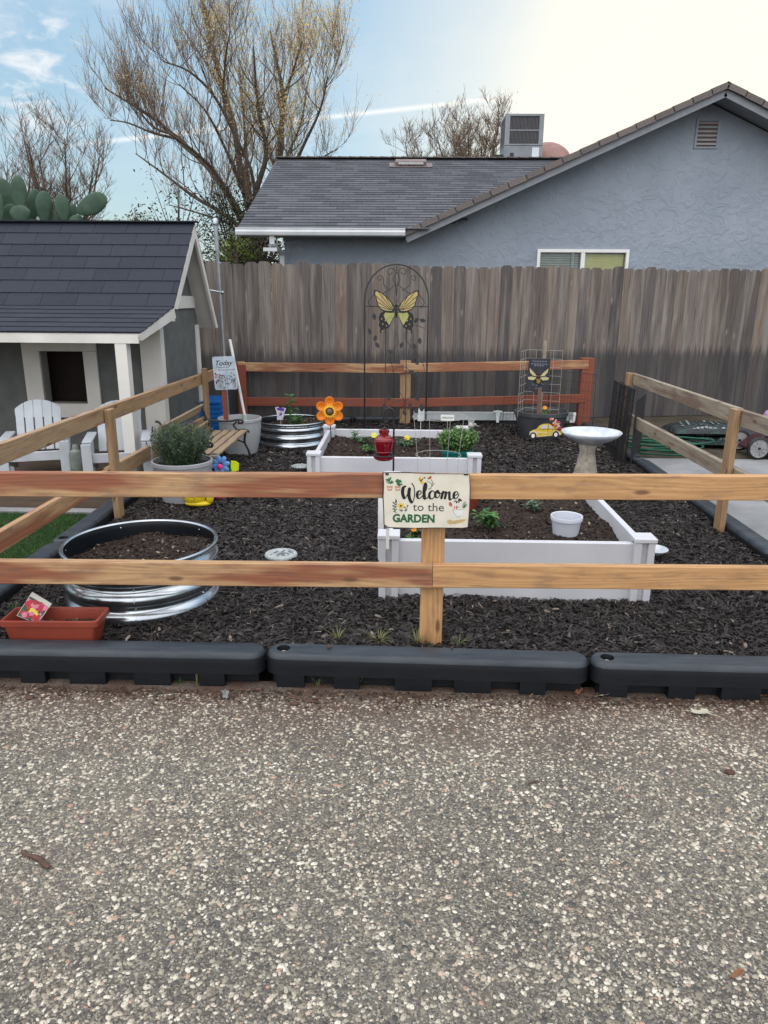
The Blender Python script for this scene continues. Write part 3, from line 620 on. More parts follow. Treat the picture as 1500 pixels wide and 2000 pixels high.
xm_ = (wx0+wx1)/2
for a, b2, nm, mt in ((wx0+.045, xm_-.03, 'blind', noisy('blind_slats', (.42, .43, .42), (.55, .55, .53), 9)), (xm_+.03, wx1-.045, 'blind', noisy('lit_blind_slats', (.82, .70, .22), (.9, .8, .34), 6))):  # right blind: its yellow lit look is put into the slat colour
    m = MB(); z = wz1-.08
    while z > wz0+.06: m.box(((a+b2)/2, YW+.09, z), (b2-a-.01, .03, .006), Matrix.Rotation(math.radians(58 if a < xm_-.5 else 78), 3, 'X')); z -= .034 if a < xm_-.5 else .029
    if a < xm_-.1: m.bx(b2-.13, b2-.09, YW+.04, YW+.06, wz0+.04, wz1-.045)
    m.build(nm, mt, wf)
    m = MB(); m.bx(a, b2, YW+.03, YW+.034, wz0+.04, wz1-.045); m.build('pane', m_glass, wf)
m = MB(); m.bx(wx0, wx1, YW+.149, YW+.155, wz0, wz1); m.build('room_dark', flat('dark_room', (.02, .02, .022)), wf)
# roof vent on the long slope
rvp = lambda x, s: V((x, 11.42, ze))+uy*s
m = MB(); c = rvp(.1, .87); R = Matrix.Rotation(math.atan2(uy.z, uy.y), 3, 'X')
m.box(c+V((0, 0, .075)), (.57, .20, .07), R); m.box(c+V((0, .0, .03)), (.80, .3, .012), R); m.build('roof_vent', noisy('vent_brown', (.13, .10, .10), (.2, .16, .15), 9), t, bevel=.015)
m = MB(); m.box(c+R @ V((0, -.107, .082)), (.46, .012, .03), R); m.build('vent_screen', flat('bright_screen', (.62, .62, .6)), t)
# AC unit on the roof
m_ac = noisy('galvanised_cabinet', (.17, .185, .205), (.24, .26, .28), 3, .5, metal=.2); m_grille = flat('dark_grille', (.05, .05, .055))
t = thing('rooftop_air_conditioner', 'boxy grey air conditioner with dark grilles standing on the roof ridge', 'air conditioner', (2.4, 16.7, 3.5))
m = MB(); x0_, x1_, ya, yb = 2.0, 2.77, 16.5, 17.3
for zz0, zz1 in ((3.5, 4.36), (4.37, 4.4)): m.bx(x0_, x1_, ya, yb, zz0, zz1)
m.bx(x0_, x1_, ya, yb, 4.905, 4.945)
for X_ in (x0_, x1_-.09): m.bx(X_, X_+.09, ya, ya+.06, 4.40, 4.905); m.bx(X_, X_+.09, yb-.06, yb, 4.40, 4.905)
m.bx(x0_+.09, x1_-.09, ya+.01, ya+.04, 4.64, 4.66); m.build('cabinet', m_ac, t)
m = MB(); m.bx(x0_+.02, x1_-.02, ya+.03, yb-.03, 4.40, 4.905)
m.build('coil_core', m_grille, t)
m = MB()
for k in range(22): x = x0_+.1+k*(x1_-x0_-.2)/21; m.bx(x-.004, x+.004, ya+.012, ya+.024, 4.41, 4.895)
for k in range(20): y = ya+.08+k*(yb-ya-.16)/19; m.bx(x0_+.004, x0_+.014, y-.004, y+.004, 4.41, 4.895)
m.build('grille', flat('grille_wire', (.13, .13, .14)), t)
m = MB(); m.bx(2.56, 2.70, ya-.008, ya-.002, 4.12, 4.33); m.build('panel_label', flat('pale_label', (.62, .66, .7)), t)
m = MB(); m.bx(2.12, 2.19, ya-.03, ya-.002, 4.1, 4.23); m.bx(1.83, 1.99, 16.62, 16.9, 3.7, 4.22); m.build('disconnect_box', flat('black_box', (.03, .03, .03)), t, bevel=.01)
t2 = MB(); c = PY(1066, 322, 17.6); t2.ball((c.x+.06, 17.8, c.z-.05), .58, 24, 14, (1, .8, .92)); o = t2.build('round_roof_vent', noisy('red_oxide', (.22, .10, .085), (.32, .19, .16), 3, .5), smooth='all', org=(c.x, 17.8, 3.2)); tag(o, 'dull red rounded hood half hidden behind the roof air conditioner', 'roof vent')
# ------------------------------------------------------------------ playhouse
m_pr = shingle_mat('playhouse_shingle', (.010, .013, .021), (.018, .022, .033), .8)
m_pw = noisy('playhouse_siding', (.10, .105, .105), (.13, .135, .13), 7, .8, .3, 70, .002)
m_cream = noisy('cream_trim', (.60, .585, .545), (.69, .67, .63), 4, .6, .15, 60, .001)
XE = -1.98; XWp = -2.15; XLft = -5.0
pk, kk_, ev, bk = PX(378, 436, XE), PX(338, 600, XE), PX(272, 651, XE), PX(424, 637, XE)
t = thing('playhouse', 'grey wooden playhouse with dark shingle roof and cream trim on the left', 'playhouse', (-3, 6.6, -.05))
m = MB()
for a, b2, n_ in ((kk_, pk, 7), (ev, kk_, 6)):
    u = V((0, b2.y-a.y, b2.z-a.z)); L = u.length
    shingles(m, (XLft, a.y, a.z), (1, 0, 0), u, XE+.01-XLft, L+.0, L/n_, .31, .006, .003)
u = V((0, pk.y-bk.y, pk.z-bk.z)); shingles(m, (XLft, bk.y, bk.z), (1, 0, 0), u, XE+.01-XLft, u.length, .165, .31, .006, .003)
m.r = (.3, .3); x = XLft
while x < XE: m.box((x+.12, pk.y, pk.z+.012), (.235, .1, .012)); x += .235
rf = m.build('roof', m_pr, t)
m = MB(); e = V((0, 0, -.006))
for a, b2 in ((ev, kk_), (kk_, pk), (bk, pk)): slab(m, [V((XLft, a.y, a.z))+e, V((XE-.002, a.y, a.z))+e, V((XE-.002, b2.y, b2.z))+e, V((XLft, b2.y, b2.z))+e], .02)
m.build('roof_deck', m_cream, rf)
m = MB(); w_ = .085; X_ = XE-.001
def rk(a, b2, da=0, db=0): m.beam((X_, a.y, a.z-w_/2-.02), (X_, b2.y, b2.z-w_/2-.02), .022, w_)
def rkp(pts): m.prism([(y, z) for y, z in pts], .024, Matrix(((0, 0, 1, X_-.012), (1, 0, 0, 0), (0, 1, 0, 0), (0, 0, 0, 1))))
q = -.012
rkp([(ev.y, ev.z+q), (kk_.y, kk_.z+q), (kk_.y+.03, kk_.z-.09), (ev.y+.02, ev.z-.055)])
rkp([(kk_.y, kk_.z+q), (pk.y, pk.z+q), (pk.y, pk.z-.13), (kk_.y+.10, kk_.z-.02)])
rkp([(pk.y, pk.z+q), (bk.y, bk.z+q), (bk.y-.07, bk.z-.02), (pk.y, pk.z-.13)])
m.beam((XLft, ev.y+.012, ev.z-.045), (XE-.012, ev.y+.012, ev.z-.045), .022, .06)
m.build('rake_board', m_cream, rf)
# walls (front wall with the window opening)
YF = 6.62; o0, o1, oz0, oz1 = -3.222, -2.83, .46, .922
m = MB(); zt2 = lambda y: (kk_.z-.03)+(y-kk_.y)*(pk.z-kk_.z)/(pk.y-kk_.y)-.02
m.bx(XLft, o0, YF, YF+.03, -.05, zt2(YF)); m.bx(o1, XWp-.0301, YF, YF+.03, -.05, zt2(YF)); m.bx(o0, o1, YF, YF+.03, -.05, oz0); m.bx(o0, o1, YF, YF+.03, oz1, zt2(YF))
yb_ = 7.90; m.prism([(YF, -.05), (yb_, -.05), (yb_, bk.z+.1), (pk.y, pk.z-.05), (YF, zt2(YF))], .03, Matrix(((0, 0, 1, XWp-.03), (1, 0, 0, 0), (0, 1, 0, 0), (0, 0, 0, 1))))
m.bx(XLft, XWp-.0301, yb_-.03, yb_, -.05, bk.z+.1); m.build('wall', m_pw, t)
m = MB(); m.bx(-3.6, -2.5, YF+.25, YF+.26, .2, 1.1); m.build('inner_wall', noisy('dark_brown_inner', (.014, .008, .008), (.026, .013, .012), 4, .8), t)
# window trim
m = MB(); yt = YF-.024
m.prism([(-3.374, 1.043), (-2.71, 1.043), (-2.71, .925), (-3.374, .922)], .022, Matrix(((1, 0, 0, 0), (0, 0, 1, yt), (0, 1, 0, 0), (0, 0, 0, 1))))
m.bx(-3.374, o0-.0, yt, yt+.022, .43, .921); m.bx(o1+.0, -2.71, yt, yt+.022, .43, .921); m.bx(-3.395, -2.70, yt-.004, yt+.022, .335, .458)
wf = m.build('window_frame', m_cream, t)
m = MB(); m.bx(o0-.012, o0+.004, YF-.001, YF+.12, oz0, oz1); m.bx(o1-.004, o1+.012, YF-.001, YF+.12, oz0, oz1); m.bx(o0, o1, YF-.001, YF+.12, oz0-.012, oz0+.003); m.bx(o0, o1, YF-.001, YF+.12, oz1-.003, oz1+.01); m.build('window_jamb', noisy('jamb_grey', (.3, .29, .27), (.36, .35, .33), 4), wf)
# porch post, corner boards, gable trim
def vbox(x0, x1, y0, y1, z0, z1, nm='post', mt=None): m = MB(); m.bx(x0, x1, y0, y1, z0, z1); return m.build(nm, mt or m_cream, t)
pp = PX(245, 700, -2.09); vbox(-2.178, -2.09, 5.66, 5.745, .05, ev.z-.075, 'porch_post'); vbox(-4.7, -4.61, 5.66, 5.745, .05, ev.z-.075, 'porch_post')
vbox(XWp-.165, XWp+.02, YF-.022, YF-.001, -.05, kk_.z-.02, 'corner_board'); vbox(XWp+.001, XWp+.02, YF, YF+.085, -.05, kk_.z+.03, 'corner_board')
vbox(XWp+.001, XWp+.02, yb_-.1, yb_, -.05, bk.z+.02, 'corner_board')
vbox(XWp+.001, XWp+.018, YF+.086, yb_-.101, PX(360, 602, XWp).z, PX(360, 578, XWp).z, 'gable_band')
m = MB(); m.prism([(0, 0), (.1, 0), (.1, .1), (.02, .1)], .05, Matrix(((0, 0, 1, XE-.07), (1, 0, 0, kk_.y+.0), (0, 1, 0, kk_.z-.12), (0, 0, 0, 1)))); m.build('roof_bracket', m_cream, t)
m_deck = noisy('deck_brown', (.085, .06, .045), (.12, .085, .06), 5, .8, .3, 50, .002, stretch=(1, 4, 8))
m = MB(); m.bx(-5, -1.995, 4.952, 4.98, -.05, .04); 
for k in range(12): m.bx(-5, -1.995, 4.981+k*.138, 4.981+k*.138+.132, .0, .04)
m.bx(-5, -2.05, 5.0, 6.6, -.05, -.001); m.build('porch_deck', m_deck, t)
# ------------------------------------------------------------------ adirondack chairs
m_pla = noisy('white_resin', (.38, .41, .44), (.46, .49, .52), 6, .4, .05, 80, .001)
def chair(loc, rz, label):
    t = thing('adirondack_chair', label, 'chair', (0, 0, 0), 'white chairs on the playhouse porch')
    # faces -Y. seat
    m = MB(); 
    for k in range(5): a = -.21+k*.085; z = .235-k*.018; m.box((0, a+.04, z), (.36, .077, .018), Matrix.Rotation(-.2, 3, 'X'))
    m.box((0, -.215, .222), (.40, .02, .07)); m.build('seat', m_pla, t, bevel=.004)
    m = MB(); R = Matrix.Rotation(math.radians(-20), 3, 'X')
    for k in range(5):
        x = -.136+k*.068; w_ = .0668; top_ = lambda u: .405-2.1*(x+u)**2-14*(x+u)**4
        c = V((x, .17, .20)); g_ = .004 if k < 5 else 0; m.prism([(-w_/2+g_, 0), (w_/2-g_, 0), (w_/2-g_, .27), (w_/2, .30), (w_/2, top_(w_/2)), (w_/4, top_(w_/4)), (0, top_(0)), (-w_/4, top_(-w_/4)), (-w_/2, top_(-w_/2)), (-w_/2, .30), (-w_/2+g_, .27)], .016, Matrix.Translation(c) @ R.to_4x4() @ Matrix(((1, 0, 0, 0), (0, 0, 1, 0), (0, 1, 0, 0), (0, 0, 0, 1))))
    m.box(V((0, .215, .29)), (.33, .02, .05), R); m.box(V((0, .28, .46)), (.30, .02, .04), R); m.build('backrest', m_pla, t, bevel=.004)
    for s in (-1, 1):
        m = MB(); m.prism([(-.27, .0), (.19, 0), (.19, .05), (-.20, .085), (-.27, .06)], .018, Matrix(((0, 1, 0, s*.205-.04), (1, 0, 0, 0), (0, 0, 1, .335), (0, 0, 0, 1)))) if False else m.box((s*.205, -.02, .345), (.07, .42, .018)); m.build('armrest', m_pla, t, bevel=.006)
        m = MB(); m.box((s*.212, -.24, .167), (.07, .022, .334)); m.build('leg', m_pla, t, bevel=.004)
        m = MB(); m.box((s*.212, .13, .16), (.03, .05, .32)); m.build('leg', m_pla, t, bevel=.004)
        m = MB(); m.beam((s*.19, -.23, .20), (s*.19, .2, .09), .018, .06); m.build('side_rail', m_pla, t)
    t.location = loc; t.rotation_euler = (0, 0, rz); return t
c1 = PY(77, 900, 5.55); c2 = PY(243, 900, 5.55)
chair((c1.x, 5.55, .02), .34, 'white slatted chair on the porch beneath the playhouse window, on the left')
chair((c2.x-.03, 5.55, .02), .30, 'white slatted chair on the porch behind the left fence post')
cc = PY(144, 900, 5.35); m = MB(); m.lathe([(0, 0), (.05, 0), (.052, .01), (.052, .21), (.045, .235), (.022, .25), (.022, .275), (.016, .285), (0, .285)], (cc.x, 5.4, .04), 20)
t = thing('canister', 'grey-green metal canister standing between the two white chairs', 'canister', (cc.x, 5.4, .04)); m.build('canister_body', noisy('canister_green', (.1, .125, .11), (.19, .21, .19), 14, .5), t, smooth=True)
m = MB(); m.tube([(cc.x-.04, 5.4, .27), (cc.x-.03, 5.4, .32), (cc.x+.03, 5.4, .32), (cc.x+.04, 5.4, .27)], .004, 6); m.build('handle', m_grille, t)
# ------------------------------------------------------------------ trees
m_bark = noisy('bark', (.055, .042, .032), (.12, .095, .075), 9, .95, .8, 40, .02, stretch=(1, 1, .3))
m_twig = noisy('twigs', (.10, .075, .06), (.20, .14, .10), 4, .9)
m_bud = rndmat('budding_leaves', ((0., (.42, .32, .12)), (.5, (.58, .46, .2)), (1., (.72, .64, .36))), .7, trans=.45)
m_budg = rndmat('pale_spring_leaves', ((0., (.14, .16, .05)), (.5, (.24, .24, .08)), (1., (.34, .3, .12))), .7, trans=.45)
class Leaves:
    def __init__(s): s.p = []; s.sz = []
    def add(s, p, sp, k, sz):
        for _ in range(k): s.p.append((p.x+random.gauss(0, sp), p.y+random.gauss(0, sp), p.z+random.gauss(0, sp))); s.sz.append(sz*random.uniform(.5, 1.4))
    def build(s, name, mat, parent, wid=.5):
        P = np.array(s.p); L = np.array(s.sz); N = len(P)
        v, q, r = chips(P, L, L*wid, RNG.uniform(0, 2*PI, N), RNG.normal(0, .8, N), L*.1, RNG.uniform(0, 1, (N, 2)))
        o = npmesh(name, v, q, mat, r); return reorg(o, WLOC[parent.name], parent)
def wob(p, d, L, k, w_, up):
    pts = [V(p)]; d = V(d).normalized()
    for i in range(k):
        d = (d+V((random.gauss(0, w_), random.gauss(0, w_), random.gauss(0, w_)+up))).normalized(); pts.append(pts[-1]+d*(L/k))
    return pts
def limbpath(px, Y0, Y1): n_ = len(px); return catmull([PY(a, b_, Y0+(Y1-Y0)*i/(n_-1)) for i, (a, b_) in enumerate(px)], 4)
def grow(trunk, twig, leaves, path, r0, r1, n2, l2, n3, l3, lf=0, lfs=.05, up2=.12, up3=.25, n4=2, lfprob=1., rt=.0055, lsp=.08, start=.25, side=1.):
    n_ = len(path); trunk.tube(path, [r0+(r1-r0)*i/(n_-1) for i in range(n_)], 7)
    for _ in range(n2):
        f = random.uniform(start, 1.); i = min(int(f*(n_-1)), n_-2); p = path[i].lerp(path[i+1], f*(n_-1)-i); t_ = (path[i+1]-path[i]).normalized()
        d = (t_*.5+V((random.gauss(0, .8)*side, random.gauss(0, .7), random.uniform(-.1, .9)))).normalized(); L = l2*random.uniform(.5, 1.2)
        p2 = wob(p, d, L, 5, .16, up2); rr = min(r0+(r1-r0)*f, .035)*.55; trunk.tube(p2, [max(rr*(1-.75*k/5), rt) for k in range(6)], 4, False)
        for _ in range(n3):
            g = random.uniform(.15, 1.); j = min(int(g*5), 4); q = p2[j].lerp(p2[j+1], g*5-j)
            d3 = ((p2[j+1]-p2[j]).normalized()*.6+V((random.gauss(0, .6), random.gauss(0, .6), random.uniform(0, .9)))).normalized()
            p3 = wob(q, d3, l3*random.uniform(.4, 1.25), 3, .14, up3); twig.tube(p3, [rt, rt*.85, rt*.7, rt*.4], 3, False)
            if lf and random.random() < lfprob: leaves.add(p3[2], lsp, lf, lfs); leaves.add(p3[3], lsp, lf, lfs)
            for _ in range(n4):
                h = random.choice((1, 2)); p4 = wob(p3[h], ((p3[h+1]-p3[h]).normalized()+V((random.gauss(0, .6), random.gauss(0, .6), random.gauss(.2, .4)))), l3*.5*random.uniform(.4, 1.1), 2, .12, up3); twig.tube(p4, [rt*.7, rt*.6, rt*.35], 3, False)
                if lf and random.random() < lfprob*.6: leaves.add(p4[2], lsp, lf, lfs)
Yt = 18.
t = thing('bare_tree', 'large leafless tree with upright sprouts and golden buds left of the house roof', 'tree', tuple(PY(505, 510, Yt).xy)+(-.1,))
tr, tw_, lv = MB(), MB(), Leaves()
base = PY(503, 505, Yt); base2 = V((base.x, base.y, -.15)); tr.tube([base2, base2.lerp(base, .5)+V((.05, 0, 0)), base, PY(507, 470, Yt)], [.28, .25, .22, .18], 10)
limbs = [  # pixels, Y range, r0, r1, n2, lf probability
 ([(505, 475), (485, 400), (470, 330), (456, 243), (430, 152), (405, 50), (392, -30)], 0, .6, .14, .035, 15, .25),
 ([(500, 480), (455, 395), (405, 325), (345, 270), (300, 232), (255, 203), (205, 172)], 0, 1.0, .13, .02, 17, .12),
 ([(508, 470), (500, 380), (520, 300), (503, 200), (495, 90)], 0, -.8, .12, .02, 12, .55),
 ([(510, 470), (530, 380), (545, 300), (552, 190), (540, 120), (528, 60)], 0, .2, .14, .02, 12, .5),
 ([(552, 192), (572, 140), (590, 80)], .1, -.3, .05, .015, 6, .7),
 ([(515, 450), (560, 360), (590, 290), (625, 215), (640, 150)], 0, -1.2, .08, .015, 12, .85),
 ([(495, 470), (440, 420), (380, 385), (320, 340), (265, 300)], 0, .5, .09, .015, 11, .1),
 ([(440, 185), (400, 120), (360, 60)], .4, .9, .05, .015, 7, .1),
 ([(462, 270), (420, 190), (370, 140), (318, 120)], .3, -.6, .06, .015, 9, .1),
 ([(480, 390), (440, 290), (400, 215), (350, 165)], .2, -1.0, .06, .015, 10, .2),
 ([(505, 460), (485, 360), (478, 250), (468, 130)], .0, 1.5, .09, .02, 12, .5),
 ([(505, 480), (470, 430), (430, 350), (385, 300), (330, 260)], .0, -1.4, .09, .02, 11, .1),
 ([(515, 470), (555, 400), (600, 330), (660, 290)], .0, 1.2, .07, .015, 10, .6),
 ([(500, 490), (450, 440), (400, 420), (330, 400)], .3, 1.2, .06, .015, 7, .1),
    ([(530, 420), (545, 340), (585, 250), (600, 170), (610, 130)], .3, 1.4, .06, .012, 12, .8),
    ([(500, 420), (490, 330), (440, 220), (440, 120), (450, 60)], -.3, -1.4, .06, .012, 12, .6),
    ([(345, 270), (300, 260), (250, 240), (215, 235)], .5, .9, .05, .012, 10, .2), ([(330, 260), (290, 240), (240, 160)], .5, .2, .05, .012, 10, .05)]
for px, a, b2, r0, r1, n2, lp in limbs:
    grow(tr, tw_, lv, limbpath(px, Yt+a, Yt+b2*1.3), r0*.72, r1*.8, int(n2*1.15), 1.02, 8, .92, 11, .034, .2, .4, 3, lp, .0046, .09, .2)
tr.build('trunk', m_bark, t, smooth='all', recalc=False); tw_.build('twigs', m_twig, t, recalc=False); lv.build('buds', m_bud, t)
def autotree(name, label, cat, X, Y, z_fork, H, spread, nl, leafmat=None, lf=0, lfp=1., lfs=.05, rt=.006, n2=9, n3=7, r=.12, group=None, lsp=.08, up=.25, l2=None, l3=None):
    t = thing(name, label, cat, (X, Y, -.15), group); tr, tw, lv = MB(), MB(), Leaves()
    f = V((X, Y, z_fork)); tr.tube([(X, Y, -.15), (X+.05, Y, z_fork*.5), f], [r*1.3, r*1.1, r], 8)
    for k in range(nl):
        a = 2*PI*k/nl+random.uniform(-.3, .3); s = spread*random.uniform(.35, 1.); top = f+V((math.cos(a)*s, math.sin(a)*s, H*random.uniform(.72, 1.)-.0))
        mid = f.lerp(top, .45)+V((math.cos(a)*s*.18, math.sin(a)*s*.18, -H*.04)); grow(tr, tw, lv, catmull([f, mid, top], 5), r*.6, .012, n2, l2 or H*.28, n3, l3 or H*.2, lf, lfs, up*.6, up*.6, 3, lfp, rt, lsp, .15, 1.3)
    tr.build('trunk', m_bark, t, smooth='all', recalc=False); tw.build('twigs', m_twig, t, recalc=False)
    if lf: lv.build('leaves', leafmat, t)
    return t
c = PY(115, 420, 21); autotree('bare_tree', 'slender leafless tree rising behind the cactus at the left', 'tree', c.x, 21, 2.5, 2.8, 1.3, 7, rt=.005, n2=15, n3=9, r=.09, l2=1.0, l3=.6)
c = PY(-10, 420, 20); autotree('bare_tree', 'leafless tree cut off by the left edge of the photo', 'tree', c.x, 20, 2.2, 2.5, 1.3, 5, rt=.005, n2=14, n3=8, r=.08, l2=.9, l3=.55)
c = PY(225, 430, 23); autotree('young_tree', 'low yellow-green budding tree just right of the cactus', 'tree', c.x, 23, 1.6, 1.6, 1.3, 6, m_budg, 5, .8, .07, .007, 9, 6, .06, lsp=.15)
c = PY(60, 430, 26); autotree('young_tree', 'hazy yellow-green budding tree far behind the cactus pads', 'tree', c.x, 26, 1.6, 2.2, 2.0, 6, m_budg, 5, .7, .07, .008, 9, 6, .06, lsp=.15)
c = PY(930, 320, 27); autotree('far_tree', 'leafless pale tree behind the roof, next to the air conditioner', 'tree', c.x, 27, 4.3, 2.7, 1.7, 10, m_bud, 1, .25, .05, .0065, 14, 9, .09, lsp=.12)
c = PY(845, 320, 28); autotree('far_tree', 'low leafless pale tree behind the roof, above the roof vent', 'tree', c.x, 28, 3.9, 2.5, 1.6, 9, m_bud, 1, .25, .05, .0065, 13, 8, .09, lsp=.12)
# dark evergreen shrubs between playhouse and house
m_ever = rndmat('evergreen_foliage', ((0., (.018, .022, .014)), (.5, (.035, .042, .024)), (1., (.075, .08, .04))), .85, trans=.15)
m_evy = rndmat('yellow_green_foliage', ((0., (.06, .09, .02)), (.5, (.12, .17, .03)), (1., (.22, .26, .06))), .8, trans=.3)
def bush(name, label, cat, c, R, ncl, per, mat, sz, trunk=True, lsp=.16, sparse=None):
    c = V(c); t = thing(name, label, cat, (c.x, c.y, -.15)); lv = Leaves(); tr = MB()
    tr.tube([(c.x, c.y, -.15), (c.x, c.y, c.z-R[2]*.6), (c.x, c.y, c.z)], [.08, .06, .03], 7)
    for _ in range(ncl):
        d = V((random.gauss(0, 1), random.gauss(0, 1), random.gauss(0, 1))).normalized()*random.uniform(.35, 1.)**.6
        p = c+V((d.x*R[0], d.y*R[1], d.z*R[2])); lv.add(p, lsp, per, sz); tr.tube([V((c.x, c.y, c.z-R[2]*.5)).lerp(p, .15), p], [.015, .004], 3, False)
    tr.build('trunk', m_bark, t, recalc=False); lv.build('foliage', mat, t); return t
c = PY(345, 440, 15.5); bush('evergreen_shrub', 'dark feathery evergreen below the bare tree limbs, right of the playhouse ridge', 'tree', c, (.9, .8, 1.2), 45, 22, m_ever, .06, lsp=.11)
c = PY(455, 470, 16.5); bush('evergreen_shrub', 'dark dense evergreen at the foot of the big bare tree', 'tree', c, (.95, .8, .95), 130, 45, m_ever, .055, lsp=.14)
c = PY(515, 500, 15.0); bush('evergreen_shrub', 'low dark shrub under the white gutter end of the house', 'shrub', c, (.7, .6, .55), 60, 50, m_ever, .06, lsp=.12)
c = PY(462, 492, 13.0); bush('leafy_shrub', 'small bright yellow-green shrub peeking over the fence beside the metal pipe', 'shrub', c, (.35, .3, .25), 22, 30, m_evy, .05, lsp=.08)
# ------------------------------------------------------------------ prickly pear
m_cac = noisy('cactus_skin', (.028, .062, .04), (.05, .095, .058), 7, .55, .15, 25, .004)
t = thing('prickly_pear_cactus', 'tall prickly pear cactus with broad green pads behind the playhouse roof', 'cactus', (-4.0, 8.9, -.1))
m = MB(); m.tube([(-4.0, 8.95, -.1), (-3.95, 8.9, .9), (-4.0, 8.9, 1.9)], [.13, .11, .09], 12); m.build('stem', m_cac, t, smooth='all')
def pad(px, py, L, W_, rot, Y=8.8, yaw=0.):
    c = PY(px, py+3, Y); L *= .97; W_ *= .95; m = MB(); R = euler(0, 0, yaw) @ Matrix.Rotation(rot, 3, 'Y'); prof = []
    m.ball((0, 0, 0), 1, 20, 14)
    # egg shape, narrow at the base; flat in local y
    vv = []
    for x, y, z in m.v: f = .78+.22*z if z < .3 else .846; s = (1-.0*z); vv.append(c+R @ V((x*W_/2*f/.85, y*.028*f, z*L/2)))
    m.v = [tuple(v) for v in vv]; o = m.build('pad', m_cac, t, smooth='all'); return o
for a in ((10, 385, .44, .26, -.1, 8.9, .3), (37, 376, .40, .20, .05, 8.75, .2), (-12, 395, .4, .26, -.25, 8.7, 0), (86, 402, .36, .2, .12, 8.8, .6), (66, 398, .38, .19, .3, 8.95, .9), (122, 404, .31, .18, .0, 8.8, .4), (40, 416, .2, .26, .0, 8.6, 0), (178, 397, .44, .25, 1.22, 8.75, -.2), (138, 414, .24, .12, .5, 8.9, .7), (20, 430, .4, .26, .2, 8.85, 0), (100, 440, .42, .26, -.2, 8.9, 0), (60, 460, .42, .26, .1, 8.9, 0), (145, 440, .3, .2, .6, 8.85, .2)):
    pad(*a)
# ------------------------------------------------------------------ materials for the garden things
m_vinyl = noisy('white_vinyl', (.53, .54, .575), (.60, .61, .64), 3, .35, .05, 30, .001, rvar=.08)
m_vgroove = flat('vinyl_groove', (.5, .5, .52), .5)
n = NT('garden_soil'); co = n.coord('Object'); f = n.noise(co, 22, 6, .7)
n.set(Base_Color=n.mix(n.ramp(f, (.3, 0.), (.7, 1.)), (.014, .009, .006), (.045, .028, .02)), Roughness=.95, Normal=n.bump(n.noise(co, 70, 5, .7), .9, .012)); m_soil = n.m
m_crumb = rndmat('soil_crumb', ((0., (.012, .008, .006)), (.6, (.028, .018, .013)), (.95, (.055, .036, .027)), (1., (.3, .25, .18))), .9)
m_galv = noisy('galvanised_steel', (.30, .33, .36), (.52, .56, .59), 5, .2, .12, 22, .002, metal=.95, rvar=.08)
m_liner = flat('dark_inside', (.004, .006, .009), .3)
m_terra = noisy('terracotta_plastic', (.19, .034, .02), (.25, .048, .028), 6, .45, .08, 60, .001)
m_black = flat('black_metal', (.018, .018, .02), .45); m_gpot = noisy('light_grey_pot', (.29, .30, .32), (.36, .37, .38), 4, .6, .1, 60, .001)
m_dpot = noisy('charcoal_pot', (.035, .04, .045), (.07, .075, .08), 5, .6, .15, 50, .002); m_wire = flat('pale_wire', (.38, .37, .34), .4); m_bwire = flat('black_wire', (.025, .025, .028), .4)
m_leaf = rndmat('green_leaf', ((0., (.02, .07, .015)), (.5, (.04, .14, .03)), (1., (.12, .25, .06))), .55, trans=.25)
m_leafg = rndmat('grey_green_leaf', ((0., (.035, .06, .035)), (.5, (.07, .115, .065)), (1., (.15, .2, .13))), .7, trans=.2)
m_stem = flat('plant_stem', (.06, .1, .04), .7)
def soilmound(parent, inside, bounds, z, amp, name='soil', ncr=900, slope=None):
    """soil sheet over the box bounds, keeping only cells inside(); plus loose crumbs in the same mesh"""
    x0, x1, y0, y1 = bounds; nx, ny = 26, 26; b = MB(); ph = random.random()*9
    hf = lambda x, y: z+amp*(math.sin(x*9+ph)*math.sin(y*11-ph)+.5*math.sin(x*23+y*17+ph))+(slope(x, y) if slope else 0)
    ids = {}
    for j in range(ny+1):
        for i in range(nx+1):
            x, y = x0+(x1-x0)*i/nx, y0+(y1-y0)*j/ny; ids[i, j] = b.add([(x, y, hf(x, y))])
    for j in range(ny):
        for i in range(nx):
            if inside(x0+(x1-x0)*(i+.5)/nx, y0+(y1-y0)*(j+.5)/ny): b.face([ids[i, j], ids[i+1, j], ids[i+1, j+1], ids[i, j+1]])
    o = b.build(name, m_soil, parent, smooth='all')
    P = []
    while len(P) < ncr:
        x, y = random.uniform(x0, x1), random.uniform(y0, y1)
        if inside(x, y): P.append((x, y, hf(x, y)+random.uniform(0, .004)))
    P = np.array(P); L = RNG.uniform(.006, .024, ncr); v, q, r = chips(P, L, L*RNG.uniform(.4, .9, ncr), RNG.uniform(0, 2*PI, ncr), RNG.normal(0, .5, ncr), L*.3, RNG.uniform(0, 1, (ncr, 2)))
    c = npmesh('soil_crumbs', v, q, m_crumb, r); c['kind'] = 'stuff'; reorg(c, WLOC[o.name], o); return o
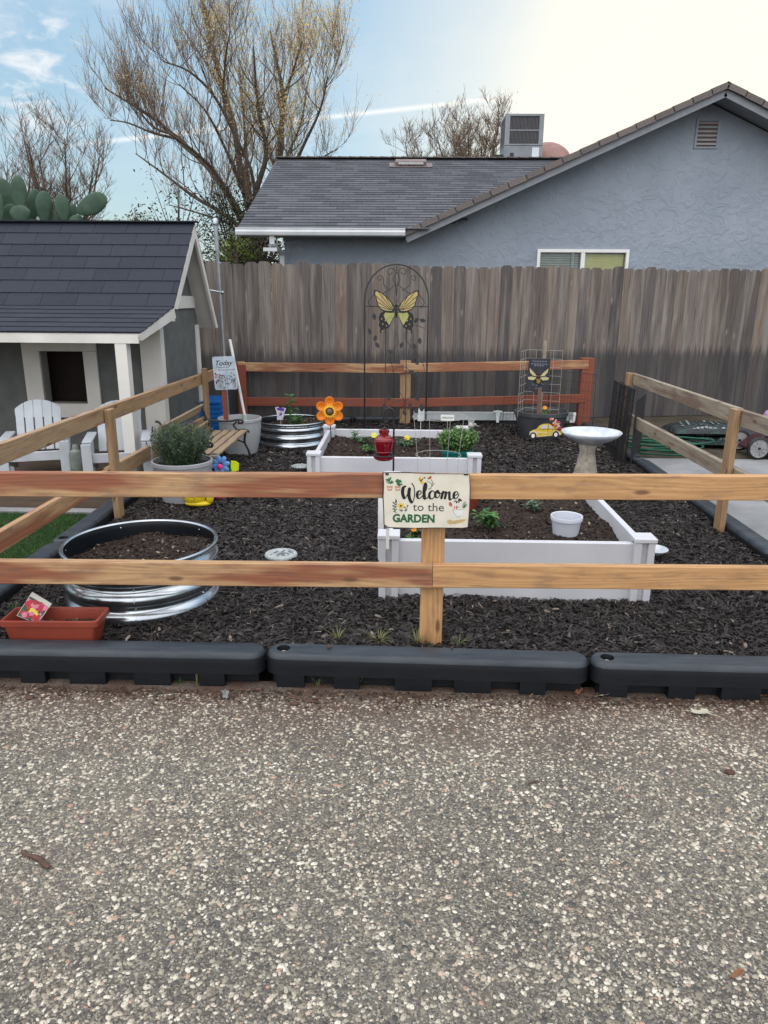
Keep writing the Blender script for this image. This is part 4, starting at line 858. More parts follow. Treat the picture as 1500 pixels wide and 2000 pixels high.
# ------------------------------------------------------------------ welcome sign
sw, sh = .336, .222; sc_ = (PY(749, 927, 2.79)+PY(915, 1029, 2.79))/2
t = thing('welcome_sign', 'cream garden sign reading Welcome to the Garden, fixed over the centre post', 'sign', sc_)
MS = facing(sc_, roll=math.radians(-.3))
kx, ky = sw/1355, sh/880
def S(x, y): return ((x-740)*kx, -(y-520)*ky)
n = NT('sign_paint'); co = n.coord('Object'); e = n.noise(co, 60, 4, .7)
n.set(Base_Color=n.mix(n.ramp(n.noise(co, 14, 4), (.3, 0.), (.7, 1.)), (.60, .56, .46), (.70, .67, .57)), Roughness=.6, Normal=n.bump(n.noise(n.coord('Object', (1, 1, 14)), 18, 4), .2, .001)); m_sign = n.m
edge = flat('sign_edge', (.03, .02, .02), .6)
m = MB(); pts = []
rim = [(50, 80), (400, 72), (800, 84), (1395, 78), (1418, 300), (1425, 640), (1412, 930), (1330, 948), (900, 952), (560, 966), (150, 962), (78, 915), (70, 700), (56, 470), (62, 250)]
m.prism([S(x, y) for x, y in rim], .007, MS @ Matrix.Translation((0, 0, -.007))); m.build('panel', m_sign, t)
m = MB(); rr = [V((*S(x, y), .0)) for x, y in rim]; rr.append(rr[0]); m.tube([MS @ p for p in rr], [.0014+.0012*random.random() for _ in rr], 5); m.build('dark_edge', edge, t)
def ribbon(m, pts, wmin, wmax, k=7, z=.0007, mono=False):
    """brush stroke: thick on the way down, thin on the way up"""
    p = catmull([V((*S(x, y), 0)) for x, y in pts], k); n_ = len(p); L = []
    for i in range(n_):
        d = (p[min(i+1, n_-1)]-p[max(i-1, 0)]).normalized(); f = max(0., -d.y)**1.2 if not mono else 1.
        w_ = (wmin+(wmax-wmin)*f)*kx/2; s_ = V((-d.y, d.x, 0)); L.append((p[i]+s_*w_, p[i]-s_*w_))
    for i in range(0, n_, 1):
        w_ = (L[i][0]-L[i][1]).length/2*.97; m.poly([MS @ V((p[i].x+w_*math.cos(q*PI/4), p[i].y+w_*math.sin(q*PI/4), z+.0003+i*4e-6)) for q in range(8)])
    L = [((L[max(i-1, 0)][0]+L[i][0]*2+L[min(i+1, n_-1)][0])/4, (L[max(i-1, 0)][1]+L[i][1]*2+L[min(i+1, n_-1)][1])/4) for i in range(n_)]
    for i, ((a, b_), (c, d)) in enumerate(zip(L, L[1:])): m.poly([MS @ V((q.x, q.y, z+i*4e-6)) for q in (a, b_, d, c)])
m_ink = flat('black_lettering', (.012, .012, .012), .5); m_ink2 = flat('thin_lettering', (.06, .06, .055), .5)
m = MB()
strokes = [[(405, 290), (375, 310), (362, 370), (372, 440), (395, 485), (425, 450), (450, 390), (470, 335)],
           [(470, 330), (462, 400), (470, 470), (495, 530), (520, 548), (545, 480), (552, 390), (540, 300), (505, 240)],
           [(585, 430), (630, 420), (655, 385), (640, 358), (605, 375), (590, 430), (612, 478), (650, 470), (690, 420)],
           [(690, 420), (735, 330), (742, 265), (722, 240), (705, 300), (700, 400), (712, 480), (745, 475), (775, 440)],
           [(860, 375), (835, 355), (800, 375), (782, 425), (800, 478), (840, 478), (875, 430)],
           [(915, 352), (880, 380), (878, 440), (910, 465), (945, 430), (940, 375), (912, 352), (925, 390), (975, 392), (1000, 370)],
           [(1000, 368), (985, 420), (975, 470)], [(978, 460), (1010, 385), (1040, 370), (1040, 420), (1030, 470)], [(1032, 465), (1060, 390), (1095, 372), (1098, 430), (1110, 492), (1150, 470), (1175, 430)],
           [(1165, 425), (1205, 415), (1232, 385), (1215, 362), (1180, 375), (1165, 425), (1185, 470), (1220, 462), (1250, 400)]]
for i, s in enumerate(strokes): ribbon(m, s, 15, 52 if i < 2 or i == 3 else 40)
m.build('welcome_lettering', m_ink, t, recalc=False)
M_ = MS @ Matrix.Translation((*S(778, 625), .0004)); text_mesh('to the', .047, m_ink2, 'small_lettering', M_, t, .0004, 0., sx=1.06)
M_ = MS @ Matrix.Translation((*S(548, 812), .0004)); text_mesh('GARDEN', .0445, flat('green_lettering', (.012, .10, .035), .5), 'green_lettering', M_, t, .0004, .0017, sx=.93)
def blob(m, x, y, rx, ry, z=.0006, k=10, a=0., j=.0):
    pts = []
    for i in range(k): th = 2*PI*i/k; u, v = rx*math.cos(th)*(1+random.uniform(-j, j)), ry*math.sin(th)*(1+random.uniform(-j, j)); pts.append(MS @ V((*S(x+u*math.cos(a)-v*math.sin(a), y+u*math.sin(a)+v*math.cos(a)), z)))
    m.poly(pts)
m = MB()                                                     # green foliage drawings
for i in range(13): a = -PI/2+(i-6)*.2; blob(m, 155+38*math.cos(a), 235+random.uniform(-20, 30)+40*math.sin(a), 8, 34, a=a+PI/2, z=.0006+i*1e-5)
for i in range(22): blob(m, 290+random.gauss(0, 24), 225+random.gauss(0, 28), 16, 13, j=.3, z=.0008+i*1e-5)
m.build('painted_pot_plants', flat('painted_green', (.02, .13, .05), .6), t, recalc=False)
m = MB()
for (x, y, a) in ((262, 520, 1.9), (262, 545, .9), (225, 560, 2.4), (262, 585, .8), (222, 610, 2.5), (258, 625, .9), (228, 660, 2.5), (262, 670, .7), (240, 700, 2.7)): blob(m, x, y, 24, 9, a=-a)
ribbon(m, [(262, 500), (240, 600), (248, 690), (280, 720)], 4, 5, z=.0005)
for (x, y, a) in ((330, 675, .6), (365, 680, 2.4), (400, 630, .7), (432, 660, 2.4), (420, 680, .4)): blob(m, x, y, 20, 8, a=a)
ribbon(m, [(345, 640), (348, 710)], 4, 5, z=.0005); ribbon(m, [(435, 615), (410, 660), (405, 710)], 4, 5, z=.0005)
ribbon(m, [(740, 200), (800, 235), (820, 265), (800, 310), (765, 330), (820, 325)], 5, 9, z=.0005); ribbon(m, [(810, 180), (828, 225), (815, 280)], 5, 8, z=.00052); ribbon(m, [(855, 230), (840, 260), (815, 285)], 5, 9, z=.0005)
m.build('painted_stems', flat('painted_dark_green', (.03, .06, .035), .6), t, recalc=False)
m = MB()
for x in (160, 285): m.poly([MS @ V((*S(x+u, v), .0005)) for u, v in ((-48, 290), (48, 290), (34, 365), (-34, 365))][::-1])
m.build('painted_pots', flat('painted_terracotta', (.50, .26, .18), .6), t, recalc=False)
m = MB()
for x in (160, 285): m.poly([MS @ V((*S(x+u, v), .0009)) for u, v in ((-32, 318), (32, 318), (28, 342), (-28, 342))][::-1])
m.build('pot_highlights', flat('painted_cream_pink', (.68, .5, .42), .6), t, recalc=False)
m = MB()
for i in range(9): a = i*2*PI/9; blob(m, 340+34*math.cos(a), 605+34*math.sin(a), 20, 11, a=a)
for (x, y, a) in ((628, 185, .6), (645, 215, 1.2), (630, 155, 1.5), (672, 225, 1.9)): blob(m, x, y, 30, 17, a=a, z=.0007)
m.build('painted_yellow', flat('painted_yellow', (.68, .48, .04), .6), t, recalc=False)
m = MB(); blob(m, 340, 605, 16, 16, z=.001); blob(m, 660, 185, 34, 9, a=-.9, z=.001); blob(m, 700, 150, 14, 12, z=.001); blob(m, 1265, 495, 30, 26, j=.3)
for i in range(8): blob(m, 1190+random.uniform(-35, 60), 520+random.uniform(-25, 25), 12, 8, j=.3, z=.0011)
m.build('painted_dark_spots', flat('painted_dark', (.07, .04, .03), .6), t, recalc=False)
m = MB(); blob(m, 445, 605, 13, 22, a=.3); blob(m, 1122, 565, 26, 40, a=-.4, z=.0007); blob(m, 1215, 615, 45, 24, j=.2, z=.0008); blob(m, 775, 155, 26, 22, j=.3, z=.0006); blob(m, 795, 135, 14, 18, j=.3)
m.build('painted_red', flat('painted_rust', (.42, .12, .07), .6), t, recalc=False)
m = MB(); m.poly([MS @ V((*S(x, y), .0009)) for x, y in ((1145, 645), (1350, 640), (1305, 770), (1195, 775))][::-1])
for x in (1160, 1195, 1235, 1280): ribbon(m, [(x, 520), (x+8, 640)], 15, 18, mono=True, z=.0006)
m.build('painted_bucket', flat('painted_grey_white', (.66, .67, .65), .6), t, recalc=False)
m = MB(); ribbon(m, [(1165, 660), (1200, 730), (1255, 770), (1290, 740)], 5, 7, z=.0012, mono=True); ribbon(m, [(1150, 650), (1345, 646)], 4, 6, z=.0012, mono=True); blob(m, 1335, 570, 24, 60, a=.3, z=.0007); blob(m, 1355, 590, 20, 42, a=.7, z=.0007)
m.build('painted_bucket_lines', flat('painted_sage', (.28, .32, .26), .6), t, recalc=False)
m = MB(); blob(m, 1240, 845, 150, 30, a=-.22, j=.12, z=.0006); blob(m, 1130, 850, 50, 38, j=.3, z=.0007); m.build('painted_glove', flat('painted_tan', (.50, .35, .16), .6), t, recalc=False)
m = MB(); m.box(MS @ V((-.155, .105, .0)), (.012, .004, .008)); m.box(MS @ V((.15, .109, 0)), (.016, .004, .006)); m.build('hanger_tip', edge, t)
# ------------------------------------------------------------------ raised beds
def bed(name, label, x0, x1, y0, y1, h, fills, rot=0.):
    cx, cy = (x0+x1)/2, (y0+y1)/2; t = thing('raised_bed', label, 'raised bed', (cx, cy, 0), 'white vinyl raised beds'); pw = .095
    for (xa, ya, xb, yb) in ((x0, y0, x1, y0), (x0, y1, x1, y1), (x0, y0, x0, y1), (x1, y0, x1, y1)):
        m = MB(); d = (V((xb, yb, 0))-V((xa, ya, 0))).normalized(); a = V((xa, ya, 0))+d*pw*.5; b_ = V((xb, yb, 0))-d*pw*.5
        for k in range(2): z0 = -.03 if k == 0 else h*.5+.002; z1 = h*.5-.002 if k == 0 else h; m.beam(a+V((0, 0, (z0+z1)/2)), b_+V((0, 0, (z0+z1)/2)), .034, z1-z0, ch=.004)
        m.k = 1; m.beam(a+V((0, 0, h/2-.02)), b_+V((0, 0, h/2-.02)), .028, h-.02); m.k = 0
        m.build('side_panel', [m_vinyl, m_vgroove], t)
    for (x, y) in ((x0, y0), (x1, y0), (x0, y1), (x1, y1)):
        m = MB(); z0, z1 = -.03, h+.012
        # post with a slot down each face
        for sx in (-1, 1):
            for sy in (-1, 1): m.bx(x+sx*pw/2, x+sx*.014, y+sy*pw/2, y+sy*.014, z0, z1)
        m.k = 1; m.bx(x-.03, x+.03, y-.03, y+.03, z0, z1-.002); m.k = 0
        pp_ = m.build('corner_post', [m_vinyl, m_vgroove], t, bevel=.003)
        m = MB(); m.bx(x-pw/2-.006, x+pw/2+.006, y-pw/2-.006, y+pw/2+.006, z1, z1+.022); m.build('post_cap', m_vinyl, pp_, bevel=.004)
    fills(t, (x0+.017, x1-.017, y0+.017, y1-.017)); return t
bd1 = bed('b', 'white raised bed right behind the front post, holding a white pot', -.055, 1.155, 3.375, 4.62, .285, lambda t, b: soilmound(t, lambda x, y: True, b, .205, .010, ncr=5000))
bd2 = bed('b', 'white raised bed farther back, with the leafy oregano pot', -.645, .535, 5.335, 6.52, .27, lambda t, b: soilmound(t, lambda x, y: True, b, .175, .012, ncr=3500, slope=lambda x, y: .03*max(0, (y-5.6))))
# ------------------------------------------------------------------ round metal beds
def tank(label, cx, cy, R, zr, zs, fill=True):
    zs += .012
    t = thing('metal_planter', label, 'planter', (cx, cy, 0), 'round corrugated metal planters'); n_ = 3; prof = []; zb = -.03; H = zr-.02-zb; w_ = H/n_
    for k in range(n_):
        for i in range(12):
            a = i/12; prof.append((R-.022+.024*max(0, math.sin(PI*min(1, a*1.25)))**.7 if a < .8 else R-.022, zb+w_*(k+a)))
    prof += [(R-.022, zr-.022), (R-.012, zr-.014), (R-.001, zr-.016), (R+.003, zr-.008), (R-.001, zr-.001), (R-.011, zr), (R-.018, zr-.006)]
    m = MB(); m.lathe(prof, (cx, cy, 0), 72); o = m.build('corrugated_wall', m_galv, t, smooth='all')
    m = MB(); m.lathe([(R-.019, zr-.007), (R-.026, zr-.03), (R-.024, zb)], (cx, cy, 0), 72); m.build('liner', m_liner, t, smooth='all')
    for a in (-1.35, -.35, .9, 2.2, 3.4):                  # panel seams with bolts
        m = MB(); d = V((math.cos(a), math.sin(a), 0)); s_ = V((-d.y, d.x, 0))
        for k in range(n_): z = zb+w_*(k+.4); m.tube([V((cx, cy, z+w_*u))+d*(R-.020+.024*max(0, math.sin(PI*min(1, (u+.4)*1.25)))**.7) for u in (-.38, -.28, -.15, 0, .15, .28)], .0022, 4)
        for k in range(n_): m.ball(V((cx, cy, zb+w_*(k+.93)))+d*(R-.021), .006, 8, 5)
        m.build('seam', m_galv, o)
    soilmound(t, lambda x, y: (x-cx)**2+(y-cy)**2 < (R-.02)**2, (cx-R, cx+R, cy-R, cy+R), zs, .012, ncr=1500, slope=lambda x, y: .02*(x-cx)/R); return t
tank('large corrugated metal planter full of bare soil in the front left corner', -1.245, 3.335, .362, .272, .185)
tank('round corrugated metal planter with a green plant at the back left', -1.10, 7.32, .345, .225, .17)
# ------------------------------------------------------------------ front left: terracotta trough with seed packet
def trough(t, c, L, W_, h, mat, rz=0., tap=.82):
    R = rotz(rz); c = V(c); P = lambda x, y, z: c+R @ V((x, y, z)); m = MB()
    def ring(l, w_, z, r=.014):
        pts = []
        for sx, sy, a0 in ((1, 1, 0), (-1, 1, PI/2), (-1, -1, PI), (1, -1, 1.5*PI)):
            for k in range(4): a = a0+PI/2*k/3; pts.append(P(sx*(l/2-r)+r*math.cos(a), sy*(w_/2-r)+r*math.sin(a), z))
        return m.add(pts)
    rs = [ring(L*tap, W_*tap, 0), ring(L*.94, W_*.94, h*.80), ring(L, W_, h*.81), ring(L, W_, h*.985), ring(L-.006, W_-.006, h), ring(L-.022, W_-.022, h), ring(L-.026, W_-.026, h*.95), ring(L*tap-.01, W_*tap-.01, .01)]
    for a, b_ in zip(rs, rs[1:]):
        for k in range(16): m.face([a+k, a+(k+1) % 16, b_+(k+1) % 16, b_+k])
    m.face([rs[0]+k for k in range(16)]); m.face([rs[-1]+k for k in range(16)]); return m.build('trough', mat, t, smooth=True)
tc = (PZ(30, 1195, .12)+PZ(190, 1190, .12)+PZ(8, 1222, .12)+PZ(205, 1210, .12))/4; tc.z = .0; tc.y = 2.80; tc.x = -1.43
t = thing('trough_planter', 'rectangular terracotta planter in the near left corner of the garden', 'planter', tc); trough(t, tc, .40, .155, .125, m_terra, .03)
soilmound(t, lambda x, y: True, (tc.x-.165, tc.x+.165, tc.y-.052, tc.y+.052), .075, .006, ncr=500)
pc = PY(66, 1190, 2.80); t = thing('seed_packet', 'bright flower seed packet stuck in the terracotta planter', 'seed packet', (pc.x, pc.y, .07)); MP = facing(pc, .25, -.6, -.55)
m = MB(); m.prism([(-.045, -.052), (.046, -.046), (.05, .052), (-.046, .06)], .003, MP @ Matrix.Translation((0, 0, -.003))); m.build('packet', flat('packet_white', (.42, .39, .36), .5), t)
fl = [flat('petal_crimson', (.30, .01, .035), .5), flat('petal_pink', (.45, .14, .2), .5), flat('petal_yellow', (.55, .42, .03), .5), flat('petal_red', (.34, .012, .015), .5), flat('packet_dark', (.02, .05, .02), .5)]
m = MB(); m.k = 4; m.poly([MP @ V((x, y, .0006)) for x, y in ((-.043, -.05), (.044, -.044), (.046, .034), (-.043, .04))])
for i in range(64):
    m.k = random.choice((0, 0, 1, 1, 3)) if abs(i-30) > 7 else 2; x, y = random.uniform(-.039, .039), random.uniform(-.043, .033)
    if m.k == 2: x, y = random.uniform(-.012, .016), random.uniform(-.022, .02)
    r = random.uniform(.005, .011); m.poly([MP @ V((x+r*(1+.25*(q % 2))*math.cos(q*PI/5), y+r*(1+.25*(q % 2))*math.sin(q*PI/5), .001+i*2e-5)) for q in range(10)])
m.build('flower_picture', fl, t, recalc=False)
m = MB(); m.poly([MP @ V((x, y, .003)) for x, y in ((.008, -.052), (.044, -.05), (.044, -.041), (.008, -.043))]); m.build('packet_title_bar', m_ink, t, recalc=False)
# ------------------------------------------------------------------ pots with plants
def pot(t, c, R, H, mat, name='pot_body', tap=.75, rim=.03, wall=.012, bulge=.0):
    m = MB(); pr = [(0, 0), (R*tap, 0)]
    for k in range(1, 7): f = k/7; pr.append((R*(tap+(.97-tap)*f)+bulge*math.sin(PI*f), (H-rim)*f))
    pr += [(R*.965, H-rim), (R, H-rim+.003), (R, H-.004), (R-.004, H), (R-wall, H), (R-wall-.002, H-.005), (R*.88, H-rim*1.6), (R*tap*.9, .02), (0, .02)]
    m.lathe(pr, c, 48); return m.build(name, mat, t, smooth=True)
def disc_soil(t, c, R, z): m = MB(); m.lathe([(0, z+.008), (R*.6, z+.004), (R, z)], c, 28); return m.build('soil', m_soil, t, smooth='all')
# grey lavender pot
c = V((-1.555, 5.10, 0)); t = thing('flower_pot', 'large light grey pot holding the lavender bush', 'pot', c); pot(t, c, .212, .285, m_gpot, tap=.72); disc_soil(t, c, .19, .25)
t = thing('lavender_bush', 'dense grey-green lavender bush growing in the large grey pot', 'plant', (c.x, c.y, .25))
def spray(t, c, n_, L, spread, mat, tip=None, lsz=.02, k=6, rs=.0012, up=.0, wid=.22, hz=1.):
    st = MB(); lv = Leaves(); tp = MB()
    for _ in range(n_):
        a = random.uniform(0, 2*PI); s = random.random()**.6*spread; l = L*random.uniform(.6, 1.1)*(1-.22*(s/max(spread, 1e-3))**2); base_ = V(c)+V((math.cos(a)*s*.45, math.sin(a)*s*.45, 0))
        top = V(c)+V((math.cos(a)*s, math.sin(a)*s, l*hz)); mid = base_.lerp(top, .55)+V((0, 0, l*.1)); pts = [base_, mid, top]; st.tube(pts, [rs, rs*.9, rs*.6], 3, False)
        for q in range(k): f = .15+.85*q/k; p = base_.lerp(mid, f*2) if f < .5 else mid.lerp(top, f*2-1); lv.add(p, lsz*.35, 2, lsz)
        if tip and random.random() < tip[1]: tp.ball(top+V((0, 0, .008)), .005, 5, 4, (1, 1, 2.4)); 
    lv.build('foliage', mat, t, wid)
    if tip:
        o_ = len(st.v); st.v += tp.v; st.f += [tuple(i+o_ for i in f) for f in tp.f]; st.uv += tp.uv; st.rn += tp.rn; st.mi += [1]*len(tp.f)
    st.build('stems', [m_stem]+([tip[0]] if tip else []), t, recalc=False)
spray(t, (c.x, c.y, .25), 620, .30, .235, m_leafg, (flat('lavender_bud', (.07, .06, .09), .8), .1), .028, 9, .0012, wid=.12)
# tall planter + things standing in it
c = V((-1.50, 6.77, 0)); t = thing('tall_planter', 'tall light grey planter in the back left corner holding the Today sign', 'planter', c); pot(t, c, .20, .325, m_gpot, tap=.74, bulge=.01); disc_soil(t, c, .18, .26)
sc = (PY(415, 697, 6.72)+PY(463, 760, 6.72))/2
t = thing('message_sign', 'small pale blue metal sign with the word Today and painted flowers', 'sign', (sc.x, 6.72, .26)); MT = facing(sc, 0, 0, math.radians(2.5))
n = NT('pale_blue_sign'); n.set(Base_Color=n.mix(n.ramp(n.noise(n.coord('Object'), 16, 5), (.35, 0.), (.65, 1.)), (.36, .43, .52), (.50, .56, .62)), Roughness=.5)
hw, hh = .103, .148; r = .018; pts = []
for sx, sy, a0 in ((1, 1, 0), (-1, 1, PI/2), (-1, -1, PI), (1, -1, 1.5*PI)):
    for k in range(4): a = a0+PI/2*k/3; pts.append((sx*(hw-r)+r*math.cos(a), sy*(hh-r)+r*math.sin(a)))
m = MB(); m.prism(pts, .003, MT @ Matrix.Translation((0, 0, -.003))); m.build('panel', n.m, t)
text_mesh('Today', .062, m_ink, 'today_lettering', MT @ Matrix.Translation((-.008, .088, .0003)), t, .0003, .0008, shear=.35)
m = MB()                                     # small writing is unreadable in the photo: short dark dashes
for j, (y, x0, x1) in enumerate(((.048, -.07, .04), (.024, -.055, .08))):
    x = x0
    while x < x1: w_ = random.uniform(.006, .016); m.poly([MT @ V((a, b_, .0004)) for a, b_ in ((x, y), (x+w_, y), (x+w_, y+.008), (x, y+.008))]); x += w_+.005
m.build('small_writing', flat('faded_ink', (.10, .13, .18), .6), t, recalc=False)
fm = [flat('sign_red_flower', (.32, .07, .08)), flat('sign_dark_leaf', (.04, .07, .07)), flat('sign_teal', (.08, .22, .26)), flat('sign_pink', (.5, .3, .34))]; m = MB()
for i in range(90):
    m.k = random.choice((0, 1, 1, 1, 2, 3)); x = random.uniform(-.09, .09); y = random.gauss(-.045, .03); y = max(-.135, min(.0, y)); r = random.uniform(.003, .009)
    m.poly([MT @ V((x+r*math.cos(q*PI/4)*random.uniform(.5, 1.2), y+r*math.sin(q*PI/4), .0005+i*1e-5)) for q in range(8)])
for i in range(26): x = random.uniform(-.09, .09); m.k = 1; m.poly([MT @ V((x+u, v, .0004)) for u, v in ((0, -.14), (.0015, -.14), (.0025, -.05), (.001, -.05))])
m.build('painted_flowers', fm, t, recalc=False)
m = MB(); st_x = PY(440, 780, 6.74).x; m.beam((st_x, 6.742, .22), (st_x-.012, 6.742, sc.z), .042, .018, (0, 1, 0)); m.build('stake', wd['h'], t)
a, b_ = PY(449, 663, 6.9), PY(478, 812, 6.95)
t = thing('broom_handle', 'white pole leaning up from the tall grey planter behind the Today sign', 'pole', (b_.x, 6.95, .25)); m = MB(); d = (b_-a).normalized(); m.tube([a, b_], .0125, 10); m.build('pole', m_white, t, smooth=True)
m = MB(); m.lathe([(.0, 0), (.026, 0), (.02, .035), (.013, .055), (0, .055)], b_-V((0, 0, .04)), 12); m.build('socket', flat('sage_plastic', (.3, .4, .33), .5), t, smooth=True)
# ------------------------------------------------------------------ bench
t = thing('garden_bench', 'small wooden slat bench with black cast iron ends behind the lavender', 'bench', (-1.6, 5.85, 0)); Y0, Y1 = 5.30, 6.42
m_bw = wood('bench_wood', (.36, .27, .17), (.22, .16, .1), None, .6, 3.3, stain=.45, knots=False)
for k in range(4): x = -1.385-k*.078; m = MB(); m.beam((x, Y0-.03, .268-k*.004), (x, Y1+.0, .268-k*.004), .058, .018, ch=.003); m.build('seat_slat', m_bw, t)
for z, x in ((.462, -1.755), (.33, -1.705)): m = MB(); m.beam((x, Y0-.03, z), (x, Y1, z), .018, .066 if z > .4 else .05, (.35, 0, 1), ch=.003); m.build('back_slat', m_bw, t)
for y in (Y0+.03, Y1-.02):
    m = MB(); q = lambda *p: catmull([V((x, y, z)) for x, z in p], 5)
    m.tube(q((-1.80, .515), (-1.775, .51), (-1.745, .46), (-1.70, .34), (-1.67, .26)), .010, 6)         # back upright with curl
    m.tube(q((-1.735, .36), (-1.66, .352), (-1.52, .348), (-1.43, .362), (-1.395, .355), (-1.40, .335), (-1.43, .335), (-1.425, .350)), .010, 6)   # arm with scroll
    m.tube(q((-1.445, .345), (-1.475, .315), (-1.455, .285), (-1.44, .262)), .008, 6); m.tube(q((-1.70, .335), (-1.67, .32), (-1.675, .295), (-1.69, .28)), .007, 6)
    m.tube(q((-1.69, .262), (-1.6, .252), (-1.5, .258), (-1.40, .275), (-1.355, .27), (-1.345, .25)), .010, 6)  # seat bearer
    m.tube(q((-1.37, .26), (-1.385, .17), (-1.35, .08), (-1.335, -.01)), .011, 6); m.tube(q((-1.68, .255), (-1.66, .15), (-1.70, .06), (-1.74, -.01)), .011, 6)
    m.tube(q((-1.385, .16), (-1.50, .20), (-1.60, .19), (-1.67, .14)), .007, 6); m.build('cast_iron_end', m_black, t, smooth='all')
# blue plastic behind the left fence
t = thing('slatted_crate', 'bright blue slatted plastic box behind the left rail fence', 'crate', (-2.05, 8.05, -.05)); m = MB(); m_blue = flat('blue_plastic', (.01, .13, .42), .4)
for k in range(6): m.bx(-2.22, -1.93, 7.80+k*.075, 7.80+k*.075+.06, .30+k*.002, .325+k*.002)
m.build('slatted_lid', m_blue, t, bevel=.004); m = MB()
for k in range(7): m.bx(-2.21, -1.94, 7.79, 7.8, -.05+k*.05, -.008+k*.05); m.bx(-1.945, -1.935, 7.8, 8.24, -.05+k*.05, -.008+k*.05)
m.bx(-2.2, -1.96, 7.81, 8.23, -.05, .29); m.build('box', m_blue, t)
# metal pipe behind the playhouse
a, b_ = PY(421, 436, 8.15), PY(438, 700, 8.15); m_pipe = noisy('dull_galvanised', (.26, .28, .30), (.36, .38, .40), 9, .45, metal=.6); d = (b_-a); bot = a+d*((a.z+.1)/(a.z-b_.z)); t = thing('metal_pipe', 'tall thin galvanised pipe standing between playhouse and board fence', 'pipe', bot); m = MB()
m.tube([bot, a+d*.2, a+d*.199, a], [.017, .017, .022, .022], 12); m.build('pipe_run', m_pipe, t, smooth=True)
m = MB(); m.lathe([(0, 0), (.03, 0), (.032, .01), (.032, .05), (.02, .07), (0, .075)], a-V((0, 0, .02)), 14); m.build('cap', m_galv, t, smooth=True)
cl = a+d*.5; m = MB(); m.tube([cl+V((.03, 0, 0)), cl+V((-.13, -.06, .03))], .007, 8); m.ball(cl+V((.03, -.01, 0)), .018, 8, 6); m.build('clamp', m_galv, t)
# ------------------------------------------------------------------ toys by the lavender pot
m_yel = noisy('yellow_resin', (.60, .44, .01), (.68, .52, .02), 8, .35)
c = PZ(385, 990); c.y += .03; t = thing('snail_figure', 'bright yellow snail figure on the mulch beside the grey pot', 'ornament', (c.x, c.y, 0)); m = MB()
m.ball(c+V((-.02, 0, .072)), .078, 24, 14, (1, .6, .95)); m.ball(c+V((0, 0, .018)), .045, 16, 8, (2.1, .95, .5)); m.ball(c+V((.085, 0, .06)), .03, 14, 9, (.9, .9, 1.5)); m.build('snail_body', m_yel, t, smooth='all')
m = MB(); pts = [V((c.x-.02+(.06-.0085*a)*math.cos(a), c.y-.033-.0022*a, c.z+.072+(.06-.0085*a)*math.sin(a))) for a in [i*.3 for i in range(23)]]
m.tube(pts, .0045, 6); m.build('shell_spiral', noisy('deep_yellow', (.5, .33, .0), (.55, .38, .01), 8, .4), t, smooth='all')
m = MB(); 
for s in (-.012, .012): m.tube([c+V((.088, s, .09)), c+V((.1, s, .13))], .004, 6); m.ball(c+V((.1, s, .133)), .007, 8, 6)
m.build('feelers', m_yel, t)
c = PZ(432, 975); t = thing('toy_shoe', 'small pink and cream shoe-shaped toy lying beside the yellow snail', 'toy', (c.x, c.y, 0)); m = MB(); m.ball(c+V((0, .0, .03)), .05, 16, 9, (1, .7, .75)); m.build('toe', flat('magenta_rubber', (.42, .05, .16), .5), t, smooth='all')
m = MB(); m.ball(c+V((.065, .02, .03)), .034, 14, 8, (1.1, .8, .7)); m.build('sole', flat('cream_rubber', (.6, .5, .42), .5), t, smooth='all')
c = V((-1.30, 5.28, 0)); t = thing('garden_pinwheel', 'toy flower with blue petals and pink centre beside the grey pot', 'toy', c); pc = PY(430, 908, 5.28); m = MB(); m_lb = flat('light_blue_petal', (.13, .30, .62), .5)
for k in range(8): a = k*PI/4+.2; d = V((math.cos(a), 0, math.sin(a))); m.ball(pc+d*.045, .026, 10, 7, (1.2, .3, .75), Matrix.Rotation(-a, 3, 'Y'))
m.build('petals', m_lb, t, smooth='all'); m = MB(); m.ball(pc+V((0, -.012, -.01)), .022, 12, 8, (1, .6, 1)); m.build('centre', flat('hot_pink', (.7, .07, .28), .5), t, smooth='all')
m = MB(); m.tube([(pc.x, pc.y+.005, pc.z), (pc.x, pc.y+.005, -.02)], .004, 6); m.build('stalk', flat('toy_green', (.03, .3, .1), .5), t)
c = PY(458, 908, 5.32); t = thing('toy_spade', 'lime yellow plastic spade standing by the blue toy flower', 'toy', (c.x, c.y, 0)); m = MB(); m.prism([(-.022, -.05), (.028, -.045), (.034, .01), (.012, .028), (-.024, .035), (-.03, -.01)], .006, facing(c, .3)); m.build('blade', flat('lime_plastic', (.55, .68, .02), .4), t, bevel=.002)
m = MB(); m.tube([c+V((0, 0, -.04)), (c.x, c.y, -.02)], .008, 8); m.build('handle', flat('lime_plastic_handle', (.5, .62, .02), .4), t)
c = PY(447, 914, 5.40); t = thing('toy_rake', 'green plastic rake head between the toy flower and the lime spade', 'toy', (c.x, c.y, 0)); m = MB()
for k in range(6): m.tube([c+V((-.04+k*.016, 0, -.03)), c+V((-.03+k*.016, -.004, .025))], .003, 5)
m.beam(c+V((-.05, 0, -.03)), c+V((.05, 0, -.03)), .01, .012); m.tube([c+V((0, 0, -.03)), (c.x, c.y, -.02)], .006, 6); m.build('rake_head', flat('emerald_plastic', (.02, .32, .16), .4), t)
